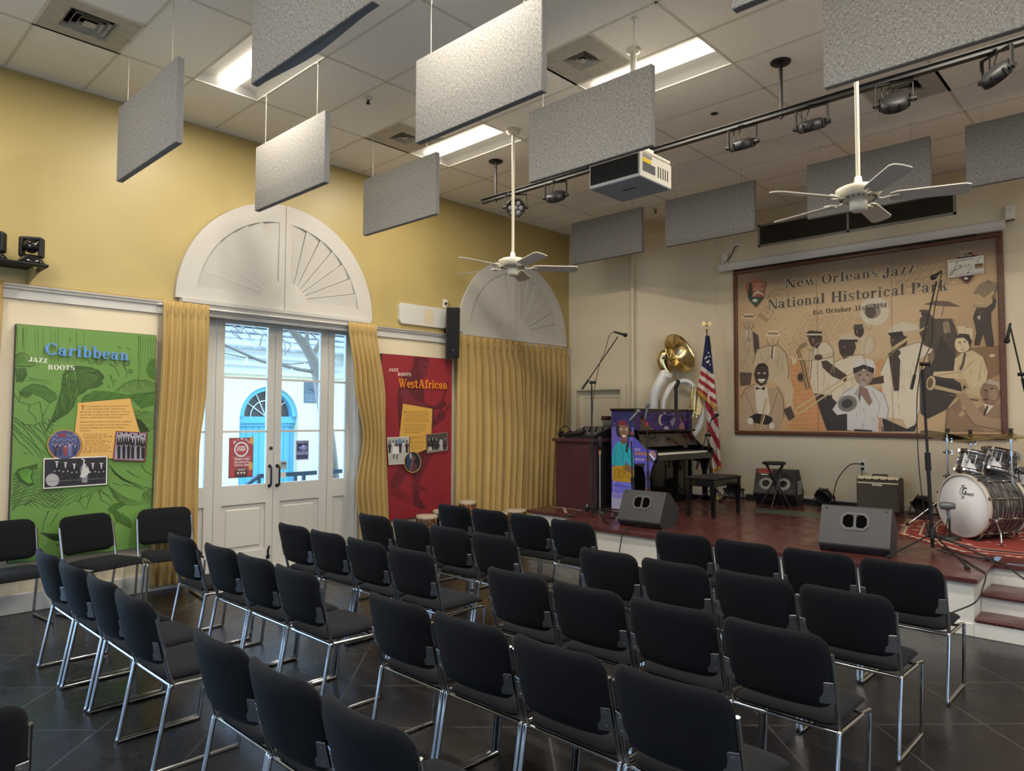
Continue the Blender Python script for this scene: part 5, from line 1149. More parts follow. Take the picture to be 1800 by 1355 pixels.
# smiling trumpeter
a.poly([(306, 900), (330, 850), (385, 825), (440, 850), (500, 838), (532, 900), (535, 1000), (500, 1068), (306, 1065)], 'b49a7c', 10); a.poly([(380, 830), (446, 842), (462, 960), (430, 1050), (390, 960)], 'd8ccb8', 11); a.poly([(385, 740), (400, 718), (430, 714), (452, 735), (455, 780), (440, 825), (412, 836), (386, 815), (376, 775)], '42302a', 12); a.poly([(384, 745), (400, 720), (430, 716), (450, 735), (430, 728), (400, 734)], '1e1614', 13); a.poly([(396, 798), (438, 798), (424, 818), (408, 818)], 'e6dccc', 13); a.ell(402, 768, 8, 4, 'c8bcae', lay=13); a.ell(432, 768, 8, 4, 'c8bcae', lay=13); a.line([(417, 770), (412, 790), (424, 791)], 4, '2c1e1a', 13); a.ring(417, 788, 34, 26, 3, '62483c', 20, 160, lay=13); a.poly([(386, 838), (410, 848), (434, 838), (434, 858), (410, 850), (386, 856)], '2a2220', 14)
a.line([(330, 870), (370, 960), (385, 1060)], 4, '8a725a', 11); a.line([(500, 870), (470, 970), (450, 1060)], 4, '8a725a', 11); a.poly([(350, 1000), (385, 980), (440, 985), (475, 1005), (470, 1035), (430, 1040), (380, 1030), (355, 1020)], '241a18', 14); a.line([(455, 885), (430, 1000), (410, 1062)], 7, 'd0b888', 15); a.line([(440, 900), (405, 1062)], 5, '9a8258', 15); a.ell(357, 1020, 16, 18, 'd8d0c4', lay=14); a.ell(470, 1045, 14, 18, 'd8d0c4', lay=14)
# saxophone player
a.poly([(690, 868), (785, 880), (870, 980), (880, 1072), (760, 1070), (722, 960)], '38302c', 8); a.poly([(664, 770), (672, 660), (710, 610), (760, 600), (795, 640), (800, 770), (780, 885), (690, 872)], 'd9cbb0', 9); a.poly([(660, 580), (690, 565), (735, 570), (735, 600), (710, 640), (680, 625), (668, 605)], '4a382e', 10); a.poly([(652, 558), (668, 542), (735, 548), (735, 578), (655, 575)], '3a302a', 11); a.poly([(652, 560), (735, 560), (735, 568), (652, 568)], 'd8ccb4', 12)
a.line([(655, 612), (628, 625), (608, 650), (635, 720), (648, 790), (662, 850)], 16, '6e5a40', 12, 24); a.line([(655, 612), (628, 625), (608, 650), (635, 720), (648, 790), (662, 850)], 6, 'b89c6c', 13, 8); a.ell(626, 790, 24, 28, '8c7450', lay=13); a.ell(622, 788, 15, 20, '3a2e22', lay=14); a.line([(690, 640), (680, 720), (672, 800)], 4, '5a4838', 10)
# trumpet player in a cap
a.poly([(780, 770), (800, 710), (860, 680), (950, 668), (975, 740), (960, 820), (900, 870), (860, 960), (790, 900)], 'ddd0b6', 10); arm_ = [(730, 705), (760, 700), (820, 745), (870, 780), (862, 815), (790, 785), (740, 740)]
a.poly(arm_, '4c382c', 12); a.poly([(820, 610), (850, 590), (905, 592), (915, 630), (900, 670), (850, 695), (828, 660)], '46342a', 12); a.poly([(815, 600), (830, 575), (880, 560), (925, 575), (930, 600), (850, 592), (822, 606)], 'cdbfa6', 13); a.poly([(828, 590), (925, 590), (922, 604), (850, 598), (822, 608)], '3a302a', 14)
a.line([(575, 702), (640, 690), (800, 662)], 9, 'cbb68c', 14); a.line([(640, 706), (780, 684), (800, 668)], 6, 'a58c5e', 14); a.poly([(570, 678), (600, 694), (602, 712), (582, 728)], 'd8c69e', 14); a.ell(716, 684, 22, 16, '4c382c', lay=15)
# sousaphone player behind
a.ell(1012, 440, 78, 78, 'd9cdb6', lay=8); a.ell(1000, 440, 44, 40, '9a8a76', lay=9); a.ell(992, 448, 28, 30, '5a4c42', lay=10); a.ell(930, 545, 26, 34, '3e2e26', lay=10); a.poly([(900, 535), (905, 512), (950, 508), (952, 535)], '4a4038', 11); a.poly([(940, 580), (985, 560), (1010, 620), (990, 680), (940, 665)], 'd2c4aa', 10); a.ring(985, 620, 26, 55, 12, 'c8b690', lay=11, rot=15); a.line([(960, 520), (990, 540), (1000, 510)], 10, 'b8a680', 11)
# trombone player
a.poly([(1050, 1000), (1180, 1060), (1236, 1030), (1225, 1075), (1050, 1075)], '38302c', 11); a.poly([(1045, 760), (1075, 690), (1130, 640), (1240, 605), (1320, 640), (1310, 660), (1245, 690), (1250, 960), (1225, 1040), (1185, 1060), (1160, 1010), (1070, 1000), (1055, 870)], 'ddd2ba', 12); a.poly([(1095, 580), (1150, 560), (1190, 580), (1180, 620), (1130, 650), (1100, 625)], '463428', 13); a.poly([(1075, 560), (1100, 520), (1160, 498), (1230, 510), (1250, 535), (1150, 556), (1090, 578)], 'd6cab2', 14); a.poly([(1080, 556), (1160, 546), (1165, 572), (1100, 580)], '2e2622', 15); a.poly([(1085, 665), (1120, 640), (1148, 700), (1142, 860), (1115, 862), (1100, 770)], '46362c', 14)
for (p, q) in (((610, 985), (1290, 520)), ((600, 955), (1262, 535))): a.line([p, q], 8, 'c8b488', 16)
a.line([(610, 985), (596, 975), (600, 955)], 8, 'c8b488', 16); a.poly([(970, 800), (1060, 780), (1062, 820), (980, 830)], '4a382e', 13); a.ell(1128, 660, 22, 18, '46362c', lay=17); a.poly([(1290, 690), (1320, 640), (1330, 680), (1312, 720)], '8a745c', 12)
# young trumpet player in white
a.poly([(790, 960), (850, 870), (900, 840), (1000, 835), (1060, 875), (1088, 960), (1078, 1010), (1030, 1000), (1032, 1075), (868, 1068), (868, 980), (815, 988)], 'd2d0cc', 18); a.ell(955, 775, 50, 58, '9c8474', lay=19); a.poly([(892, 740), (905, 705), (955, 688), (1005, 702), (1020, 740), (1010, 775), (990, 752), (920, 752), (900, 775)], 'd8d4cc', 20); a.poly([(898, 742), (955, 722), (1012, 742), (1008, 770), (955, 745), (902, 772)], '2c2828', 21); a.ell(936, 778, 9, 4, '4a3a32', lay=21); a.ell(974, 778, 9, 4, '4a3a32', lay=21); a.ell(956, 806, 12, 6, '6a4a42', lay=21); a.line([(955, 780), (950, 796), (962, 797)], 3, '7a6254', 21)
a.line([(958, 810), (940, 850), (905, 905)], 26, 'a8a49c', 22, 34); a.line([(940, 840), (930, 920), (905, 960)], 12, '6a6660', 22); a.ell(872, 928, 62, 52, 'bcb8b0', -15, lay=23); a.ell(870, 928, 50, 41, '7a7670', -15, lay=24); a.ell(868, 928, 30, 24, '3c3a38', -15, lay=25); a.ring(872, 928, 60, 50, 5, 'e0dcd4', rot=-15, lay=26); a.poly([(930, 830), (975, 850), (1000, 920), (985, 940), (940, 880)], '8c7262', 23); a.line([(1000, 860), (1040, 930), (1030, 1000)], 4, 'a8a6a4', 19); a.poly([(905, 1062), (1000, 1068), (1000, 1076), (905, 1074)], '3a3430', 20)
# pianist
a.poly([(1245, 770), (1330, 680), (1360, 570), (1445, 690), (1430, 800), (1500, 840), (1450, 880), (1390, 960), (1290, 1010), (1255, 980)], '3e342c', 8); a.poly([(1330, 800), (1480, 840), (1450, 880), (1350, 860)], '2c2622', 9); a.poly([(1436, 690), (1470, 660), (1530, 645), (1585, 680), (1612, 760), (1600, 830), (1520, 860), (1490, 800), (1380, 792), (1320, 780), (1325, 760), (1430, 755)], 'd0bc94', 10); a.ell(1478, 610, 42, 50, 'dcc8a2', 20, lay=11); a.poly([(1438, 585), (1460, 558), (1510, 562), (1525, 600), (1515, 640), (1505, 600), (1480, 580)], '3a302a', 12); a.ell(1462, 606, 8, 4, '5a4a3a', lay=12); a.ell(1488, 602, 7, 4, '5a4a3a', lay=12); a.line([(1472, 610), (1468, 628), (1478, 630)], 3, 'a08a68', 12); a.line([(1466, 645), (1488, 640)], 4, '8a6a52', 12); a.line([(1490, 660), (1478, 720), (1465, 750)], 12, '5a4a3e', 12, 16); a.line([(1540, 700), (1470, 760), (1340, 780)], 4, 'a89068', 11); a.line([(1580, 700), (1560, 800)], 4, 'a89068', 11); a.poly([(1500, 850), (1600, 830), (1580, 900), (1480, 900)], 'c4b088', 10)
# trumpeter at the lower right
a.poly([(1385, 1075), (1395, 960), (1440, 930), (1460, 1000), (1540, 960), (1600, 930), (1690, 930), (1692, 1075)], '94785c', 14); a.poly([(1480, 960), (1530, 930), (1600, 1000), (1690, 1010), (1690, 1070), (1600, 1075), (1540, 1040)], 'a68a6c', 15); a.ell(1625, 868, 56, 66, '8c6e54', 8, lay=16); a.poly([(1580, 820), (1620, 800), (1670, 815), (1685, 860), (1672, 880), (1660, 835), (1610, 822)], 'b4a28a', 17); a.ell(1597, 858, 9, 4, '3a2c24', lay=18); a.ell(1632, 850, 9, 4, '3a2c24', lay=18); a.line([(1608, 858), (1596, 885), (1610, 890)], 5, '5a4434', 18); a.ell(1598, 905, 14, 6, '5a3a30', lay=18); a.ell(1678, 872, 12, 20, '7a5e48', lay=17)
a.line([(1580, 900), (1500, 880), (1330, 840)], 13, 'b8a276', 19, 20); a.line([(1560, 912), (1450, 890), (1400, 880)], 8, '6a583e', 19); a.ell(1310, 820, 24, 38, 'c8b48c', 10, lay=20); a.ell(1306, 820, 15, 28, '6a583e', 10, lay=21); a.poly([(1440, 880), (1490, 870), (1540, 940), (1500, 960)], 'a48a6c', 20); a.poly([(1420, 940), (1460, 900), (1475, 960), (1440, 1000)], '8c7056', 20); a.poly([(1590, 930), (1640, 940), (1600, 985)], 'd8ccb4', 17); a.line([(1608, 940), (1590, 990)], 12, '3c322c', 18)
# drawn modelling: outlines, folds and features
for p_, c_ in ((su, '2e261f'), ([(370, 720), (392, 645), (440, 622), (505, 620), (545, 660), (562, 750), (556, 800)], '8a7454'), ([(664, 770), (672, 660), (710, 610), (760, 600), (795, 640), (800, 770)], '9a8a6c'), ([(780, 770), (800, 710), (860, 680), (950, 668), (975, 740), (960, 820)], '9a8a6c'), ([(1045, 760), (1075, 690), (1130, 640), (1240, 605), (1320, 640)], '9a8a6c'), ([(1250, 690), (1252, 960), (1225, 1040)], '9a8a6c'), ([(1436, 690), (1470, 660), (1530, 645), (1585, 680), (1612, 760), (1600, 830)], '8a7250'), ([(790, 960), (850, 870), (900, 840)], '8e8c8a'), ([(1000, 835), (1060, 875), (1088, 960), (1078, 1010)], '8e8c8a'), ([(1385, 1075), (1395, 960), (1440, 930)], '5e4834'), ([(1480, 960), (1540, 1040), (1690, 1072)], '6e563e'), ([(306, 900), (330, 850), (385, 825)], '7e6650'), ([(500, 838), (532, 900), (535, 1000)], '7e6650')): a.line(p_, 4, c_, 27)
for (x, y, h_, c_) in ((349, 505, 26, '8a6a4c'), (476, 590, 28, '94764e')):
    a.line([(x-12, y-4), (x-4, y-4)], 4, c_, 27); a.line([(x+5, y-4), (x+13, y-4)], 4, c_, 27); a.line([(x, y), (x-3, y+10), (x+3, y+11)], 3, c_, 27); a.line([(x-7, y+19), (x+8, y+19)], 4, c_, 27); a.ring(x, y, h_, h_*1.28, 4, c_, 0, 180, lay=27)
rj5 = random.Random(17)
for (x0, y0, x1_, y1_, n_, c_) in ((690, 640, 780, 860, 14, 'c6b898'), (820, 720, 950, 900, 14, 'c6b898'), (1090, 700, 1240, 1000, 22, 'c9bda4'), (880, 870, 1060, 1040, 16, 'bcbab6'), (400, 660, 540, 790, 14, 'b8a480'), (1450, 690, 1590, 830, 16, 'bea882'), (310, 570, 370, 740, 10, 'aa9474')):
    for k in range(n_):
        x, y = rj5.uniform(x0, x1_), rj5.uniform(y0, y1_); dx = rj5.uniform(-14, 14); a.line([(x, y), (x+dx*.5, y+rj5.uniform(14, 24)), (x+dx, y+rj5.uniform(40, 80))], 8, c_, {690: 10, 820: 11, 1090: 13, 880: 19, 400: 7, 310: 5, 1450: 11}[x0], 1)
for (x, y, s_) in ((704, 596, 1), (872, 636, 1), (930, 548, .7), (1130, 600, 1.1)):
    a.ell(x-14*s_, y+4*s_, 9*s_, 14*s_, '6e5444', lay=12 if y > 560 else 11); a.ell(x-18*s_, y-6*s_, 5*s_, 3*s_, 'a08a78', lay=13); a.line([(x-26*s_, y-8*s_), (x-30*s_, y+6*s_), (x-22*s_, y+9*s_)], 4*s_, '2a1e18', 13); a.line([(x-26*s_, y+18*s_), (x-12*s_, y+20*s_)], 5*s_, '2a1e18', 13)
a.ell(430, 790, 16, 20, '5c443a', lay=12); a.ell(1640, 880, 22, 28, 'a08468', lay=17); a.ell(960, 790, 24, 22, 'b09888', lay=20)
# panel joints
for cx in (712, 1106): a.line([(cx-6, 130), (cx+4, 1075)], 1.6, '7a664c', 28)
a.build('figures', mu_t)
# lettering with a pale edge
a = Art(lambda cx, cy: at(1320+cx/7.5, 430+cy/7.5, 'y', MYS-.010), (0, -1, 0), .00025)
def k6(x, y): return ((x/3+1200-1320)*7.5, (y/3+400-430)*7.5)
for txt, p, q, h in (('New', (540, 322), (705, 300), 50), ('Orleans', (731, 298), (1028, 258), 52), ('Jazz', (1052, 270), (1228, 232), 55), ('National', (450, 432), (750, 396), 52), ('Historical', (782, 396), (1170, 352), 56), ('Park', (1204, 350), (1400, 330), 58)):
    p_, q_ = k6(*p), k6(*q); h_ = h*2.5
    for dx, dy in ((-7, 0), (7, 0), (0, -7), (0, 7), (5, 5), (-5, -5), (5, -5), (-5, 5)): serif(a, txt, (p_[0]+dx, p_[1]+dy), (q_[0]+dx, q_[1]+dy), h_, 'd8c6a4', 1, .05)
    serif(a, txt, p_, q_, h_, '4a3a30', 3, .05)
for txt, p, q, h in (('Est.', (688, 460), (745, 454), 24), ('October', (755, 452), (890, 440), 26), ('31st,', (904, 440), (986, 430), 26), ('1994', (1004, 428), (1076, 420), 26)): serif(a, txt, k6(*p), k6(*q), h*2.5, '4a3a30', 3, .07)
a.build('lettering', mu_t)
# arrowhead badges
a = Art(lambda cx, cy: at(1200+cx/3, 400+cy/3, 'y', MYS-.012), (0, -1, 0), .0003)
def arrow(cx, cy, s, c1, c2): a.poly([(cx+x*s, cy+y*s) for x, y in ((-.34, -.62), (-.2, -.8), (.0, -.95), (.3, -.86), (.34, -.72), (.62, -.66), (.66, -.45), (.56, .0), (.4, .5), (.05, 1.0), (-.12, .92), (-.44, .5), (-.62, .0), (-.66, -.5))], c1, c2)
arrow(386, 340, 80, '7a4632', 1); arrow(386, 340, 75, 'a85a3c', 2)
a.poly([(342, 362), (432, 352), (418, 385), (390, 414), (378, 408), (352, 385)], '2c4a36', 3); a.poly([(360, 362), (395, 330), (430, 352), (428, 360)], 'd8d0c0', 3); a.poly([(366, 366), (396, 345), (426, 356), (424, 366)], 'a85a3c', 4); a.poly([(345, 350), (352, 290), (362, 290), (370, 360), (350, 366)], '24301e', 4); a.ell(382, 384, 14, 8, 'e0dcd0', lay=4)
for k, s in enumerate(('NATIONAL', 'PARK', 'SERVICE')): sans(a, s, (374-2*(k == 1)+8*(k == 1), 304+13*k), (430-14*(k == 1), 300+13*k), 8, 'd8ccc0', 5, bold=.01)
a.build('arrowhead_badge', mu_t); a = Art(lambda cx, cy: at(1200+cx/3, 400+cy/3, 'y', MYS-.012), (0, -1, 0), .0003)
arrow(1500, 205, 92, '8a5038', 1); arrow(1500, 205, 84, '1e1a16', 2); a.poly([(1452, 262), (1542, 252), (1510, 292), (1490, 296)], '8a5038', 2); a.poly([(1462, 260), (1532, 254), (1506, 284), (1492, 286)], '1e1a16', 3); a.ell(1494, 268, 11, 6, 'e0d8c4', lay=4)
for k, s in enumerate(('NATIONAL', 'PARK', 'SERVICE')): sans(a, s, (1460+12*(k == 1), 134+11*k), (1524-14*(k == 1), 126+11*k), 8, 'cfc0a4', 5, bold=.012)
a.build('arrowhead_badge', mu_t)
cardp = [(1398, 174), (1588, 146), (1590, 240), (1402, 266)]
mb = MB(); P = [at(1200+x/3, 400+y/3, 'y', MYS-.012) for x, y in cardp]; P2_ = [p+Vector((0, -.012, 0)) for p in P]; mb.add(P+P2_, [(4, 5, 6, 7)]+[(i, (i+1) % 4, 4+(i+1) % 4, 4+i) for i in range(4)]); wpart(mb, 'name_card', M['paper_back'], mu_t)
a = Art(lambda cx, cy: at(1200+cx/3, 400+cy/3, 'y', MYS-.0245), (0, -1, 0), .0003); a.poly(cardp, 'd9d6c8', 0)
serif(a, 'NEWORLEANS'[:0] or 'N', (1404, 186), (1416, 184), 9, '4a423c', 2); sans(a, 'EW ORLEANS', (1418, 184), (1535, 168), 10, '4a423c', 2)
for k in range(5): a.line([(1404, 214+9*k), (1540, 195+9*k)], 1.1, '8a8478', 1)
a.line([(1450, 176), (1440, 205), (1425, 240), (1412, 255), (1408, 248), (1418, 232), (1470, 210)], 3.2, '3a342e', 3); a.line([(1436, 186), (1470, 172), (1500, 168)], 1.6, '3a342e', 3)
for x in (1462,): a.ring(x, 202, 6, 5, 2.5, '3a342e', lay=3)
a.line([(1469, 195), (1470, 208), (1476, 205)], 2.5, '3a342e', 3)
for x in (1482, 1502): a.line([(x, 197-(x-1482)*.1), (x+13, 194-(x-1482)*.1), (x+1, 206-(x-1482)*.1), (x+16, 202-(x-1482)*.1)], 2.5, '3a342e', 3)
a.line([(1506, 238), (1512, 220), (1526, 210)], 2, '3a342e', 3); a.ell(1505, 238, 4, 3, '3a342e', lay=3); a.line([(1556, 178), (1560, 164), (1578, 154)], 2, '3a342e', 3); a.ell(1555, 179, 4, 3, '3a342e', lay=3)
a.poly([(1540, 192), (1585, 186), (1586, 212), (1542, 218)], '8a6a3c', 3); a.line([(1543, 198), (1575, 194)], 4, '3a2c1c', 4); a.line([(1544, 212), (1584, 206)], 3, 'c8a868', 4)
sans(a, 'NATIONAL HISTORICAL PARK', (1436, 256), (1583, 238), 8, '7a3a34', 2); a.build('card_print', mu_t)

t = thing('air_grille', 'long dark louvered air grille high on the wall above the mural', 'air grille', (4.14, D2, 4.186)); VX0, VX1, VZ0, VZ1 = 2.89, 5.386, 4.186, 4.515
mb = MB()
for a_, b_ in (((VX0, VZ0), (VX1, VZ0+.03)), ((VX0, VZ1-.03), (VX1, VZ1)), ((VX0, VZ0), (VX0+.03, VZ1)), ((VX1-.03, VZ0), (VX1, VZ1)), ((4.122, VZ0), (4.15, VZ1))): mb.box((a_[0], D2-.014, a_[1]), (b_[0], D2, b_[1]))
wpart(mb, 'frame', mat('grille_grey', (.30, .29, .26), .45, .3), t)
mb = MB(); mb.box((VX0+.02, D2-.002, VZ0+.02), (VX1-.02, D2-.001, VZ1-.02)); wpart(mb, 'duct_opening', M['vent_dark'], t)
mb = MB(); N_ = 15
for k in range(N_):
    z = VZ0+.036+(VZ1-VZ0-.07)*k/(N_-1)
    for x0, x1 in ((VX0+.03, 4.122), (4.15, VX1-.03)): mb.add([(x0, D2-.012, z-.004), (x1, D2-.012, z-.004), (x1, D2-.003, z+.006), (x0, D2-.003, z+.006), (x0, D2-.011, z-.006), (x1, D2-.011, z-.006)], [(0, 1, 2, 3), (0, 4, 5, 1)])
lv = wpart(mb, 'louvers', mat('louver_bronze', (.10, .085, .065), .5, .3), t)
t = thing('projection_screen', 'white rolled projection screen housing above the mural', 'projector screen', (4.1, 9.75, 3.88)); mb = MB(); k = mb.mark()
mb.prism([(9.70, 3.925), (9.72, 3.885), (9.80, 3.885), (9.82, 3.91), (9.82, 3.985), (9.80, 4.0), (9.72, 4.0), (9.70, 3.985)], 2.335, 5.885, Matrix(((0, 0, 1, 0), (1, 0, 0, 0), (0, 1, 0, 0), (0, 0, 0, 1)))); wpart(mb, 'housing', M['white_paint'], t)
mb = MB(); mb.box((2.55, 9.74, 3.872), (5.6, 9.775, 3.886)); wpart(mb, 'slot', M['black_plastic'], t)
for x in (2.39, 5.93):
    mb = MB(); mb.rbox((x-.045, 9.80, 4.0), (x+.045, D2, 4.17), .004, 1); mb.rbox((x-.05, 9.74, 4.0), (x+.05, 9.86, 4.012), .003, 1); mb.cyl((x, 9.79, 4.12), (x, 9.80, 4.12), .012, n=8); wpart(mb, 'wall_bracket', M['cream_plastic'], t)
t = thing('wall_outlet', 'small outlet with a black cord above the left end of the screen housing', 'outlet', (2.57, D2, 4.235)); mb = MB(); mb.rbox((2.53, D2-.008, 4.225), (2.62, D2, 4.30), .003, 1); wpart(mb, 'plate', M['cream_plastic'], t); mb = MB(); mb.tube(fillet([(2.58, D2-.01, 4.26), (2.56, D2-.05, 4.25), (2.48, D2-.06, 4.10), (2.40, D2-.06, 4.03), (2.36, D2-.06, 4.02)], .06), .008, 6); wpart(mb, 'cord', M['cable'], t)
mb = MB(); mb.box((2.195, D2-.006, 3.87), (2.42, D2, 4.10)); solo(mb, 'cover_plate', M['cream_wall'], 'cream cover plate on the wall behind the left end of the screen housing', 'cover plate')
t = thing('wall_outlet', 'white wall outlet with two black plugs above the small brown amplifier', 'outlet', (4.265, D2, 1.0)); mb = MB(); mb.rbox((4.22, D2-.008, 1.0), (4.32, D2, 1.17), .003, 1); wpart(mb, 'plate', M['cream_plastic'], t)
for z in (1.115, 1.05): mb = MB(); mb.rbox((4.25, D2-.04, z-.018), (4.285, D2-.008, z+.018), .006, 1); wpart(mb, 'plug', M['black_plastic'], t)
def cable(pts, r, label, name='cable', n_=6):
    mb = MB(); P = [Vector(p) for p in pts]; out = []
    for i in range(len(P)-1):                                            # Catmull-Rom
        p0 = P[max(i-1, 0)]; p1 = P[i]; p2 = P[i+1]; p3 = P[min(i+2, len(P)-1)]
        for k in range(8):
            t_ = k/8; out.append(.5*((2*p1)+(p2-p0)*t_+(2*p0-5*p1+4*p2-p3)*t_*t_+(3*p1-p0-3*p2+p3)*t_**3))
    out.append(P[-1]); mb.tube(out, r, n_); return solo(mb, name, M['cable'], label, 'cable')
cable([(4.268, D2-.05, 1.112), (4.15, D2-.14, 1.10), (4.02, D2-.2, .92), (3.98, D2-.25, .72), (3.96, D2-.2, .62), (3.92, D2-.16, .585)], .007, 'black cord hanging from the wall outlet to the floor light')
cable([(4.268, D2-.05, 1.048), (4.29, D2-.1, .95), (4.38, D2-.13, .85), (4.40, D2-.14, .6), (4.36, D2-.17, .565)], .006, 'black cord dropping from the wall outlet behind the brown amplifier')
# ------------------------------------------------------------------ burgundy cabinet with the sound desk
M['burgundy'] = mat('burgundy_laminate', (.050, .016, .019), .35, var=(6, (.062, .021, .023), .4, .7))
t = thing('cabinet', 'burgundy wooden cabinet on the stage carrying the sound equipment', 'cabinet', (1.35, 7.78, zs(7.5)))
zc = zs(7.5); mb = MB(); mb.rbox((1.01, 7.52, zc), (1.62, 7.56, 1.375), .004, 1); mb.box((1.01, 7.56, zc), (1.03, 8.15, 1.375)); mb.box((1.60, 7.56, zc), (1.66, 7.6, 1.375)); wpart(mb, 'body', M['burgundy'], t)
mb = MB(); mb.box((1.03, 7.6, zc), (1.65, 8.13, 1.37)); wpart(mb, 'dark_interior', M['black_plastic'], t)
mb = MB(); mb.rbox((.975, 7.485, 1.375), (1.70, 8.18, 1.42), .006, 1); wpart(mb, 'top', M['burgundy'], t)
t = thing('mixing_desk', 'black sound mixing desk with a sloped panel on the burgundy cabinet', 'mixer', (1.42, 7.8, 1.42)); mb = MB()
mb.prism([(7.52, 1.42), (8.06, 1.42), (8.06, 1.56), (7.98, 1.58), (7.52, 1.46)], 1.17, 1.66, Matrix(((0, 0, 1, 0), (1, 0, 0, 0), (0, 1, 0, 0), (0, 0, 0, 1)))); wpart(mb, 'case', M['black_plastic'], t)
mb = MB(); ex = Vector((0, .46, .12)).normalized(); F_ = frame(Vector((1.2, 7.53, 1.463)), (1, 0, 0), ex)
for i in range(12): mb.prism([(.02+.036*i, .05), (.026+.036*i, .05), (.026+.036*i, .15), (.02+.036*i, .15)], 0, .002, F_)
wpart(mb, 'fader_slots', M['grey_metal'], t)
for i in range(12):
    mb = MB(); mb.prism([(.014+.036*i, .09+.005*(i % 4)), (.032+.036*i, .09+.005*(i % 4)), (.032+.036*i, .11+.005*(i % 4)), (.014+.036*i, .11+.005*(i % 4))], .002, .012, F_); wpart(mb, 'fader', M['grey_metal'], t)
    for j in range(4):
        p = F_ @ Vector((.023+.036*i, .2+.06*j, 0)); q = F_ @ Vector((.023+.036*i, .2+.06*j, .014))
        mb = MB(); mb.cyl(p, q, .008, n=8); wpart(mb, 'knob', M['grey_metal' if (i+j) % 3 else 'black_plastic'], t)
t = thing('control_keyboard', 'slim black controller leaning in front of the mixing desk', 'controller', (1.2, 7.6, 1.42)); mb = MB(); k = mb.mark(); mb.rbox((-.17, -.07, 0), (.17, .07, .03), .006, 1); mb.xf(k, Matrix.Translation((1.29, 7.57, 1.475)) @ Matrix.Rotation(.25, 4, 'X') @ Matrix.Rotation(-.1, 4, 'Y')); mb.v = [p for p in mb.v]; wpart(mb, 'body', M['black_metal'], t)
t = thing('headphones', 'black headphones resting on the left of the burgundy cabinet', 'headphones', (1.12, 7.62, 1.42))
mb = MB(); mb.tube([(1.12+.085*math.cos(a_), 7.60, 1.50+.085*math.sin(a_)) for a_ in [PI*i/14 for i in range(15)]], .008, 6); wpart(mb, 'headband', M['black_plastic'], t)
for s in (-1, 1): mb = MB(); mb.cyl((1.12+s*.095, 7.60, 1.475), (1.12+s*.06, 7.60, 1.475), .052, .045, n=16); wpart(mb, 'ear_cup', M['black_plastic'], t)
t = thing('rack_unit', 'grey rack unit with patch cables behind the mixing desk', 'rack unit', (1.6, 8.05, 1.42)); mb = MB(); mb.rbox((1.40, 8.08, 1.56), (1.72, 8.17, 1.66), .004, 1); mb.rbox((1.40, 8.08, 1.42), (1.72, 8.17, 1.56), .004, 1); wpart(mb, 'case', mat('rack_grey', (.10, .10, .10), .45), t)
rj = random.Random(2)
for k in range(6):
    x = 1.46+.045*k; mb = MB(); mb.tube(fillet([(x, 8.08, 1.60), (x, 8.04, 1.60), (x+rj.uniform(-.04, .04), 8.02, 1.52), (x+rj.uniform(-.05, .05), 8.05, 1.44)], .02), .004, 5); wpart(mb, 'patch_cable', M['cable'], t)
t = thing('small_display', 'small black display box standing above the sound desk', 'display', (1.45, 8.12, 1.66)); mb = MB(); mb.rbox((1.36, 8.10, 1.663), (1.50, 8.15, 1.725), .004, 1); wpart(mb, 'box', M['black_gloss'], t); mb = MB(); mb.box((1.37, 8.0985, 1.695), (1.45, 8.1, 1.701)); wpart(mb, 'display_strip', mat('dim_display', (.2, .08, .06), .4), t)

# ------------------------------------------------------------------ painted upright piano
PX0, PY0, PL, PD = 1.77, 7.77, 1.50, .36; PZ = zs(7.77); PT = 1.825
Mp = Matrix.Identity(4)
t = thing('upright_piano', 'black upright piano with painted purple panels, open keyboard', 'piano', (PX0+.3, PY0+PL/2, PZ))
x1 = PX0+PD; y1 = PY0+PL
mb = MB(); mb.box((PX0, PY0+.02, PZ+.04), (x1-.03, y1-.02, PT-.03)); mb.box((PX0+.03, PY0+.03, zs(9)-.02), (x1-.04, y1-.03, PZ+.06)); wpart(mb, 'body', M['black_gloss'], t)
mb = MB(); mb.rbox((PX0-.015, PY0-.015, PT-.03), (x1+.02, y1+.015, PT), .006, 2); wpart(mb, 'lid', M['black_gloss'], t)
for y in (PY0, y1-.025): mb = MB(); mb.rbox((PX0, y, zs(y)+.0), (x1, y+.025, PT-.03), .004, 1); wpart(mb, 'end_panel', M['black_gloss'], t)
mb = MB(); mb.box((x1-.03, PY0+.03, 1.53), (x1-.008, y1-.03, PT-.03)); wpart(mb, 'upper_panel', M['black_gloss'], t)
mb = MB(); mb.box((x1-.05, PY0+.03, PZ+.1), (x1-.035, y1-.03, 1.10)); wpart(mb, 'knee_board', M['black_gloss'], t)
KZ = 1.14; KX = x1+.33
FY = lambda y0, y1_, poly, name, mt: None
def xz(mb, poly, ya, yb): return mb.prism(poly, ya, yb, Matrix(((1, 0, 0, 0), (0, 0, 1, 0), (0, 1, 0, 0), (0, 0, 0, 1))))
mb = MB(); mb.box((x1-.03, PY0+.03, KZ), (KX-.02, y1-.03, KZ+.055)); mb.rbox((KX-.05, PY0+.03, KZ), (KX, y1-.03, KZ+.085), .01, 2); wpart(mb, 'key_bed', M['black_gloss'], t)
cheek = [(x1-.01, 1.10), (KX-.06, 1.12), (KX+.01, 1.18), (KX+.01, 1.27), (KX-.02, 1.295), (x1+.17, 1.31), (x1-.01, 1.47)]
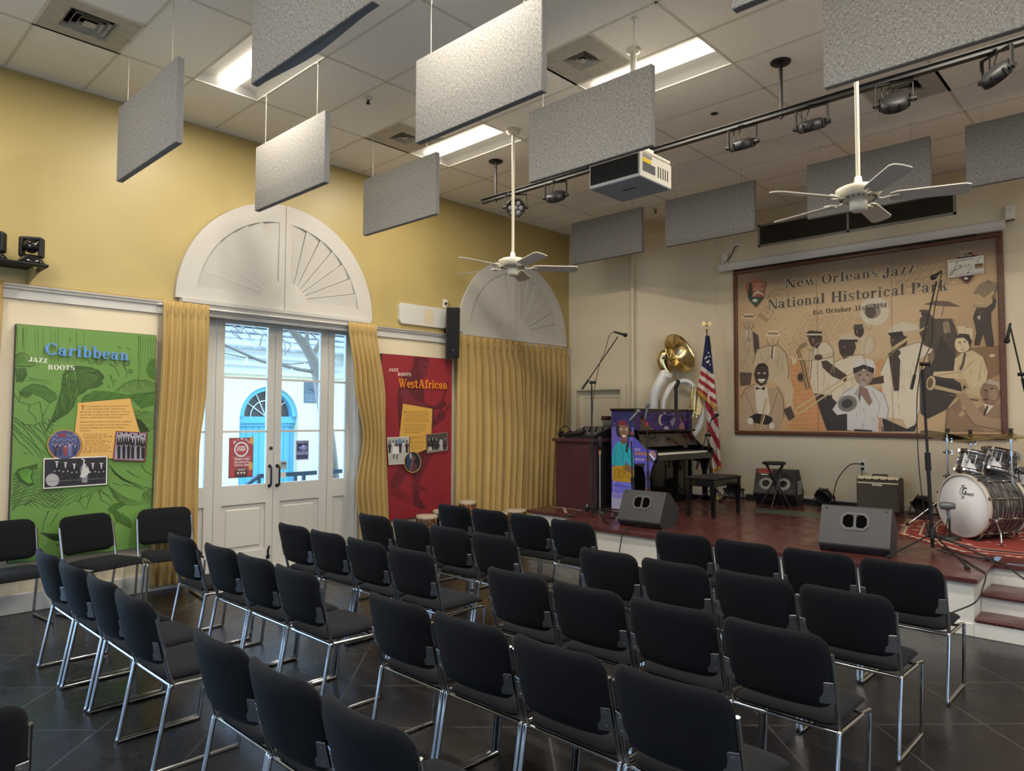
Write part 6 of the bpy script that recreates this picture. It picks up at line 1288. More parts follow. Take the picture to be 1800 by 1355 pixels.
for y in (PY0, y1-.035):
    mb = MB(); xz(mb, cheek, y, y+.035); wpart(mb, 'cheek', M['black_gloss'], t)
    zf = zs(y); mb = MB(); xz(mb, [(KX-.15, 1.13), (KX-.02, 1.14), (KX-.06, 1.07), (KX-.09, .95), (KX-.09, zf), (KX-.16, zf), (KX-.16, .95), (KX-.19, 1.07), (x1+.0, 1.10), (x1, 1.13)], y, y+.035); wpart(mb, 'leg', M['black_gloss'], t)
    mb = MB(); mb.rbox((x1-.02, y, zf), (KX-.03, y+.06, zf+.07), .012, 2); wpart(mb, 'toe_block', M['black_gloss'], t)
mb = MB(); mb.box((x1+.13, PY0+.1, KZ+.085), (KX-.04, y1-.1, KZ+.105)); wpart(mb, 'white_keys', mat('ivory_keys', (.80, .77, .66), .25), t)
mb = MB(); r52 = 52; kw = (PL-.2)/r52
for i in range(r52-1):
    if i % 7 in (2, 6): continue
    y = PY0+.1+kw*(i+1); mb.box((x1+.13, y-kw*.28, KZ+.105), (x1+.225, y+kw*.28, KZ+.118))
o = wpart(mb, 'black_keys', M['black_gloss'], t)
mb = MB(); xz(mb, [(x1-.03, 1.31), (x1+.13, 1.20), (x1+.13, 1.255), (x1-.01, 1.36)], PY0+.03, y1-.03); wpart(mb, 'key_slip', M['black_gloss'], t)
mb = MB(); k = mb.mark(); mb.rbox((0, PY0+.05, 0), (.018, y1-.05, .25), .005, 1); mb.xf(k, Matrix.Translation((x1+.10, 0, 1.31)) @ Matrix.Rotation(-.42, 4, 'Y')); wpart(mb, 'fallboard', M['black_gloss'], t)
mb = MB(); mb.rbox((x1-.03, PY0+.04, 1.515), (x1+.075, y1-.04, 1.545), .008, 2); wpart(mb, 'music_shelf', M['black_gloss'], t)
for y in (PY0+.1, y1-.12): mb = MB(); mb.cyl((x1+.08, y, 1.33), (x1+.0, y, 1.40), .006, n=8); wpart(mb, 'brass_stay', M['brass'], t)
for y in (PY0+.6, PY0+.68, PY0+.76): mb = MB(); mb.tube([(x1-.04, y, zs(y)+.06), (x1+.05, y, zs(y)+.055), (x1+.11, y, zs(y)+.05)], [.006, .008, .016], 8); wpart(mb, 'pedal', M['brass'], t)
# painted pictures: end panel (facing the camera) and upper front panel
VI = '4440a0'
a = Art(lambda u, v: Vector((u, PY0-.0006, v)), (0, -1, 0), .0003)
w_, h0, h1 = PD, zs(PY0)+.01, PT-.035
P_ = lambda u, v: (PX0+.004+u*(w_-.008), h0+(h1-h0)*v)
cols = lambda v: '6a64c8' if v < .3 else '5a55b8'
for i in range(12): a.shade([P_(0, i/12), P_(1, i/12), P_(1, (i+1)/12), P_(0, (i+1)/12)], [mix(hx('8b8ad2') if i < 2 else hx('5f5cc0'), hx('2c3060') if i > 9 else hx('6b66c4'), q) for q in (i/12, i/12, (i+1)/12, (i+1)/12)], 0)
pl_ = lambda pts: [P_(x, v) for x, v in pts]
a.poly(pl_([(0, 0), (1, 0), (1, .1), (0, .11)]), 'a8a6cc', 1); a.poly(pl_([(.1, .17), (.95, .17), (.95, .3), (.1, .3)]), '6a6cd8', 1); a.line(pl_([(.1, .245), (.95, .23)]), .01, '3c3a86', 2)
sk_ = [(.03, .31), (.1, .28), (.9, .28), (1, .33), (1, .42), (.85, .44), (.55, .46), (.03, .43)]
a.poly(pl_(sk_), 'b08a2c', 2)
for c in ((.25, .37), (.45, .36), (.7, .37), (.85, .35)): a.ring(*P_(*c), .03, .055, .008, '7a5a20', lay=3)
a.line(pl_([(.5, .45), (.6, .36), (.8, .42), (.95, .34)]), .01, '5a4a34', 3); a.poly(pl_([(.55, .47), (.9, .45), (1, .42), (.9, .37), (.6, .40)]), '7a6040', 3)
a.poly(pl_([(.02, .45), (.02, .55), (.12, .63), (.3, .69), (.6, .69), (.8, .64), (.95, .57), (1, .52), (1, .44), (.8, .45), (.65, .50), (.6, .45), (.3, .44)]), '2aa6b4', 3)
for q in ([(.2, .62), (.15, .52), (.2, .46)], [(.45, .66), (.55, .56), (.5, .48)], [(.62, .66), (.75, .56), (.98, .47)]): a.line(pl_(q), .008, '1b7484', 4)
a.poly(pl_([(.42, .68), (.45, .74), (.68, .74), (.68, .68), (.55, .66)]), '7a5040', 4); a.ell(*P_(.5, .81), .105, .10, '24343c', lay=4); a.ell(*P_(.38, .77), .05, .05, '24343c', lay=4); a.ell(*P_(.80, .79), .05, .06, '24343c', lay=4)
a.poly(pl_([(.34, .82), (.38, .86), (.6, .87), (.78, .85), (.8, .78), (.72, .72), (.6, .70), (.48, .73), (.38, .77)]), '8a6858', 5); a.poly(pl_([(.25, .85), (.35, .90), (.6, .91), (.72, .88), (.7, .85), (.45, .86)]), '7a3244', 6)
for u in (.46, .68): a.ell(*P_(u, .815), .018, .016, 'dcd0c0', lay=6); a.ell(*P_(u, .815), .007, .009, '2a201c', lay=7)
a.line(pl_([(.57, .80), (.55, .775), (.6, .77)]), .005, '5a3c30', 6); a.poly(pl_([(.47, .757), (.68, .757), (.62, .735), (.53, .735)]), 'e8e0d8', 6); a.line(pl_([(.46, .76), (.7, .76)]), .006, '6a2c30', 7); a.ell(*P_(.93, .77), .02, .035, 'c04048', lay=6)
for k in range(7): r_ = random.Random(k); a.ell(*P_(r_.uniform(.1, .9), r_.uniform(.12, .97)), .004, .004, 'd8d8e8', lay=5)
for k, s in enumerate('Sweet'):
    q = P_(.10, .885-.035*k); sans(a, s, (q[0], q[1]), (q[0], q[1]-.038), .03, 'a06a78', 6, up=(1, 0), fit=True)
for k, s in enumerate('Emma'):
    q = P_(.09, .28-.035*k); sans(a, s, (q[0], q[1]), (q[0], q[1]-.038), .02, 'd8d4e4', 6, up=(1, 0), fit=True)
# cheek and leg on the near side
ck = [(x1+.002, 1.105), (KX-.06, 1.125), (KX+.005, 1.183), (KX+.005, 1.268), (KX-.02, 1.29), (x1+.17, 1.305), (x1+.002, 1.46)]
a.poly(ck, '5552b6', 1); a.poly([(x1+.01, 1.22), (KX-.08, 1.22), (KX-.12, 1.26), (x1+.01, 1.26)], '9a6a6a', 2); a.poly([(KX-.10, 1.275), (KX-.0, 1.19), (KX-.005, 1.25), (KX-.04, 1.285)], 'a87c68', 2); a.poly([(KX-.10, 1.24), (KX-.03, 1.165), (KX-.01, 1.18), (KX-.09, 1.26)], 'd0d4d8', 3); a.poly([(KX-.14, 1.2), (KX-.06, 1.13), (KX-.03, 1.16), (KX-.11, 1.23)], '3c4858', 2); a.ell(KX-.12, 1.175, .025, .02, 'a03840', lay=2)
sans(a, "B'SS", (x1+.015, 1.275), (x1+.1, 1.275), .035, 'c0a8c8', 3, up=(0, 1), bold=.01); sans(a, 'BOSS', (x1+.02, 1.15), (x1+.16, 1.15), .032, 'c8b0b8', 3, up=(0, 1), bold=.01)
zf = zs(PY0)
a.poly([(KX-.15, 1.12), (KX-.03, 1.13), (KX-.065, 1.06), (KX-.095, .94), (KX-.095, zf), (KX-.155, zf), (KX-.155, .94), (KX-.185, 1.06)], '5856b0', 1); a.poly([(KX-.094, .80), (KX-.094, .68), (KX-.156, .70), (KX-.156, .82)], '8a5a50', 2)
a.build('end_painting', t, M['print_gloss'])
a = Art(lambda u, v: Vector((x1-.0074, u, v)), (1, 0, 0), .0003)
Q_ = lambda u, v: (PY0+.03+u*(PL-.06), 1.545+(PT-.035-1.545)*v); ql = lambda pts: [Q_(*p) for p in pts]
a.poly(ql([(0, 0), (1, 0), (1, 1), (0, 1)]), '34266e', 0)
for k in range(30): r_ = random.Random(k+50); u, v = r_.random(), r_.random(); a.line(ql([(u, v), (min(1, u+.08), v+r_.uniform(-.04, .04)*(.2 < v < .9))]), .02, r_.choice(['3c2e7c', '2c2060', '463884']), 1)
mo = [(.452+.055*math.cos(math.radians(d)), .53+.30*math.sin(math.radians(d))) for d in range(60, 301, 12)]+[(.475+.04*math.cos(math.radians(d)), .53+.25*math.sin(math.radians(d))) for d in range(285, 74, -14)]
a.poly(ql(mo), 'cabca4', 3); a.poly(ql([(.60, .45), (.64, .55), (.70, .70), (.69, .45), (.65, .12)]), '9a96b4', 3); a.line(ql([(.60, .45), (.69, .45)]), .006, '6a6698', 4); a.line(ql([(.64, .55), (.65, .12)]), .006, '6a6698', 4); a.line(ql([(.50, .95), (.56, .80), (.64, .85), (.70, .92), (.66, .78)]), .015, '7a74ac', 3); a.ell(*Q_(.51, .9), .04, .02, '8a84b8', lay=3)
a.ell(*Q_(.54, 0.02), .07, .04, 'b4b4c4', lay=3)
a.poly(ql([(.08, 0), (.1, .30), (.16, .38), (.22, .25), (.26, .12), (.32, .04), (.32, 0)]), '5a5848', 3); a.hatch(ql([(.08, 0), (.1, .30), (.16, .38), (.22, .25), (.24, .0)]), 20, .02, .006, '24242c', 0, 4); a.ell(*Q_(.135, .55), .05, .055, '6e4c3c', lay=4); a.ell(*Q_(.125, .68), .05, .04, '1e1a22', lay=5); a.ell(*Q_(.20, .31), .03, .035, 'c8384c', lay=5); a.poly(ql([(.24, .1), (.30, .08), (.33, .0), (.26, 0)]), '7a4c38', 4)
a.poly(ql([(.77, 0), (.79, .3), (.83, .42), (.87, .3), (.88, 0)]), 'b47c8c', 3); a.ell(*Q_(.815, .6), .032, .055, '8a6454', lay=4); a.ell(*Q_(.83, .74), .035, .045, '221c24', lay=5); a.poly(ql([(.72, 0), (.76, .08), (.80, .05), (.80, 0)]), '8a6040', 4)
for k in range(14): r_ = random.Random(k+7); a.ell(*Q_(r_.uniform(.88, .98), r_.uniform(.3, .75)), .007, .006, '7a4440', lay=3); a.ell(*Q_(r_.uniform(.26, .36), r_.uniform(.6, .9)), .008, .007, '6a3c40', lay=3)
a.build('front_painting', t, M['print_gloss'])
# bench
t = thing('piano_bench', 'black wooden piano bench with a padded top in front of the piano', 'bench', (3.03, 8.2, zs(8.2))); bx0, bx1, by0, by1 = 2.83, 3.22, 7.84, 8.55
mb = MB(); pad(mb, (bx1-bx0)/2+.015, (by1-by0)/2+.015, .05, .03, lambda x, y, d: Vector((3.025+x, 8.195+y, .965+d))); wpart(mb, 'seat', M['black_plastic'], t)
mb = MB(); mb.box((bx0+.01, by0+.01, .87), (bx1-.01, by0+.03, .955)); mb.box((bx0+.01, by1-.03, .87), (bx1-.01, by1-.01, .955)); mb.box((bx0+.01, by0+.03, .87), (bx0+.03, by1-.03, .955)); mb.box((bx1-.03, by0+.03, .87), (bx1-.01, by1-.03, .955)); wpart(mb, 'apron', M['black_gloss'], t)
for x in (bx0+.03, bx1-.03):
    for y in (by0+.03, by1-.03): mb = MB(); k = mb.mark(); mb.cyl((x, y, zs(y)), (x, y, .955), .024, .04, n=4, smooth=False); wpart(mb, 'leg', M['black_gloss'], t)
# stool
t = thing('folding_stool', 'black round folding stool in front of the wedge amplifier', 'stool', (3.42, 9.08, zs(9.05))); mb = MB(); mb.lathe([(0, 1.095), (.13, 1.098), (.15, 1.112), (.15, 1.125), (.13, 1.137), (0, 1.14)], c=(3.42, 9.08, 0), n=26); wpart(mb, 'seat', M['black_plastic'], t)
for p, q in (((3.25, 9.0), (.08, .08)), ((3.45, 8.90), (.09, .07)), ((3.60, 9.18), (-.08, -.06)), ((3.47, 9.26), (-.06, -.07))):
    mb = MB(); mb.cyl((p[0], p[1], zs(p[1])), (3.42+q[0], 9.08+q[1], 1.10), .0115, n=8); wpart(mb, 'leg', M['black_metal'], t)
    mb = MB(); mb.cyl((p[0], p[1], zs(p[1])), (p[0]+(3.42+q[0]-p[0])*.06, p[1]+(9.08+q[1]-p[1])*.06, zs(p[1])+.035), .016, n=8); wpart(mb, 'rubber_foot', M['rubber'], t)
for (a_, b_) in (((3.285, 9.02, .66), (3.475, 8.93, .66)), ((3.56, 9.16, .68), (3.45, 9.22, .68))): mb = MB(); mb.cyl(a_, b_, .008, n=8); wpart(mb, 'cross_bar', M['black_metal'], t)

# ------------------------------------------------------------------ amplifiers and monitors
M['tolex'] = mat('black_tolex', (.014, .014, .015), .65, bump=(350, .4, .002)); M['grille_black'] = mat('black_metal_grille', (.02, .02, .021), .55, bump=(180, .6, .004))
t = thing('bass_amplifier', 'black wedge bass amplifier with two round speakers leaning by the back wall', 'amplifier', (3.32, 9.5, zs(9.5)), 0)
Mw = Matrix.Translation((3.33, 9.30, zs(9.40))) @ Matrix.Rotation(math.radians(9), 4, 'Z')
prof = [(.10, .0), (.40, .0), (.45, .17), (.20, .475), (.12, .475), (-.06, .155)]
mb = MB(); k = mb.mark(); mb.prism(prof, -.27, .27, Matrix(((0, 0, 1, 0), (1, 0, 0, 0), (0, 1, 0, 0), (0, 0, 0, 1)))); mb.xf(k, Mw); wpart(mb, 'cabinet', M['tolex'], t)
ed = Vector((0, .18, .32)).normalized(); Fw = Mw @ frame(Vector((-.25, -.055, .165)), (1, 0, 0), ed)
mb = MB(); mb.prism([(0, 0), (.5, 0), (.5, .35), (0, .35)], .003, .010, Fw); wpart(mb, 'grille', M['grille_black'], t)
mb = MB(); mb.prism([(.01, .29), (.2, .29), (.2, .345), (.01, .345)], .010, .013, Fw); wpart(mb, 'control_panel', mat('red_control_panel', (.55, .05, .035), .4), t)
for i in range(7): mb = MB(); mb.cyl(Fw @ Vector((.03+.025*i, .318, .013)), Fw @ Vector((.03+.025*i, .318, .024)), .008, n=8); wpart(mb, 'knob', M['black_plastic'], t)
mb = MB(); k = mb.mark(); mb.prism([(.05, .275), (.15, .275), (.14, .258), (.06, .258)], .010, .013, Fw); wpart(mb, 'badge', M['cream_plastic'], t)
for cx in (.135, .36):
    mb = MB(); mb.lathe([(.088, 0), (.09, .004), (.05, .006)], c=Fw @ Vector((cx, .135, .0085)), axis=Fw.to_3x3() @ Vector((0, 0, 1)), n=26); wpart(mb, 'speaker_cone', mat('pale_cone', (.36, .35, .32), .6, bump=(200, .7, .004)), t)
    mb = MB(); mb.lathe([(.045, 0), (.03, .008), (0, .01)], c=Fw @ Vector((cx, .135, .012)), axis=Fw.to_3x3() @ Vector((0, 0, 1)), n=18); wpart(mb, 'dust_cap', M['black_plastic'], t)
mb = MB(); k = mb.mark(); mb.box((.27, .10, .16), (.274, .30, .32)); mb.xf(k, Mw); wpart(mb, 'side_handle', M['black_gloss'], t)
mb = MB(); k = mb.mark()
for a_, b_ in (((.272, .09, .15), (.279, .31, .165)), ((.272, .09, .315), (.279, .31, .33)), ((.272, .09, .165), (.279, .105, .315)), ((.272, .295, .165), (.279, .31, .315)), ((.272, .19, .165), (.279, .20, .315))): mb.box(a_, b_)
mb.xf(k, Mw); wpart(mb, 'handle_trim', M['grey_metal'], t)
t = thing('guitar_amplifier', 'small brown amplifier with a cream knob panel below the wall outlet', 'amplifier', (4.55, 9.6, zs(9.6)), math.radians(7))
za = 0; mb = MB(); mb.prism([(-.20, 0.03), (-.18, .0), (.14, 0), (.16, .03), (.16, .40), (.10, .42), (-.15, .44), (-.19, .40), (-.20, .37)], -.235, .235, Matrix(((0, 0, 1, 0), (1, 0, 0, 0), (0, 1, 0, 0), (0, 0, 0, 1)))); mb.build('cabinet', mat('brown_tolex', (.045, .028, .020), .55, bump=(300, .3, .002)), t)
mb = MB(); mb.box((-.215, -.206, .03), (.215, -.199, .355)); mb.build('grille_cloth', mat('amp_grille', (.065, .055, .042), .8, bump=(400, .5, .003)), t)
mb = MB(); mb.prism([(-.206, .36), (-.198, .358), (-.15, .442), (-.16, .446)], -.225, .225, Matrix(((0, 0, 1, 0), (1, 0, 0, 0), (0, 1, 0, 0), (0, 0, 0, 1)))); mb.build('control_panel', mat('cream_panel', (.68, .58, .40), .35), t)
for i in range(10): mb = MB(); x = -.185+.041*i; z = .385+.022*(i % 2); mb.cyl((x, -.192+.008*(i % 2), z), (x, -.208+.008*(i % 2), z+.008), .010, n=10); mb.build('knob', M['black_plastic'], t)
mb = MB(); mb.box((-.06, -.209, .335), (.05, -.206, .352)); mb.build('badge', M['cream_plastic'], t)
mb = MB(); mb.tube(fillet([(-.08, -.02, .43), (-.08, -.02, .455), (.08, -.02, .455), (.08, -.02, .43)], .02), .009, 8); mb.build('handle', M['black_plastic'], t)
M['monitor_grey'] = mat('monitor_black', (.035, .036, .04), .5, bump=(250, .35, .002))
def wedge(x, y, rz, w, sc, label):
    t = thing('stage_monitor', label, 'stage monitor', (x, y, zs(y+.05)), rz, 'wedge monitors on the stage')
    pr = [(.03*sc, 0), (.34*sc, 0.005), (.43*sc, .20*sc), (.20*sc, .405*sc), (.15*sc, .415*sc), (.12*sc, .41*sc), (-.035*sc, .075*sc), (-.025*sc, .055*sc)]
    X_M = Matrix(((0, 0, 1, 0), (1, 0, 0, 0), (0, 1, 0, 0), (0, 0, 0, 1)))
    mb = MB(); mb.prism(pr, -w/2, w/2, X_M); ob = mb.build('cabinet', M['monitor_grey'], t); bv = ob.modifiers.new('edges', 'BEVEL'); bv.width = .008; bv.segments = 2; bv.limit_method = 'ANGLE'
    e_ = Vector((0, .155, .335)).normalized(); F2 = frame(Vector((0, -.034*sc, .077*sc)), (1, 0, 0), e_); L = math.hypot(.155, .335)*sc
    oc = lambda cx, cy, a_, b_, c: [(cx-a_, cy-b_+c), (cx-a_+c, cy-b_), (cx+a_-c, cy-b_), (cx+a_, cy-b_+c), (cx+a_, cy+b_-c), (cx+a_-c, cy+b_), (cx-a_+c, cy+b_), (cx-a_, cy+b_-c)]
    cx, cy = -.0, L*.62; A, B = .125*sc, .085*sc
    mb = MB(); o_ = oc(cx, cy, A, B, .045*sc); i_ = oc(cx, cy, A-.022*sc, B-.022*sc, .032*sc)
    for q in range(8): mb.prism([o_[q], o_[(q+1) % 8], i_[(q+1) % 8], i_[q]], 0, .007, F2)
    mb.prism([(cx-.011*sc, cy-B+.02*sc), (cx+.011*sc, cy-B+.02*sc), (cx+.011*sc, cy+B-.02*sc), (cx-.011*sc, cy+B-.02*sc)], 0, .007, F2)
    mb.build('handle_plate', mat('handle_grey', (.075, .077, .08), .5), t)
    for s in (-1, 1):
        c_ = cx+s*(A-.011*sc)/2; mb = MB(); mb.prism([p if True else p for p in oc(c_, cy, (A-.036*sc)/2, B-.026*sc, .018*sc)], .0005, .0025, F2); mb.build('hand_hole', mat('hole_black', (.003, .003, .003), .9, spec=0.0), t)
    for sx_ in (-.43, .43):
        mb = MB(); mb.cyl(F2 @ Vector((sx_*w, L*.93, 0)), F2 @ Vector((sx_*w, L*.93, .004)), .011, n=12); mb.build('bolt', M['black_metal'], t)
    mb = MB(); mb.rbox((.02, .02*sc, .02*sc), (.1, .06*sc, .05*sc), .004, 1); mb.build('socket', mat('blue_plug', (.03, .10, .45), .4), t)
    return t
wedge(2.81, 6.86, math.radians(2), .555, .97, 'black wedge monitor on the stage in front of the painted piano')
wedge(5.09, 6.93, math.radians(7), .60, 1.0, 'black wedge monitor on the stage left of the tall microphone stand')
cable([(2.86, 6.86, zs(6.86)+.03), (2.85, 6.66, zs(6.6)+.03), (2.83, 6.52, zs(6.5)+.005), (2.80, 6.50, .3), (2.79, 6.46, .1), (2.78, 6.40, .01)], .007, 'black cable hanging over the stage front from the left monitor')
def par(x, y, rz, tilt, label):
    t = thing('floor_light', label, 'stage light', (x, y, zs(y)), rz, 'black stage lights on the floor by the back wall')
    mb = MB(); k = mb.mark(); mb.lathe([(0, -.07), (.07, -.065), (.095, -.04), (.105, .0), (.108, .05), (.10, .055), (.096, .045), (.0, .04)], n=20); mb.xf(k, Matrix.Translation((0, 0, .135)) @ Matrix.Rotation(tilt, 4, 'X')); mb.build('lamp_head', M['black_plastic'], t)
    for q in range(6):
        mb = MB(); k = mb.mark(); mb.box((.10, -.004, -.05), (.115, .004, .05)); mb.xf(k, Matrix.Translation((0, 0, .135)) @ Matrix.Rotation(tilt, 4, 'X') @ Matrix.Rotation(PI*q/3, 4, 'Z')); mb.build('cooling_fin', M['black_metal'], t)
    for s in (-1, 1):
        mb = MB(); mb.tube(fillet([(s*.125, -.09, .006), (s*.125, 0, .16), (s*.125, .10, .006)], .03), .007, 6); mb.build('stand_leg', M['black_metal'], t)
        mb = MB(); mb.cyl((s*.10, 0, .135), (s*.15, 0, .135), .016, n=10); mb.build('knob', M['black_plastic'], t)
    return t
par(2.60, 9.60, .3, 1.9, 'black round floor light behind the piano bench'); par(3.86, 9.62, -.3, 2.0, 'black round floor light between the wedge amplifier and the brown amplifier'); par(5.02, 9.60, -.2, 2.0, 'black round floor light between the brown amplifier and the drums')
rj = random.Random(9)
for i, (x0, x1_, lb) in enumerate(((2.4, 3.1, 'tangle of black cable on the boards behind the bench'), (3.62, 4.25, 'tangle of black cable on the boards left of the brown amplifier'), (4.85, 5.5, 'loose black cable on the boards behind the drums'))):
    pts = [(x0+(x1_-x0)*k/7, 9.68+rj.uniform(-.1, .08), 0) for k in range(8)]; cable([(p[0], p[1], zs(p[1])+.007) for p in pts], .007, lb)
mb = MB(); mb.prism([(2.7, 9.76), (4.25, 9.76), (4.25, 9.84), (2.7, 9.84)], 0, .05); lay(mb); solo(mb, 'cable_cover', M['rubber'], 'long black cable cover along the foot of the back wall', 'cable cover')

# ------------------------------------------------------------------ microphone stands
M['foam'] = mat('microphone_mesh', (.02, .02, .021), .6, .3, bump=(900, .5, .002)); M['mic_grey'] = mat('microphone_grey', (.14, .15, .16), .45, .5)
def tripod(t, x, y, legs, top, r=.013, leg_h=.12):
    z = zs(y); mb = MB(); mb.tube([(x, y, z+.03), (x+(top[0]-x)*.5, y+(top[1]-y)*.5, z+(top[2]-z)*.5)], r, 10); wpart(mb, 'lower_pole', M['black_metal'], t)
    mb = MB(); mb.tube([(x+(top[0]-x)*.48, y+(top[1]-y)*.48, z+(top[2]-z)*.48), top], r*.72, 10); wpart(mb, 'upper_pole', M['black_metal'], t)
    mb = MB(); mb.cyl((x+(top[0]-x)*.44, y+(top[1]-y)*.44, z+(top[2]-z)*.44), (x+(top[0]-x)*.54, y+(top[1]-y)*.54, z+(top[2]-z)*.54), r*1.5, n=12); wpart(mb, 'clutch', M['black_plastic'], t)
    mb = MB(); mb.cyl((x, y, z+leg_h-.04), (x, y, z+leg_h+.05), r*2.6, r*1.4, n=12); wpart(mb, 'leg_hub', M['black_plastic'], t)
    for lx, ly in legs:
        zl = zs(ly) if ly > 6.56 else zs(6.58); mb = MB(); mb.tube([(x, y, z+leg_h), (lx, ly, zl+.014)], .008, 8); wpart(mb, 'leg', M['black_metal'], t)
        mb = MB(); d = Vector((lx-x, ly-y, 0)).normalized(); mb.cyl(Vector((lx, ly, zl+.014))-d*.05, Vector((lx, ly, zl+.013))+d*.015, .0135, n=10); wpart(mb, 'rubber_foot', M['rubber'], t)
def boom(t, pivot, back, tip):
    mb = MB(); mb.tube([back, tip], .0075, 8); wpart(mb, 'boom_arm', M['black_metal'], t)
    d = (Vector(tip)-Vector(back)).normalized(); mb = MB(); mb.cyl(back, Vector(back)+d*.14, .014, n=10); wpart(mb, 'counterweight', M['black_plastic'], t)
    mb = MB(); p = Vector(pivot); mb.cyl(p-rgt0*.03, p+rgt0*.05, .018, n=12); mb.cyl(p+rgt0*.05-Vector((0, 0, .03)), p+rgt0*.05+Vector((0, 0, .03)), .006, n=8); wpart(mb, 'boom_clamp', M['black_plastic'], t)
def microphone(p, q, label, grey=False, group='stage microphones'):
    """handheld microphone from tail p to grille q"""
    p = Vector(p); q = Vector(q); d = (q-p).normalized(); L = (q-p).length; t = thing('microphone', label, 'microphone', p, 0, group)
    mb = MB(); mb.cyl(p, p+d*L*.7, .011, .016, n=12); wpart(mb, 'body', M['mic_grey' if grey else 'black_metal'], t)
    mb = MB(); mb.lathe([(.016, 0), (.024, .012), (.027, .03), (.022, .05), (0, .058)], c=p+d*(L-.058), axis=d, n=16); wpart(mb, 'grille_head', M['mic_grey' if grey else 'foam'], t); return t
B = on_stage(1041, 908)
t = thing('microphone_stand', 'black boom microphone stand at the left front of the stage', 'microphone stand', B, 0, 'black microphone stands')
tripod(t, B.x, B.y, ((1.70, 6.95), (2.40, 6.83), (2.05, 7.5)), atd(1040, 672, B)); boom(t, atd(1040, 672, B), atd(1023, 684, B), atd(1086, 592, B))
microphone(atd(1079, 583, B), atd(1103, 590, B), 'black microphone at the tip of the left front boom stand')
cable([atd(1079, 583, B), atd(1071, 590, B), atd(1063, 618, B), atd(1054, 640, B), atd(1044, 690, B), atd(1041, 760, B), atd(1046, 850, B), B+Vector((.05, .03, .02))], .004, 'thin microphone cable looping down the left front boom stand')
mb = MB(); mb.ball(B+Vector((-.02, -.08, .115)), (.035, .035, .055)); tt = solo(mb, 'cable_weight', M['black_gloss'], 'glossy black egg shaped weight at the base of the left front microphone stand', 'weight')
B = on_stage(1640, 968)
t = thing('microphone_stand', 'tall black boom microphone stand at the centre front of the stage', 'microphone stand', B, 0, 'black microphone stands')
tripod(t, B.x, B.y, ((5.38, 6.92), (6.0, 6.87), (6.08, 7.36)), atd(1622, 650, B), .0165, .16); boom(t, atd(1624, 640, B), atd(1602, 684, B), atd(1646, 495, B))
microphone(atd(1655, 477, B), atd(1643, 488, B)+Vector((0, -.1, -.02)), 'black microphone high on the tall centre boom stand')
cable([atd(1656, 478, B), atd(1640, 560, B), atd(1638, 600, B), atd(1622, 640, B), atd(1612, 700, B), atd(1614, 800, B), atd(1622, 880, B), atd(1634, 940, B), B+Vector((.1, .05, .02))], .005, 'thin microphone cable hanging along the tall centre stand')
cable([B+Vector((.05, -.05, .02)), (5.85, 7.30, zs(7.3)+.008), (6.02, 7.0, zs(7)+.008), (6.13, 6.80, .46), (6.15, 6.62, .40), (6.11, 6.52, .28), (5.95, 6.50, .17), (5.85, 6.50, .08), (5.8, 6.46, .01)], .006, 'black cable curling over the stage corner to the floor')
cable([B+Vector((.06, .05, .02)), (5.9, 7.42, zs(7.4)+.008), (6.15, 7.28, zs(7.3)+.008), (6.3, 7.15, .42), (6.5, 6.95, .325), (6.7, 6.7, .30), (6.9, 6.5, .16), (7.1, 6.35, .02)], .007, 'thick black cable running down over the steps')
B = Vector((6.62, 8.75, zs(8.75)))
t = thing('microphone_stand', 'black boom microphone stand at the right edge of the photo', 'microphone stand', B, 0, 'black microphone stands')
tripod(t, B.x, B.y, ((6.35, 8.6), (6.9, 8.6), (6.7, 9.1)), atd(1797, 665, B)); boom(t, atd(1796, 658, B), atd(1803, 690, B), atd(1776, 575, B))
microphone(atd(1776, 568, B), atd(1769, 604, B), 'long black microphone pointing down at the right edge of the photo'); 
B = on_stage(1113, 913)
t = thing('microphone_stand', 'black microphone stand in front of the painted woman on the piano', 'microphone stand', B, 0, 'black microphone stands')
tripod(t, B.x, B.y, ((B.x-.25, B.y-.1), (B.x+.2, B.y-.15), (B.x+.02, B.y+.26) if False else (B.x+.05, B.y-.27)), atd(1110, 775, B)); boom(t, atd(1108, 765, B), atd(1101, 795, B), atd(1110, 739, B))
microphone(atd(1107, 739, B), atd(1125, 720, B), 'silver headed microphone in front of the piano end panel', True)
B = on_stage(1140, 914)
t = thing('microphone_stand', 'black microphone stand in front of the piano keyboard', 'microphone stand', B, 0, 'black microphone stands')
tripod(t, B.x, B.y, ((B.x-.1, B.y-.22), (B.x+.24, B.y-.05), (B.x+.1, B.y+.2)), atd(1138, 755, B))
microphone(atd(1134, 736, B), atd(1139, 708, B), 'silver headed microphone pointing up before the purple piano front', True)
B = Vector((1.82, 7.45, zs(7.45)))
t = thing('microphone_stand', 'slim stand with a round base beside the burgundy cabinet', 'microphone stand', B, 0, 'black microphone stands')
mb = MB(); mb.cyl(B, B+Vector((0, 0, .025)), .12, .11, n=24); wpart(mb, 'base', M['black_metal'], t); mb = MB(); mb.cyl(B, B+Vector((0, 0, .78)), .009, n=8); wpart(mb, 'pole', M['grey_metal'], t); mb = MB(); mb.cyl(B+Vector((0, 0, .74)), B+Vector((0, 0, .80)), .016, n=10); wpart(mb, 'collar', mat('copper_collar', (.5, .25, .15), .4, .6), t); mb = MB(); mb.lathe([(.012, .80), (.03, .83), (.033, .93), (.02, .98), (0, .985)], c=B, n=14); wpart(mb, 'clip_hood', M['black_plastic'], t)

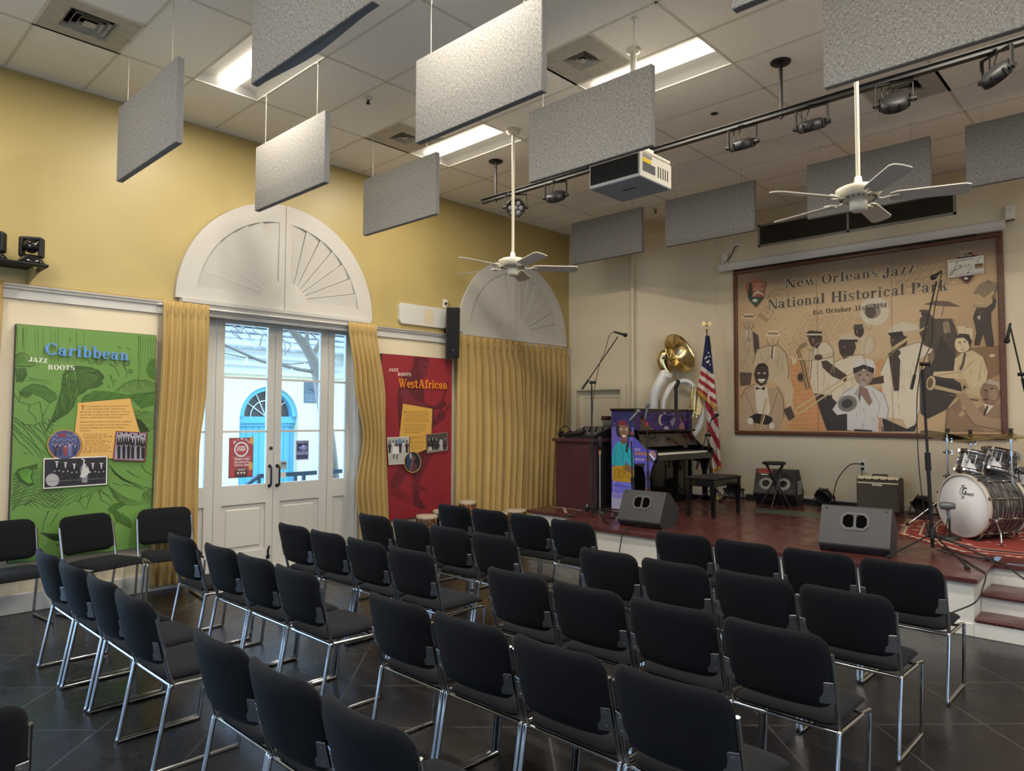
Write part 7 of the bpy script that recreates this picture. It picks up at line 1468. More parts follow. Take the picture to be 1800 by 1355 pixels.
# ------------------------------------------------------------------ sousaphone, flag
M['gold_lacquer'] = mat('gold_lacquer', (.80, .65, .34), .2, 1.0); M['fibre_white'] = mat('white_fibreglass', (.74, .73, .70), .25, coat=.4)
SB = Vector((1.952, 9.297, zs(9.297))); sp = lambda px, py, dz=0.0: atd(px, py, SB+Vector((fwd.x, fwd.y, 0)).normalized()*dz)
t = thing('sousaphone', 'white sousaphone with a gold bell standing behind the piano', 'sousaphone', SB)
sv = Vector((SB.x-CAM.x, SB.y-CAM.y, 0)).normalized(); sr = Vector((-sv.y, sv.x, 0))*-1; ax = (sr*.73+Vector((0, 0, 1))*.34-sv*.60).normalized(); bc = sp(1194, 621)
prof = [(.305, .02), (.31, .012), (.305, .0), (.28, -.015), (.225, -.05), (.175, -.10), (.13, -.165), (.10, -.235), (.085, -.30)]
mb = MB(); mb.lathe(prof, c=bc, axis=ax, n=40); mb.lathe([(r-.006, h+.004) for r, h in prof][1:], c=bc, axis=ax, n=40); nk = bc-ax*.30
p_end = sp(1173, 655); pts = [nk, nk-ax*.08+Vector((0, 0, .0)), sp(1163, 628), sp(1166, 642), p_end]
def smooth(pts, n=8):
    P = [Vector(p) for p in pts]; out = []
    for i in range(len(P)-1):
        p0 = P[max(i-1, 0)]; p1 = P[i]; p2 = P[i+1]; p3 = P[min(i+2, len(P)-1)]
        for k in range(n):
            s = k/n; out.append(.5*((2*p1)+(p2-p0)*s+(2*p0-5*p1+4*p2-p3)*s*s+(3*p1-p0-3*p2+p3)*s**3))
    return out+[P[-1]]
cv = smooth([nk, sp(1170, 622), sp(1164, 632), sp(1167, 645), p_end]); mb.tube(cv, [.085-.012*i/len(cv) for i in range(len(cv))], 18, cap=False); wpart(mb, 'bell', M['gold_lacquer'], t)
cv = smooth([sp(1171, 653), sp(1163, 667), sp(1152, 688), sp(1149, 714), sp(1155, 750), sp(1180, 775), sp(1210, 770), sp(1231, 745), sp(1234, 712), sp(1222, 684), sp(1202, 671), sp(1182, 676), sp(1169, 697), sp(1167, 722), sp(1178, 745, .06)]); n_ = len(cv)
mb = MB(); mb.tube(cv, [.086-(.052)*min(1, i/(n_*.8)) for i in range(n_)], 16, cap=False)
cv2 = smooth([sp(1170, 700), sp(1184, 676, -.03), sp(1202, 669, -.05), sp(1214, 673, -.05), sp(1222, 681, -.04)]); mb.tube(cv2, .033, 12); wpart(mb, 'body_tube', M['fibre_white'], t)
mb = MB(); c0 = sp(1172, 655); mb.cyl(c0, c0+(sp(1170, 663)-c0), .092, .092, n=24); wpart(mb, 'collar', M['fibre_white'], t)
for i, (x_, y_) in enumerate(((1216, 690), (1222, 692), (1228, 694))): mb = MB(); mb.cyl(sp(x_+2, y_-10, -.06), sp(x_-4, y_+40, -.06), .021, n=14); wpart(mb, 'valve', M['gold_lacquer'], t)
for k_ in range(4):
    mb = MB(); mb.tube(fillet([sp(1224+k_*3, 680+3*k_, -.09+.02*k_), sp(1230+k_*2, 700+2*k_, -.09+.02*k_), sp(1226+k_, 728+k_, -.08), sp(1218-k_, 722, -.08), sp(1216-k_, 700, -.1)], .05), .012, 10); wpart(mb, 'valve_slide', M['gold_lacquer'], t)
mb = MB(); mb.cyl(sp(1216, 735, -.06), sp(1222, 678, -.06), .014, n=10); wpart(mb, 'mouth_pipe', M['gold_lacquer'], t)
t = thing('instrument_stand', 'black upright stand post holding the sousaphone behind the piano', 'stand', SB+Vector((0, 0, 0))); mb = MB(); q = sp(1189, 705, -.04); mb.cyl((q.x, q.y, zs(q.y)), sp(1188, 678, -.04), .026, n=10); wpart(mb, 'post', M['black_metal'], t); mb = MB(); mb.tube([sp(1188, 680, -.05), sp(1193, 668, -.05)], .034, 10); wpart(mb, 'cradle', M['black_plastic'], t); mb = MB(); mb.cyl((q.x, q.y, zs(q.y)), (q.x, q.y, zs(q.y)+.02), .07, n=20); wpart(mb, 'base', M['black_metal'], t)
B = Vector((1.84, 9.24, zs(9.24)))
t = thing('microphone_stand', 'black stand with a microphone aimed into the sousaphone bell', 'microphone stand', B, 0, 'black microphone stands'); q = atd(1158, 700, B)
mb = MB(); mb.cyl((q.x, q.y, zs(q.y)), atd(1158, 672, B), .010, n=8); wpart(mb, 'pole', M['black_metal'], t); mb = MB(); mb.cyl((q.x, q.y, zs(q.y)), (q.x, q.y, zs(q.y)+.02), .13, n=20); wpart(mb, 'base', M['black_metal'], t); boom(t, atd(1158, 672, B), atd(1155, 677, B), atd(1168, 640, B))
microphone(atd(1165, 645, B), atd(1172, 620, B)+Vector((0, -.02, 0)), 'black microphone in front of the sousaphone bell')
FB = Vector((2.36, 9.50, zs(9.5))); fp = lambda px, py, dz=0.0: atd(px, py, FB+Vector((fwd.x, fwd.y, 0)).normalized()*dz)
t = thing('flag', 'American flag with gold fringe hanging on a tall pole by the mural', 'flag', FB)
mb = MB(); mb.cyl(FB, FB+Vector((0, 0, .05)), .14, .05, n=22); wpart(mb, 'base', M['brass'], t)
top = fp(1242, 578); mb = MB(); mb.cyl(fp(1249, 880), fp(1242.5, 583), .013, n=10); wpart(mb, 'pole', mat('flag_pole_wood', (.22, .12, .04), .35), t)
mb = MB(); e0 = fp(1242, 570); mb.ball(e0, (.022, .022, .035)); mb.lathe([(.0, 0), (.02, .01), (.012, .04), (.02, .05), (0, .06)], c=fp(1242.4, 583), n=12); wpart(mb, 'eagle', M['brass'], t)
for s in (-1, 1): mb = MB(); mb.add([e0+Vector((0, 0, .02)), e0+rgt0*s*.055+Vector((0, 0, .045)), e0+rgt0*s*.075-Vector((0, 0, .035)), e0+rgt0*s*.04-Vector((0, 0, .01)), e0-Vector((0, 0, .02))], [(0, 1, 2, 3, 4)]); o = wpart(mb, 'eagle_wing', M['brass'], t); sm_ = o.modifiers.new('thickness', 'SOLIDIFY'); sm_.thickness = .008
# draped cloth in two falls; stripes follow the cloth
def fall(u, v, low=False):
    if not low: xl, xr, yt, yl, yr = 1240-13*min(1, v*1.15)**1.2, 1247+14*v**.9, 590, 691, 724
    else: xl, xr, yt, yl, yr = 1237+15*v, 1256+12*v**.8, 683, 832, 824
    px = xl+(xr-xl)*u; py = yt+((yl+(yr-yl)*u)-yt)*v
    return px, py, fp(px, py, (-.035 if low else -.075)+.035*math.sin(u*10+v*2.5+(1 if low else 0))*(.35+.65*v))
def flag_pt(u, v): return fall(u, v)[2]
V_ = []; F_2 = []; C_ = []
for low, nu, nv in ((False, 34, 100), (True, 26, 100)):
    o_ = len(V_); V_ += [fall(i/nu, j/nv, low)[2] for i in range(nu+1) for j in range(nv+1)]
    for i in range(nu):
        for j in range(nv):
            w = nv+1; F_2.append([o_+i*w+j, o_+(i+1)*w+j, o_+(i+1)*w+j+1, o_+i*w+j+1]); px, py, q = fall((i+.5)/nu, (j+.5)/nv, low)
            if (j+.5)/nv > (.93 if not low else .955): c = 'b98a34'
            elif not low:
                s_ = py-.72*(px-1230); c = '232c52' if s_ < 641 or (px > 1251+(py-590)*.055 and s_ < 668) else ('cfc6ba' if int((s_-641)/8.2) % 2 == 0 else '9c2230')
            else: s_ = py-1.75*(px-1240)+900; c = '9c2230' if int(s_/17) % 2 == 0 else 'cfc6ba'
            C_.append(lin(c))
d = Vector(t.location); fm = ink_mat('flag_cloth', .75); me = bpy.data.meshes.new('flag_cloth'); me.from_pydata([tuple(p-d) for p in V_], [], F_2); me.materials.append(fm)
me.polygons.foreach_set('use_smooth', [True]*len(F_2)); ca = me.color_attributes.new('ink', 'FLOAT_COLOR', 'CORNER'); flat = []
for c in C_: flat += [*c, 1.0]*4
ca.data.foreach_set('color', flat); me.update()
o = bpy.data.objects.new('cloth', me); COL.objects.link(o); o.parent = t; sm_ = o.modifiers.new('thickness', 'SOLIDIFY'); sm_.thickness = .004
mb = MB()
rj = random.Random(6)
for k in range(9):
    u, v = .25+.6*rj.random(), .18+.28*rj.random(); c = flag_pt(u, v)-Vector((fwd.x, fwd.y, 0)).normalized()*.012; P = [c+(rgt0*math.cos(PI/2+PI*i/5)+Vector((0, 0, 1))*math.sin(PI/2+PI*i/5))*(.02 if i % 2 == 0 else .009) for i in range(10)]; mb.add(P, [list(range(10))])
wpart(mb, 'stars', mat('star_white', (.72, .70, .66), .7), t)
mb = MB(); q = [flag_pt(u/8*.95, .5-.02) for u in range(9)]
mb.tube([fp(1243, 590, -.03), fp(1244, 605, -.04), fp(1245, 640, -.04)], .012, 6); mb.tube([fp(1247, 594, -.03), fp(1250, 612, -.04)], .010, 6); wpart(mb, 'gold_cord', mat('gold_fringe', (.62, .38, .06), .6), t)
B = Vector((2.50, 9.22, zs(9.22)))
t = thing('microphone_stand', 'black stand with red marker in front of the flag', 'microphone stand', B, 0, 'black microphone stands')
tripod(t, B.x, B.y, ((2.3, 9.1), (2.62, 9.2), (2.5, 9.5)), atd(1243, 770, B), .011, .2); boom(t, atd(1243, 765, B), atd(1224, 825, B), atd(1250, 738, B)); mb = MB(); q = atd(1245, 752, B); mb.cyl(q-Vector((0, 0, .03)), q+Vector((0, 0, .03)), .016, n=10); wpart(mb, 'red_marker', mat('red_tape', (.6, .03, .03), .5), t)
microphone(atd(1250, 738, B), atd(1263, 727, B), 'dark microphone in front of the flag')

# ------------------------------------------------------------------ drum kit
m = mat('black_oyster', (.03, .03, .035), .2, coat=.5); M['oyster'] = m; n, l, b = lk(m)
tc = n.new('ShaderNodeTexCoord'); mp = n.new('ShaderNodeMapping'); mp.inputs['Scale'].default_value = (3.5, 3.5, 48); l.new(tc.outputs['Object'], mp.inputs['Vector'])
q = n.new('ShaderNodeTexNoise'); q.inputs['Scale'].default_value = 2.0; q.inputs['Detail'].default_value = 5; q.inputs['Distortion'].default_value = 1.2; l.new(mp.outputs['Vector'], q.inputs['Vector'])
rp = n.new('ShaderNodeValToRGB'); rp.color_ramp.elements[0].position = .48; rp.color_ramp.elements[0].color = (.010, .010, .013, 1); rp.color_ramp.elements[1].position = .72; rp.color_ramp.elements[1].color = (.30, .31, .33, 1); l.new(q.outputs['Fac'], rp.inputs['Fac']); l.new(rp.outputs['Color'], b.inputs['Base Color'])
M['head_white'] = mat('drum_head', (.78, .77, .76), .45); M['hoop_pale'] = mat('pale_hoop', (.52, .46, .40), .3)
M['cymbal'] = mat('cymbal_bronze', (.50, .42, .22), .28, 1.0, bump=(120, .12, .002))
def drum(name, label, cat, loc, axis_M, R, L, lugs, hoopm, group=None):
    """local axis z from resonant head (0) to batter head (L)"""
    t = bpy.data.objects.new(name, None); COL.objects.link(t); t.matrix_world = Matrix.Translation(Vector(loc)) @ axis_M; tag(t, label, cat, group)
    mb = MB(); mb.lathe([(R, 0.015), (R, L-.015)], n=44); mb.build('shell', M['oyster'], t)
    for z, s in ((0, -1), (L, 1)):
        mb = MB(); mb.lathe([(0, z+s*.002), (R-.004, z), (R-.002, z-s*.012)], n=44); mb.build('drum_head', M['head_white'], t)
        mb = MB(); mb.lathe([(R-.005, z+s*.018), (R+.012, z+s*.018), (R+.012, z-s*.022), (R+.002, z-s*.022), (R-.005, z+s*.018)], n=44); mb.build('hoop', hoopm, t)
    for k in range(lugs):
        a_ = 2*PI*(k+.5)/lugs; c = Vector((math.cos(a_), math.sin(a_), 0))
        mb = MB(); mb.cyl(c*(R+.014)+Vector((0, 0, .0)), c*(R+.014)+Vector((0, 0, L)), .004, n=6); mb.build('tension_rod', M['chrome'], t)
        for z in ((.30*L, .70*L) if L > .35 else (.5*L,)):
            mb = MB(); mb.ball(c*(R+.008)+Vector((0, 0, z)), (.014, .014, .035)); mb.build('lug', M['chrome'], t)
        for z in (0, L): mb = MB(); k2 = mb.mark(); mb.box((R+.004, -.012, z-.014), (R+.028, .012, z+.014)); mb.xf(k2, Matrix.Rotation(a_, 4, 'Z')); mb.build('claw', M['chrome'], t)
    return t
vw = Vector((fwd.x, fwd.y, 0)).normalized()
BDc = Vector((5.70, 8.27, zs(8.27)+.335)); dv = (BDc-CAM); dv.z = 0; dv.normalize(); dr = Vector((dv.y, -dv.x, 0))
n_ = (-dv*.70-dr*.71).normalized(); AX = -n_                              # axis from front head to back
ux = Vector((0, 0, 1)).cross(AX).normalized(); RM = Matrix(((ux.x, 0, AX.x, 0), (ux.y, 0, AX.y, 0), (ux.z, 1, AX.z, 0), (0, 0, 0, 1)))
if RM.to_3x3().determinant() < 0: RM = Matrix(((-ux.x, 0, AX.x, 0), (-ux.y, 0, AX.y, 0), (-ux.z, 1, AX.z, 0), (0, 0, 0, 1)))
t = drum('bass_drum', 'large bass drum with a white front head and black oyster shell', 'drum', BDc, RM, .305, .44, 10, M['hoop_pale'], 'drums of the kit')
a = Art(lambda u, v: BDc+(-ux if RM[0][0] == -ux.x else ux)*u+Vector((0, 0, v))+n_*.004, n_, .0003)
su = 1 if (RM.to_3x3() @ Vector((1, 0, 0))).dot(dr) > 0 else -1
a2 = Art(lambda u, v: BDc+dr.lerp(dr, 0)*0+((RM.to_3x3() @ Vector((su, 0, 0)))*u)+Vector((0, 0, v))+n_*.004, n_, .0003)
for tx, x0, x1_, z, h in (('G', -.02, .035, .11, .075), ('retsch', .035, .125, .105, .036)): sans(a2, tx, (x0, z), (x1_, z+.0), h, '23262c', up=(.25, 1), bold=.012)
a2.ring(.0, .135, .035, .045, .005, '23262c', 60, 300); a2.line([(.0, .21), (.005, .185), (.012, .175)], .006, '23262c'); a2.line([(-.015, .195), (.03, .2)], .004, '23262c'); a2.line([(-.02, .06), (.0, .09), (.02, .07)], .006, '23262c')
a2.build('maker_emblem', t)
for s in (-1, 1):
    mb = MB(); sd = RM.to_3x3() @ Vector((s*su, 0, 0)); p0 = BDc+AX*.10+sd*.27-Vector((0, 0, .12)); p1 = BDc+AX*.0+sd*.42; p1.z = zs(p1.y)+.012
    mb.tube([p0, (p0+p1)/2+sd*.02, p1], .010, 8); mb.cyl(p1+Vector((0, 0, .03)), p1, .016, n=10); mb.ball(p0, .03); bpy.context.view_layer.update(); inv = t.matrix_world.inverted(); mb.v = [inv @ v_ for v_ in mb.v]; mb.build('spur_leg', M['chrome'], t)
def tom(px, py, dpth, R, L, tilt, spin, label):
    c = atd(px, py, BDc+dv*dpth); ax_ = (Vector((0, 0, 1))*math.cos(tilt)+(-AX*-1)*0+AX*math.sin(tilt)).normalized(); x_ = ax_.orthogonal().normalized(); y_ = ax_.cross(x_)
    Mt = Matrix(((x_.x, y_.x, ax_.x, 0), (x_.y, y_.y, ax_.y, 0), (x_.z, y_.z, ax_.z, 0), (0, 0, 0, 1)))
    t = drum('tom_drum', label, 'drum', c-ax_*L/2, Mt, R, L, 6, M['chrome'], 'drums of the kit')
    # white corner patch with an oval badge wrapped on the shell, facing the room
    mb = MB(); f0 = (CAM-c).normalized(); base = math.atan2(f0.dot(y_), f0.dot(x_)); sg = 1 if (y_*math.cos(base)-x_*math.sin(base)).dot(dr) > 0 else -1
    pts = []; 
    for q in range(13):
        s_ = q/12; ang = base+sg*(-.85+1.05*s_); hgt = .02+(L-.05)*(1-s_)**1.0
        pts.append((ang, hgt))
    vs_ = []; fs_ = []
    for q, (ang, hgt) in enumerate(pts): vs_ += [Vector((math.cos(ang)*(R+.0015), math.sin(ang)*(R+.0015), .018)), Vector((math.cos(ang)*(R+.0015), math.sin(ang)*(R+.0015), hgt+.018))]
    fs_ = [(2*q, 2*q+2, 2*q+3, 2*q+1) for q in range(12)]; mb.add(vs_, fs_); mb.build('white_patch', M['head_white'], t)
    mb = MB(); ang = base-sg*.12; mb.lathe([(.0, .002), (.014, .001), (.016, 0)], c=(math.cos(ang)*(R+.003), math.sin(ang)*(R+.003), L*.45), axis=(math.cos(ang), math.sin(ang), 0), n=16); mb.build('badge', M['black_metal'], t)
    return t, c
tom(1712, 815, .20, .135, .20, .32, 0, 'left of the two small tom drums above the bass drum'); tom(1756, 812, .12, .15, .20, .32, 0, 'right of the two small tom drums above the bass drum')
FT_ = atd(1812, 845, BDc+dv*.10); t = drum('floor_tom', 'drum with a white patch partly cut off at the right edge of the photo', 'drum', Vector((FT_.x, FT_.y, 1.02)), Matrix.Identity(4), .165, .17, 8, M['chrome'], 'drums of the kit')
for k_ in range(3): mb = MB(); a_ = 2*PI*k_/3; mb.tube([(math.cos(a_)*.17, math.sin(a_)*.17, .06), (math.cos(a_)*.19, math.sin(a_)*.19, -.1), (math.cos(a_)*.20, math.sin(a_)*.20, zs(FT_.y+.2*math.sin(a_))-1.02+.01)], .008, 8); mb.build('leg', M['chrome'], t)
mb = MB(); mb.grid(lambda u, v: Vector((.167*math.cos(-2.2+1.1*u), .167*math.sin(-2.2+1.1*u), .03+.10*v)), 10, 2, flip=True); mb.build('white_patch', M['head_white'], t)
def cymbal(px, py, base, R, tilt_v, label):
    c = atd(px, py, base); ax_ = Vector(tilt_v).normalized(); t = thing('cymbal', label, 'cymbal', c, 0, 'bronze cymbals')
    mb = MB(); mb.lathe([(0, .032), (.02, .031), (.045, .020), (.055, .012), (.1, .006), (R*.7, -.004), (R, -.016), (R, -.019), (R*.7, -.008), (.05, .006), (0, .024)], c=c, axis=ax_, n=44); wpart(mb, 'disc', M['cymbal'], t)
    mb = MB(); mb.cyl(c+ax_*.03, c+ax_*.055, .018, n=12); mb.cyl(c+ax_*.055, c+ax_*.075, .008, n=8); mb.box(c+ax_*.065-Vector((.025, .004, .006)), c+ax_*.065+Vector((.025, .004, .006))); wpart(mb, 'wing_nut', M['black_metal'], t)
    return c, ax_
def cym_stand(px_top, py_top, px_b, py_b, label, legs=True):
    pass
B1 = on_stage(1600, 925)
S1 = Vector((5.42, 8.85, zs(8.85))); c1, a1 = cymbal(1664, 765, S1, .255, (rgt0*.27+Vector((0, 0, 1))+vw*.06), 'bronze cymbal tilted at the left of the drum kit')
def stand(B, top, label, spread=.33, rot=0.0):
    t = thing('cymbal_stand', label, 'cymbal stand', B, 0, 'chrome cymbal stands'); d = Vector(top)-B
    mb = MB(); mb.cyl(B+Vector((0, 0, .05)), B+d*.55, .0145, n=12); wpart(mb, 'lower_tube', M['chrome'], t); mb = MB(); mb.cyl(B+d*.5, B+d, .009, n=10); wpart(mb, 'upper_tube', M['chrome'], t)
    for f_ in (.55, .80, .93):
        p = B+d*f_; mb = MB(); mb.cyl(p-Vector((0, 0, .025)), p+Vector((0, 0, .025)), .021, n=12); mb.cyl(p-rgt0*.05, p+rgt0*.05, .008, n=8); mb.box(p+rgt0*.05-Vector((.006, .006, .02)), p+rgt0*.05+Vector((.006, .006, .02))); wpart(mb, 'clamp', M['chrome'], t)
    for k_ in range(3):
        a_ = rot+2*PI*k_/3; e = B+Vector((math.cos(a_)*spread, math.sin(a_)*spread, 0)); e.z = zs(e.y)+.02; h_ = B+Vector((0, 0, .36))
        mb = MB(); mb.tube([h_, e], .009, 8); mb.tube([B+Vector((0, 0, .08)), B+(e-B)*.55+Vector((0, 0, .12))], .006, 6); wpart(mb, 'leg', M['chrome'], t)
        mb = MB(); mb.cyl(e+Vector((0, 0, .02)), e-Vector((0, 0, .02)), .018, n=10); wpart(mb, 'rubber_foot', M['rubber'], t)
    return t
stand(Vector((c1.x, c1.y, zs(c1.y))), c1+a1*.02, 'chrome cymbal stand behind the left side of the bass drum', .40, 3.6)
S2 = Vector((5.75, 9.2, zs(9.2))); c2, a2_ = cymbal(1706, 767, S2, .25, (-rgt0*.06+Vector((0, 0, 1))-vw*.03), 'bronze cymbal at the middle back of the drum kit'); stand(Vector((c2.x, c2.y, zs(c2.y))), c2, 'chrome cymbal stand behind the tom drums', .3, .5)
S3 = Vector((6.15, 8.55, zs(8.55))); c3, a3 = cymbal(1777, 766, S3, .24, (-rgt0*.02+Vector((0, 0, 1))-vw*.02), 'bronze cymbal at the right of the drum kit by the photo edge'); stand(Vector((c3.x, c3.y, zs(c3.y))), c3+Vector((0, 0, .04)), 'chrome cymbal stand right of the bass drum', .38, 4.0)
for px, py, dd, tx, lb in ((1697, 826, -.02, .24, 'dark bronze hi-hat cymbals under the left tom drum'), (1748, 829, -.05, .28, 'dark bronze cymbal under the right tom drum')):
    cymbal(px, py, BDc+dv*dd, .135, (rgt0*tx+Vector((0, 0, 1))-vw*.2), lb) if False else None
B = BDc+n_*.17+dr*.0; B.z = zs(B.y)+.009; t = thing('drum_microphone', 'black microphone on a short stand before the bass drum head', 'microphone', B); mb = MB(); mb.cyl(B, B+Vector((0, 0, .03)), .10, .085, n=24); wpart(mb, 'base', M['black_metal'], t); mb = MB(); mb.cyl(B+Vector((0, 0, .03)), B+Vector((0, 0, .22)), .010, n=10); wpart(mb, 'pole', M['black_metal'], t); mb = MB(); mb.tube([B+Vector((0, 0, .2)), B+Vector((-.01, 0, .26)), B+Vector((-.02, .01, .31))], .016, 8); wpart(mb, 'clip', M['mic_grey'], t)
q0 = B+Vector((-.03, -.02, .33)); mb = MB(); mb.lathe([(0, -.055), (.036, -.04), (.04, 0), (.036, .05), (.03, .085), (0, .09)], c=q0, axis=(dr*.9+dv*.3), n=18); wpart(mb, 'head', M['mic_grey'], t)
cable([B+Vector((.0, .02, .3)), B+Vector((-.05, .08, .1)), B+Vector((-.1, .2, .015)), B+Vector((-.25, .35, .02))], .005, 'thin cable from the bass drum microphone')
# djembes on the floor by the red board
def djembe(x, y, h, R, mt, label):
    t = thing('djembe', label, 'hand drum', (x, y, 0), 0, 'hand drums on the floor by the stage')
    mb = MB(); mb.lathe([(R*.62, 0), (R*.55, h*.2), (R*.5, h*.38), (R*.75, h*.55), (R*.98, h*.78), (R, h*.96)], n=26); mb.build('shell', mt, t)
    mb = MB(); mb.lathe([(R*1.03, h*.93), (R*1.03, h*.985), (R*.97, h), (0, h)], n=26); mb.build('skin_head', mat('goatskin', (.40, .33, .24), .6) if 'goatskin' not in bpy.data.materials else bpy.data.materials['goatskin'], t)
    for k_ in range(10): a_ = 2*PI*k_/10; mb = MB(); mb.tube([(math.cos(a_)*R*1.02, math.sin(a_)*R*1.02, h*.95), (math.cos(a_+.15)*R*.9, math.sin(a_+.15)*R*.9, h*.68), (math.cos(a_+.25)*R*.62, math.sin(a_+.25)*R*.62, h*.48)], .005, 5); mb.build('rope', M['black_plastic'], t)
    return t
mc = mat('patterned_shell', (.02, .05, .02), .4, var=(22, (.45, .12, .04), .45, .55)); mw = mat('carved_shell', (.10, .05, .025), .5, var=(18, (.35, .2, .08), .45, .6))
djembe(.42, 6.42, .60, .115, mc, 'hand drum with a colourful patterned shell beside the red poster board')
djembe(.55, 5.62, .50, .13, mw, 'pale topped hand drum nearest the double door'); djembe(.50, 5.93, .53, .13, M['black_plastic'], 'pale topped hand drum with black ropes below the red poster board')
djembe(.60, 6.80, .43, .14, mw, 'pale hand drum before the closed curtain'); djembe(.62, 7.13, .44, .145, mw, 'carved hand drum before the closed curtain nearest the stage')
# ------------------------------------------------------------------ ceiling fans, lighting bar, projector, sprinklers
M['fan_white'] = mat('fan_cream', (.66, .61, .49), .4); M['fan_blade'] = mat('fan_blade', (.55, .52, .46), .45)
def fan(x, y, base, label):
    t = thing('ceiling_fan', label, 'ceiling fan', (x, y, H-1.45), 0, 'white ceiling fans with five blades'); z = H-(H-1.45)
    top = 1.45; mb = MB(); mb.lathe([(0, top), (.075, top), (.07, top-.03), (.03, top-.055), (0, top-.055)], n=24); mb.build('canopy', M['fan_white'], t)
    mb = MB(); mb.cyl((0, 0, .12), (0, 0, top-.04), .015, n=12); mb.build('down_rod', M['fan_white'], t)
    mb = MB(); mb.lathe([(0, .15), (.022, .15), (.03, .10), (.045, .085), (.12, .075), (.15, .06), (.152, .03), (.13, .0), (.10, -.015), (0, -.015)], n=32); mb.build('motor_housing', M['fan_white'], t)
    mb = MB()
    for k in range(20): a_ = 2*PI*k/20; q = mb.mark(); mb.box((.09, -.004, -.014), (.125, .004, -.0155+.008)); mb.xf(q, Matrix.Rotation(a_, 4, 'Z'))
    mb.build('vent_slots', M['vent_dark'], t)
    mb = MB(); mb.lathe([(0, -.015), (.055, -.015), (.06, -.03), (.058, -.085), (.045, -.10), (0, -.10)], n=22); mb.build('switch_housing', M['fan_white'], t)
    for k in range(5):
        a_ = math.radians(base+72*k); R_ = Matrix.Rotation(a_, 4, 'Z')
        mb = MB(); q = mb.mark(); mb.prism([(.20, -.045), (.24, -.062), (.64, -.072), (.68, -.055), (.69, 0), (.68, .055), (.64, .072), (.24, .062), (.20, .045)], -.004, .004); mb.xf(q, R_ @ Matrix.Translation((0, 0, -.012)) @ Matrix.Rotation(math.radians(-13), 4, 'X')); bl = mb.build('blade', M['fan_blade'], t)
        mb = MB(); q = mb.mark(); mb.tube([(.10, 0, -.005), (.15, .0, -.022), (.19, -.025, -.02), (.25, -.03, -.016)], .006, 6); mb.tube([(.15, 0, -.022), (.19, .025, -.014), (.25, .03, -.008)], .006, 6); mb.tube([(.25, -.03, -.016), (.25, .03, -.008)], .006, 6); mb.xf(q, R_); mb.build('blade_iron', M['fan_white'], bl)
    return t
fan(2.29, 5.307, 50, 'white ceiling fan in front of the far arched shutter'); fan(5.69, 5.307, 21, 'white ceiling fan at the right in front of the air grille')
# lighting bar
BY, BZ = 5.82, 4.285
t = thing('lighting_bar', 'black lighting bar hung across the ceiling on black poles', 'lighting bar', (4.0, BY, BZ))
mb = MB(); mb.box((1.285, BY-.012, BZ-.022), (8.4, BY+.012, BZ+.022)); mb.box((1.285, BY-.03, BZ+.018), (8.4, BY+.03, BZ+.024)); mb.box((1.285, BY-.03, BZ-.024), (8.4, BY+.03, BZ-.018)); wpart(mb, 'rail', M['black_metal'], t)
for x in (1.515, 4.93, 8.2):
    mb = MB(); mb.cyl((x, BY, BZ-.05), (x, BY, H-.012), .015, n=12); wpart(mb, 'pole', M['black_metal'], t); mb = MB(); mb.lathe([(0, 0), (.085, 0), (.08, -.012), (.02, -.016), (0, -.016)], c=(x, BY, H-.004), n=24); wpart(mb, 'ceiling_plate', M['black_metal'], t)
def stage_par(x, yaw, tilt, label, drop=.16):
    t = thing('spotlight', label, 'spotlight', (x, BY, BZ-.022), yaw, 'black spotlights on the lighting bar')
    w = .125; mb = MB(); 
    for s in (-1, 1): mb.rbox((s*w-.004, -.015, -drop-.02), (s*w+.004, .015, -.012), .002, 1)
    mb.rbox((-w-.004, -.015, -.014), (w+.004, .015, -.006), .002, 1); mb.build('yoke', M['black_metal'], t)
    mb = MB(); mb.cyl((0, 0, -.006), (0, 0, .0), .02, n=10); mb.rbox((-.025, -.035, 0), (.025, .035, .012), .003, 1); mb.build('clamp', M['black_metal'], t)
    Mh = Matrix.Translation((0, 0, -drop)) @ Matrix.Rotation(tilt, 4, 'X')
    mb = MB(); q = mb.mark(); mb.lathe([(0, .045), (.07, .045), (.1, .03), (.108, 0), (.106, -.035), (.098, -.04), (.092, -.03), (0, -.028)], n=26); mb.xf(q, Mh); hd = mb.build('lamp_head', M['black_plastic'], t)
    mb = MB()
    for k in range(7):
        for r_ in ((0,) if k == 0 else (1,)):
            a_ = 2*PI*k/6; q = mb.mark(); mb.lathe([(.026, -.031), (.02, -.034), (0, -.033)], c=(0 if k == 0 else .06*math.cos(a_), 0 if k == 0 else .06*math.sin(a_), 0), n=12); mb.xf(q, Mh)
    mb.build('lens_array', mat('lens_grey', (.2, .2, .22), .15) if 'lens_grey' not in bpy.data.materials else bpy.data.materials['lens_grey'], hd)
    for k in range(8): mb = MB(); q = mb.mark(); mb.box((.098, -.006, -.03), (.114, .006, .03)); mb.xf(q, Mh @ Matrix.Rotation(PI*(k+.5)/4, 4, 'Z')); mb.build('fin', M['black_metal'], hd)
    for s in (-1, 1): mb = MB(); mb.cyl((s*.108, 0, -drop), (s*.148, 0, -drop), .018, n=12); mb.build('knob', M['black_plastic'], t)
    for s in (-1, 1): mb = MB(); mb.tube(fillet([(-.06+.02*s, .02, -drop+.05), (-.07+.02*s, .03, -.06), (-.05+.04*s, .035, .04), (-.0+.05*s, .04, .05), (.04+.03*s, .035, .03)], .04), .004, 6); mb.build('power_cord', M['cable'], t)
    return t
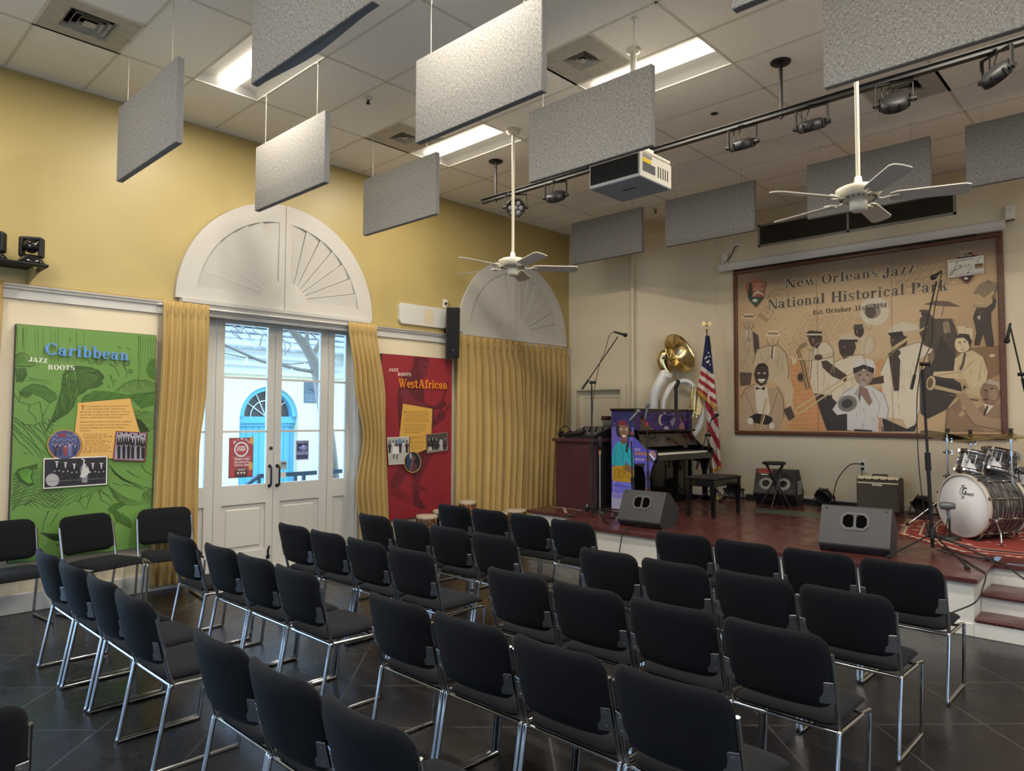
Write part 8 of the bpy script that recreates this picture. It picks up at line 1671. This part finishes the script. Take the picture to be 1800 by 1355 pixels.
for a_ in ((1.84, .75, -1.15, 'black spotlight at the left end of the lighting bar showing its lenses'), (2.44, .3, .62, 'black spotlight on the bar between the left fan and the projector'), (4.58, .05, .42, 'black spotlight on the bar just right of the projector'), (5.18, .05, .45, 'black spotlight on the bar right of the black ceiling pole'), (5.80, .2, .85, 'black spotlight on the bar above the right ceiling fan'), (6.45, -.65, .8, 'black spotlight with a white label at the right end of the bar')): stage_par(*a_)
# projector
t = thing('projector', 'cream ceiling projector with a dark front grille on a white pole', 'projector', (4.08, 4.82, 3.57))
px0, px1, py0, py1, pz0, pz1 = 3.83, 4.325, 4.6, 5.06, 3.575, 3.775
mb = MB(); mb.rbox((px0, py0, pz0+.006), (px1, py1, pz1), .008, 2); wpart(mb, 'case', M['cream_plastic'], t)
mb = MB(); mb.rbox((px0+.004, py0+.004, pz0), (px1-.004, py1-.004, pz0+.012), .004, 1); wpart(mb, 'base_plate', mat('projector_grey', (.22, .25, .29), .5), t)
mb = MB(); mb.box((px0+.012, py0-.003, pz0+.03), (px1-.02, py0+.004, pz1-.012)); wpart(mb, 'front_grille', M['vent_dark'], t)
mb = MB()
for k in range(22): x = px0+.02+.021*k; mb.box((x, py0-.006, pz0+.03), (x+.006, py0-.002, pz1-.012))
wpart(mb, 'grille_bars', M['black_metal'], t)
mb = MB(); mb.box((px1-.001, py0+.03, pz0+.055), (px1+.002, py0+.21, pz0+.125)); wpart(mb, 'connector_panel', mat('panel_grey', (.10, .10, .105), .5), t)
mb = MB(); mb.box((px1, py0+.03, pz0+.128), (px1+.003, py0+.15, pz0+.158)); wpart(mb, 'warning_label', mat('yellow_label', (.75, .52, .02), .5), t)
mb = MB(); mb.box((px1-.001, py0+.03, pz1-.035), (px1+.002, py0+.16, pz1-.008)); wpart(mb, 'air_filter', M['grey_metal'], t)
mb = MB()
for k in range(5): mb.box((px1-.001, py0+.25+.035*k, pz0+.05), (px1+.002, py0+.262+.035*k, pz0+.14))
wpart(mb, 'side_vents', M['vent_dark'], t)
mb = MB(); mb.box((4.02, py0+.2, pz0-.003), (4.14, py0+.215, pz0+.001)); wpart(mb, 'bottom_badge', M['black_plastic'], t)
mb = MB(); mb.rbox((3.98, py0+.06, pz1+.01), (4.32, py1+.0, pz1+.04), .012, 2); mb.rbox((4.06, py0+.10, pz1+.04), (4.26, py1-.16, pz1+.10), .008, 1); wpart(mb, 'ceiling_mount', M['cream_plastic'], t)
mb = MB(); mb.cyl((4.13, 4.80, pz1+.09), (4.13, 4.80, H-.02), .026, n=16); wpart(mb, 'pole', M['cream_plastic'], t); mb = MB(); mb.lathe([(0, 0), (.06, 0), (.055, -.02), (.03, -.025), (0, -.025)], c=(4.13, 4.80, H-.003), n=24); wpart(mb, 'ceiling_flange', M['cream_plastic'], t)
mb = MB(); mb.tube(fillet([(px0, 4.75, 3.68), (px0-.05, 4.75, 3.70), (px0-.06, 4.78, 3.80), (px0+.1, 4.8, 3.9), (4.1, 4.82, 3.92)], .06), .007, 6); wpart(mb, 'cord', M['cable'], t)
for x, y, lb in ((1.80, 3.82, 'small black sprinkler head in the ceiling by the brightest baffle'), (1.86, 8.75, 'small black sprinkler head in the ceiling above the inner corner')):
    t = thing('sprinkler', lb, 'sprinkler', (x, y, H-.06)); mb = MB(); mb.lathe([(0, .058), (.035, .058), (.03, .045), (.012, .04), (0, .04)], n=18); mb.build('collar', M['hook_white'], t); mb = MB(); mb.lathe([(.010, .045), (.012, .01), (.022, .006), (.022, .002), (0, 0)], n=14); mb.build('nozzle', M['black_metal'], t)
mb = MB(); mb.lathe([(0, 0), (.038, 0), (.03, .006), (.024, .003), (0, .004)], c=(4.03, 6.374, H-.006), n=20); solo(mb, 'ceiling_eyelet', M['black_plastic'], 'small round dark hole cover in the ceiling over the lighting bar', 'ceiling fitting')

# ------------------------------------------------------------------ courtyard outside the doors
FX = -5.0
M['stucco'] = mat('cream_stucco', (.78, .66, .47), .8, bump=(30, .2, .01)); M['outside_white'] = mat('outside_white', (.72, .71, .68), .6); M['sky_blue_paint'] = mat('turquoise_paint', (.12, .42, .58), .5)
M['shingle'] = mat('grey_shingle', (.24, .23, .23), .9, var=(8, (.40, .38, .38), .4, .7))
mb = MB(); mb.box((-16, -18, -.22), (26, 16, -.2)); mb.build('ground', mat('paving', (.42, .40, .37), .8, bump=(12, .3, .01), var=(3, (.5, .47, .43), .4, .7)), kind='structure')
t = thing('neighbour_building', 'cream building with a shingled roof and turquoise arched door seen through the glass', 'building', (FX-1.5, 5, -.2)); mb = MB()
AC = 6.43; AR = .58
prof = [(4.3, -.2), (AC-AR, -.2), (AC-AR, 1.68)]+[(AC-AR*math.cos(PI*i/18), 1.68+AR*math.sin(PI*i/18)) for i in range(19)]+[(AC+AR, -.2), (15, -.2), (15, 2.62), (4.3, 2.62)]
mb.prism(prof, FX-.3, FX, Matrix(((0, 0, 1, 0), (1, 0, 0, 0), (0, 1, 0, 0), (0, 0, 0, 1)))); wpart(mb, 'wall', M['stucco'], t)
mb = MB(); mb.box((FX-.02, 4.3, 2.47), (FX+.05, 15, 2.62)); mb.box((FX-.02, 4.3, 2.62), (FX+.12, 15, 2.76)); mb.box((FX-.02, 4.3, 2.76), (FX+.22, 15, 2.86)); mb.box((FX-.02, 4.3, 2.86), (FX+.30, 15, 2.93)); wpart(mb, 'cornice', M['outside_white'], t)
mb = MB()
for k in range(14): x0 = FX+.34-.22*k; z0 = 2.93+.15*k; mb.box((x0-.26, 4.2, z0), (x0, 15, z0+.03))
mb.prism([(FX+.36, 2.90), (FX+.36, 2.94), (FX-3.4, 5.15), (FX-3.4, 2.9)], 4.2, 15, Matrix(((1, 0, 0, 0), (0, 0, 1, 0), (0, 1, 0, 0), (0, 0, 0, 1)))); wpart(mb, 'roof', M['shingle'], t)
dr_ = MB(); dr_.box((FX-.2, AC-AR, -.2), (FX-.16, AC+AR, 1.58)); wpart(dr_, 'door_leaf', M['sky_blue_paint'], t)
mb = MB()
for k in range(9): y = AC-AR+.08+.125*k; mb.box((FX-.165, y, -.2), (FX-.15, y+.11, 1.52))
mb.box((FX-.2, AC-AR, 1.58), (FX-.08, AC+AR, 1.70)); mb.box((FX-.2, AC-AR, 1.52), (FX-.12, AC+AR, 1.58)); wpart(mb, 'door_boards', M['sky_blue_paint'], t)
mb = MB(); ring_ = [(AC-AR*math.cos(PI*i/18), 1.70+AR*math.sin(PI*i/18)) for i in range(19)]; inn = [(AC-(AR-.1)*math.cos(PI*i/18), 1.70+(AR-.1)*math.sin(PI*i/18)) for i in range(19)]
for i in range(18): mb.prism([ring_[i], ring_[i+1], inn[i+1], inn[i]], FX-.2, FX-.04, Matrix(((0, 0, 1, 0), (1, 0, 0, 0), (0, 1, 0, 0), (0, 0, 0, 1))))
wpart(mb, 'arch_frame', M['sky_blue_paint'], t)
mb = MB(); mb.prism(inn, FX-.2, FX-.19, Matrix(((0, 0, 1, 0), (1, 0, 0, 0), (0, 1, 0, 0), (0, 0, 0, 1)))); wpart(mb, 'fanlight_glass', mat('dark_glass', (.10, .08, .08), .15), t)
for a_ in (35, 65, 90, 115, 145): mb = MB(); a_ = math.radians(a_); mb.cyl((FX-.17, AC, 1.70), (FX-.17, AC+(AR-.1)*math.cos(a_), 1.70+(AR-.1)*math.sin(a_)), .012, n=6); wpart(mb, 'fanlight_bar', M['outside_white'], t)
mb = MB(); mb.tube([(FX-.17, AC-.3*math.cos(PI*i/10), 1.70+.3*math.sin(PI*i/10)) for i in range(11)], .012, 6); wpart(mb, 'fanlight_bar', M['outside_white'], t)
t = thing('wall_sign', 'dark grey notice on the building wall seen through the right door glass', 'sign', (FX+.01, 7.26, 1.97)); mb = MB(); mb.box((FX, 7.12, 1.97), (FX+.012, 7.40, 2.37)); wpart(mb, 'plate', mat('sign_grey', (.10, .14, .17), .5), t)
a = Art(lambda u, v: Vector((FX+.0125, u, v)), (1, 0, 0), .0005); a.line([(7.22, 2.235), (7.30, 2.225), (7.31, 2.205)], .022, '1c2a34'); a.line([(7.30, 2.225), (7.32, 2.19)], .018, '1c2a34')
for k in range(4): dashes(a, (7.15, 2.12-.035*k), (7.37, 2.12-.035*k), 4, .014, '93a6b4', k+30)
a.build('printing', t)
mb = MB(); mb.box((FX+.35, 7.80, -.2), (FX+.6, 8.05, 4.2)); solo(mb, 'white_post', M['outside_white'], 'white post outside seen through the right sidelight', 'post')
t = thing('railing', 'dark metal railing outside the double door', 'railing', (-2.4, 5.3, -.2)); M['rail_blue'] = mat('rail_paint', (.03, .05, .08), .45)
mb = MB(); mb.box((-2.43, 4.9, .81), (-2.37, 6.6, .87)); wpart(mb, 'handrail', M['rail_blue'], t); mb = MB(); mb.tube([(-2.4, 4.92, .84), (-2.4, 4.1, .30), (-2.4, 3.6, .0)], .03, 8); wpart(mb, 'sloped_rail', M['rail_blue'], t)
for y in (4.92, 5.50, 5.64, 6.4): mb = MB(); mb.box((-2.425, y-.02, -.2), (-2.375, y+.02, .82)); wpart(mb, 'railing_post', M['rail_blue'], t)
t = thing('tree', 'bare branching tree outside seen through the upper door glass', 'tree', (-2.6, 6.5, -.2)); M['bark'] = mat('pale_bark', (.24, .21, .20), .9, bump=(25, .5, .01)); TX = -2.6
def br_(pts, r0, r1, name): mb = MB(); n_ = len(pts); mb.tube(smooth([(TX+dx, y, z) for dx, y, z in pts]), [r0+(r1-r0)*i/(8*(n_-1)) for i in range(8*(n_-1)+1)], 8); wpart(mb, name, M['bark'], t)
br_([(0, 6.35, -.2), (0, 6.2, 1.2), (0, 5.98, 2.35), (0, 5.78, 2.75), (0, 5.55, 3.0), (.1, 5.3, 3.2), (.2, 5.0, 3.5)], .13, .03, 'trunk')
br_([(0, 5.85, 2.62), (.05, 5.98, 2.9), (.1, 6.05, 3.2), (.1, 6.2, 3.6)], .05, .015, 'branch'); br_([(0, 5.55, 3.0), (0, 5.42, 3.06), (0, 5.2, 3.12)], .04, .02, 'branch'); br_([(.05, 5.75, 2.8), (.1, 5.70, 3.1), (.1, 5.62, 3.4)], .04, .012, 'branch')
br_([(0, 5.95, 2.40), (0, 5.6, 2.44), (0, 5.28, 2.50), (0, 5.05, 2.52), (0, 4.75, 2.62), (0, 4.42, 2.74)], .03, .018, 'branch')
rj = random.Random(12)
for k in range(16):
    y = 4.45+rj.random()*1.5; z = 2.55+rj.random()*.4; br_([(0, y, z), (rj.uniform(-.1, .1), y+rj.uniform(-.15, .15), z+.12), (rj.uniform(-.2, .2), y+rj.uniform(-.25, .25), z+rj.uniform(.15, .35))], .010, .003, 'twig')
t = thing('string_lights', 'string of small bulbs hanging from the tree outside', 'string lights', (-2.6, 5.3, 2.45)); mb = MB(); mb.tube([(-2.6, 4.3, 2.62), (-2.6, 5.05, 2.53), (-2.6, 5.5, 2.50), (-2.6, 6.2, 2.62)], .006, 5); wpart(mb, 'wire', M['cable'], t)
for y, z in ((5.32, 2.49), (5.52, 2.48), (5.74, 2.52), (4.8, 2.54)): mb = MB(); mb.cyl((-2.6, y, z+.02), (-2.6, y, z-.02), .014, n=8); mb.ball((-2.6, y, z-.045), (.022, .022, .032)); wpart(mb, 'bulb', mat('bulb_glass_%d' % int(y*100), (.85, .85, .80), .2), t)
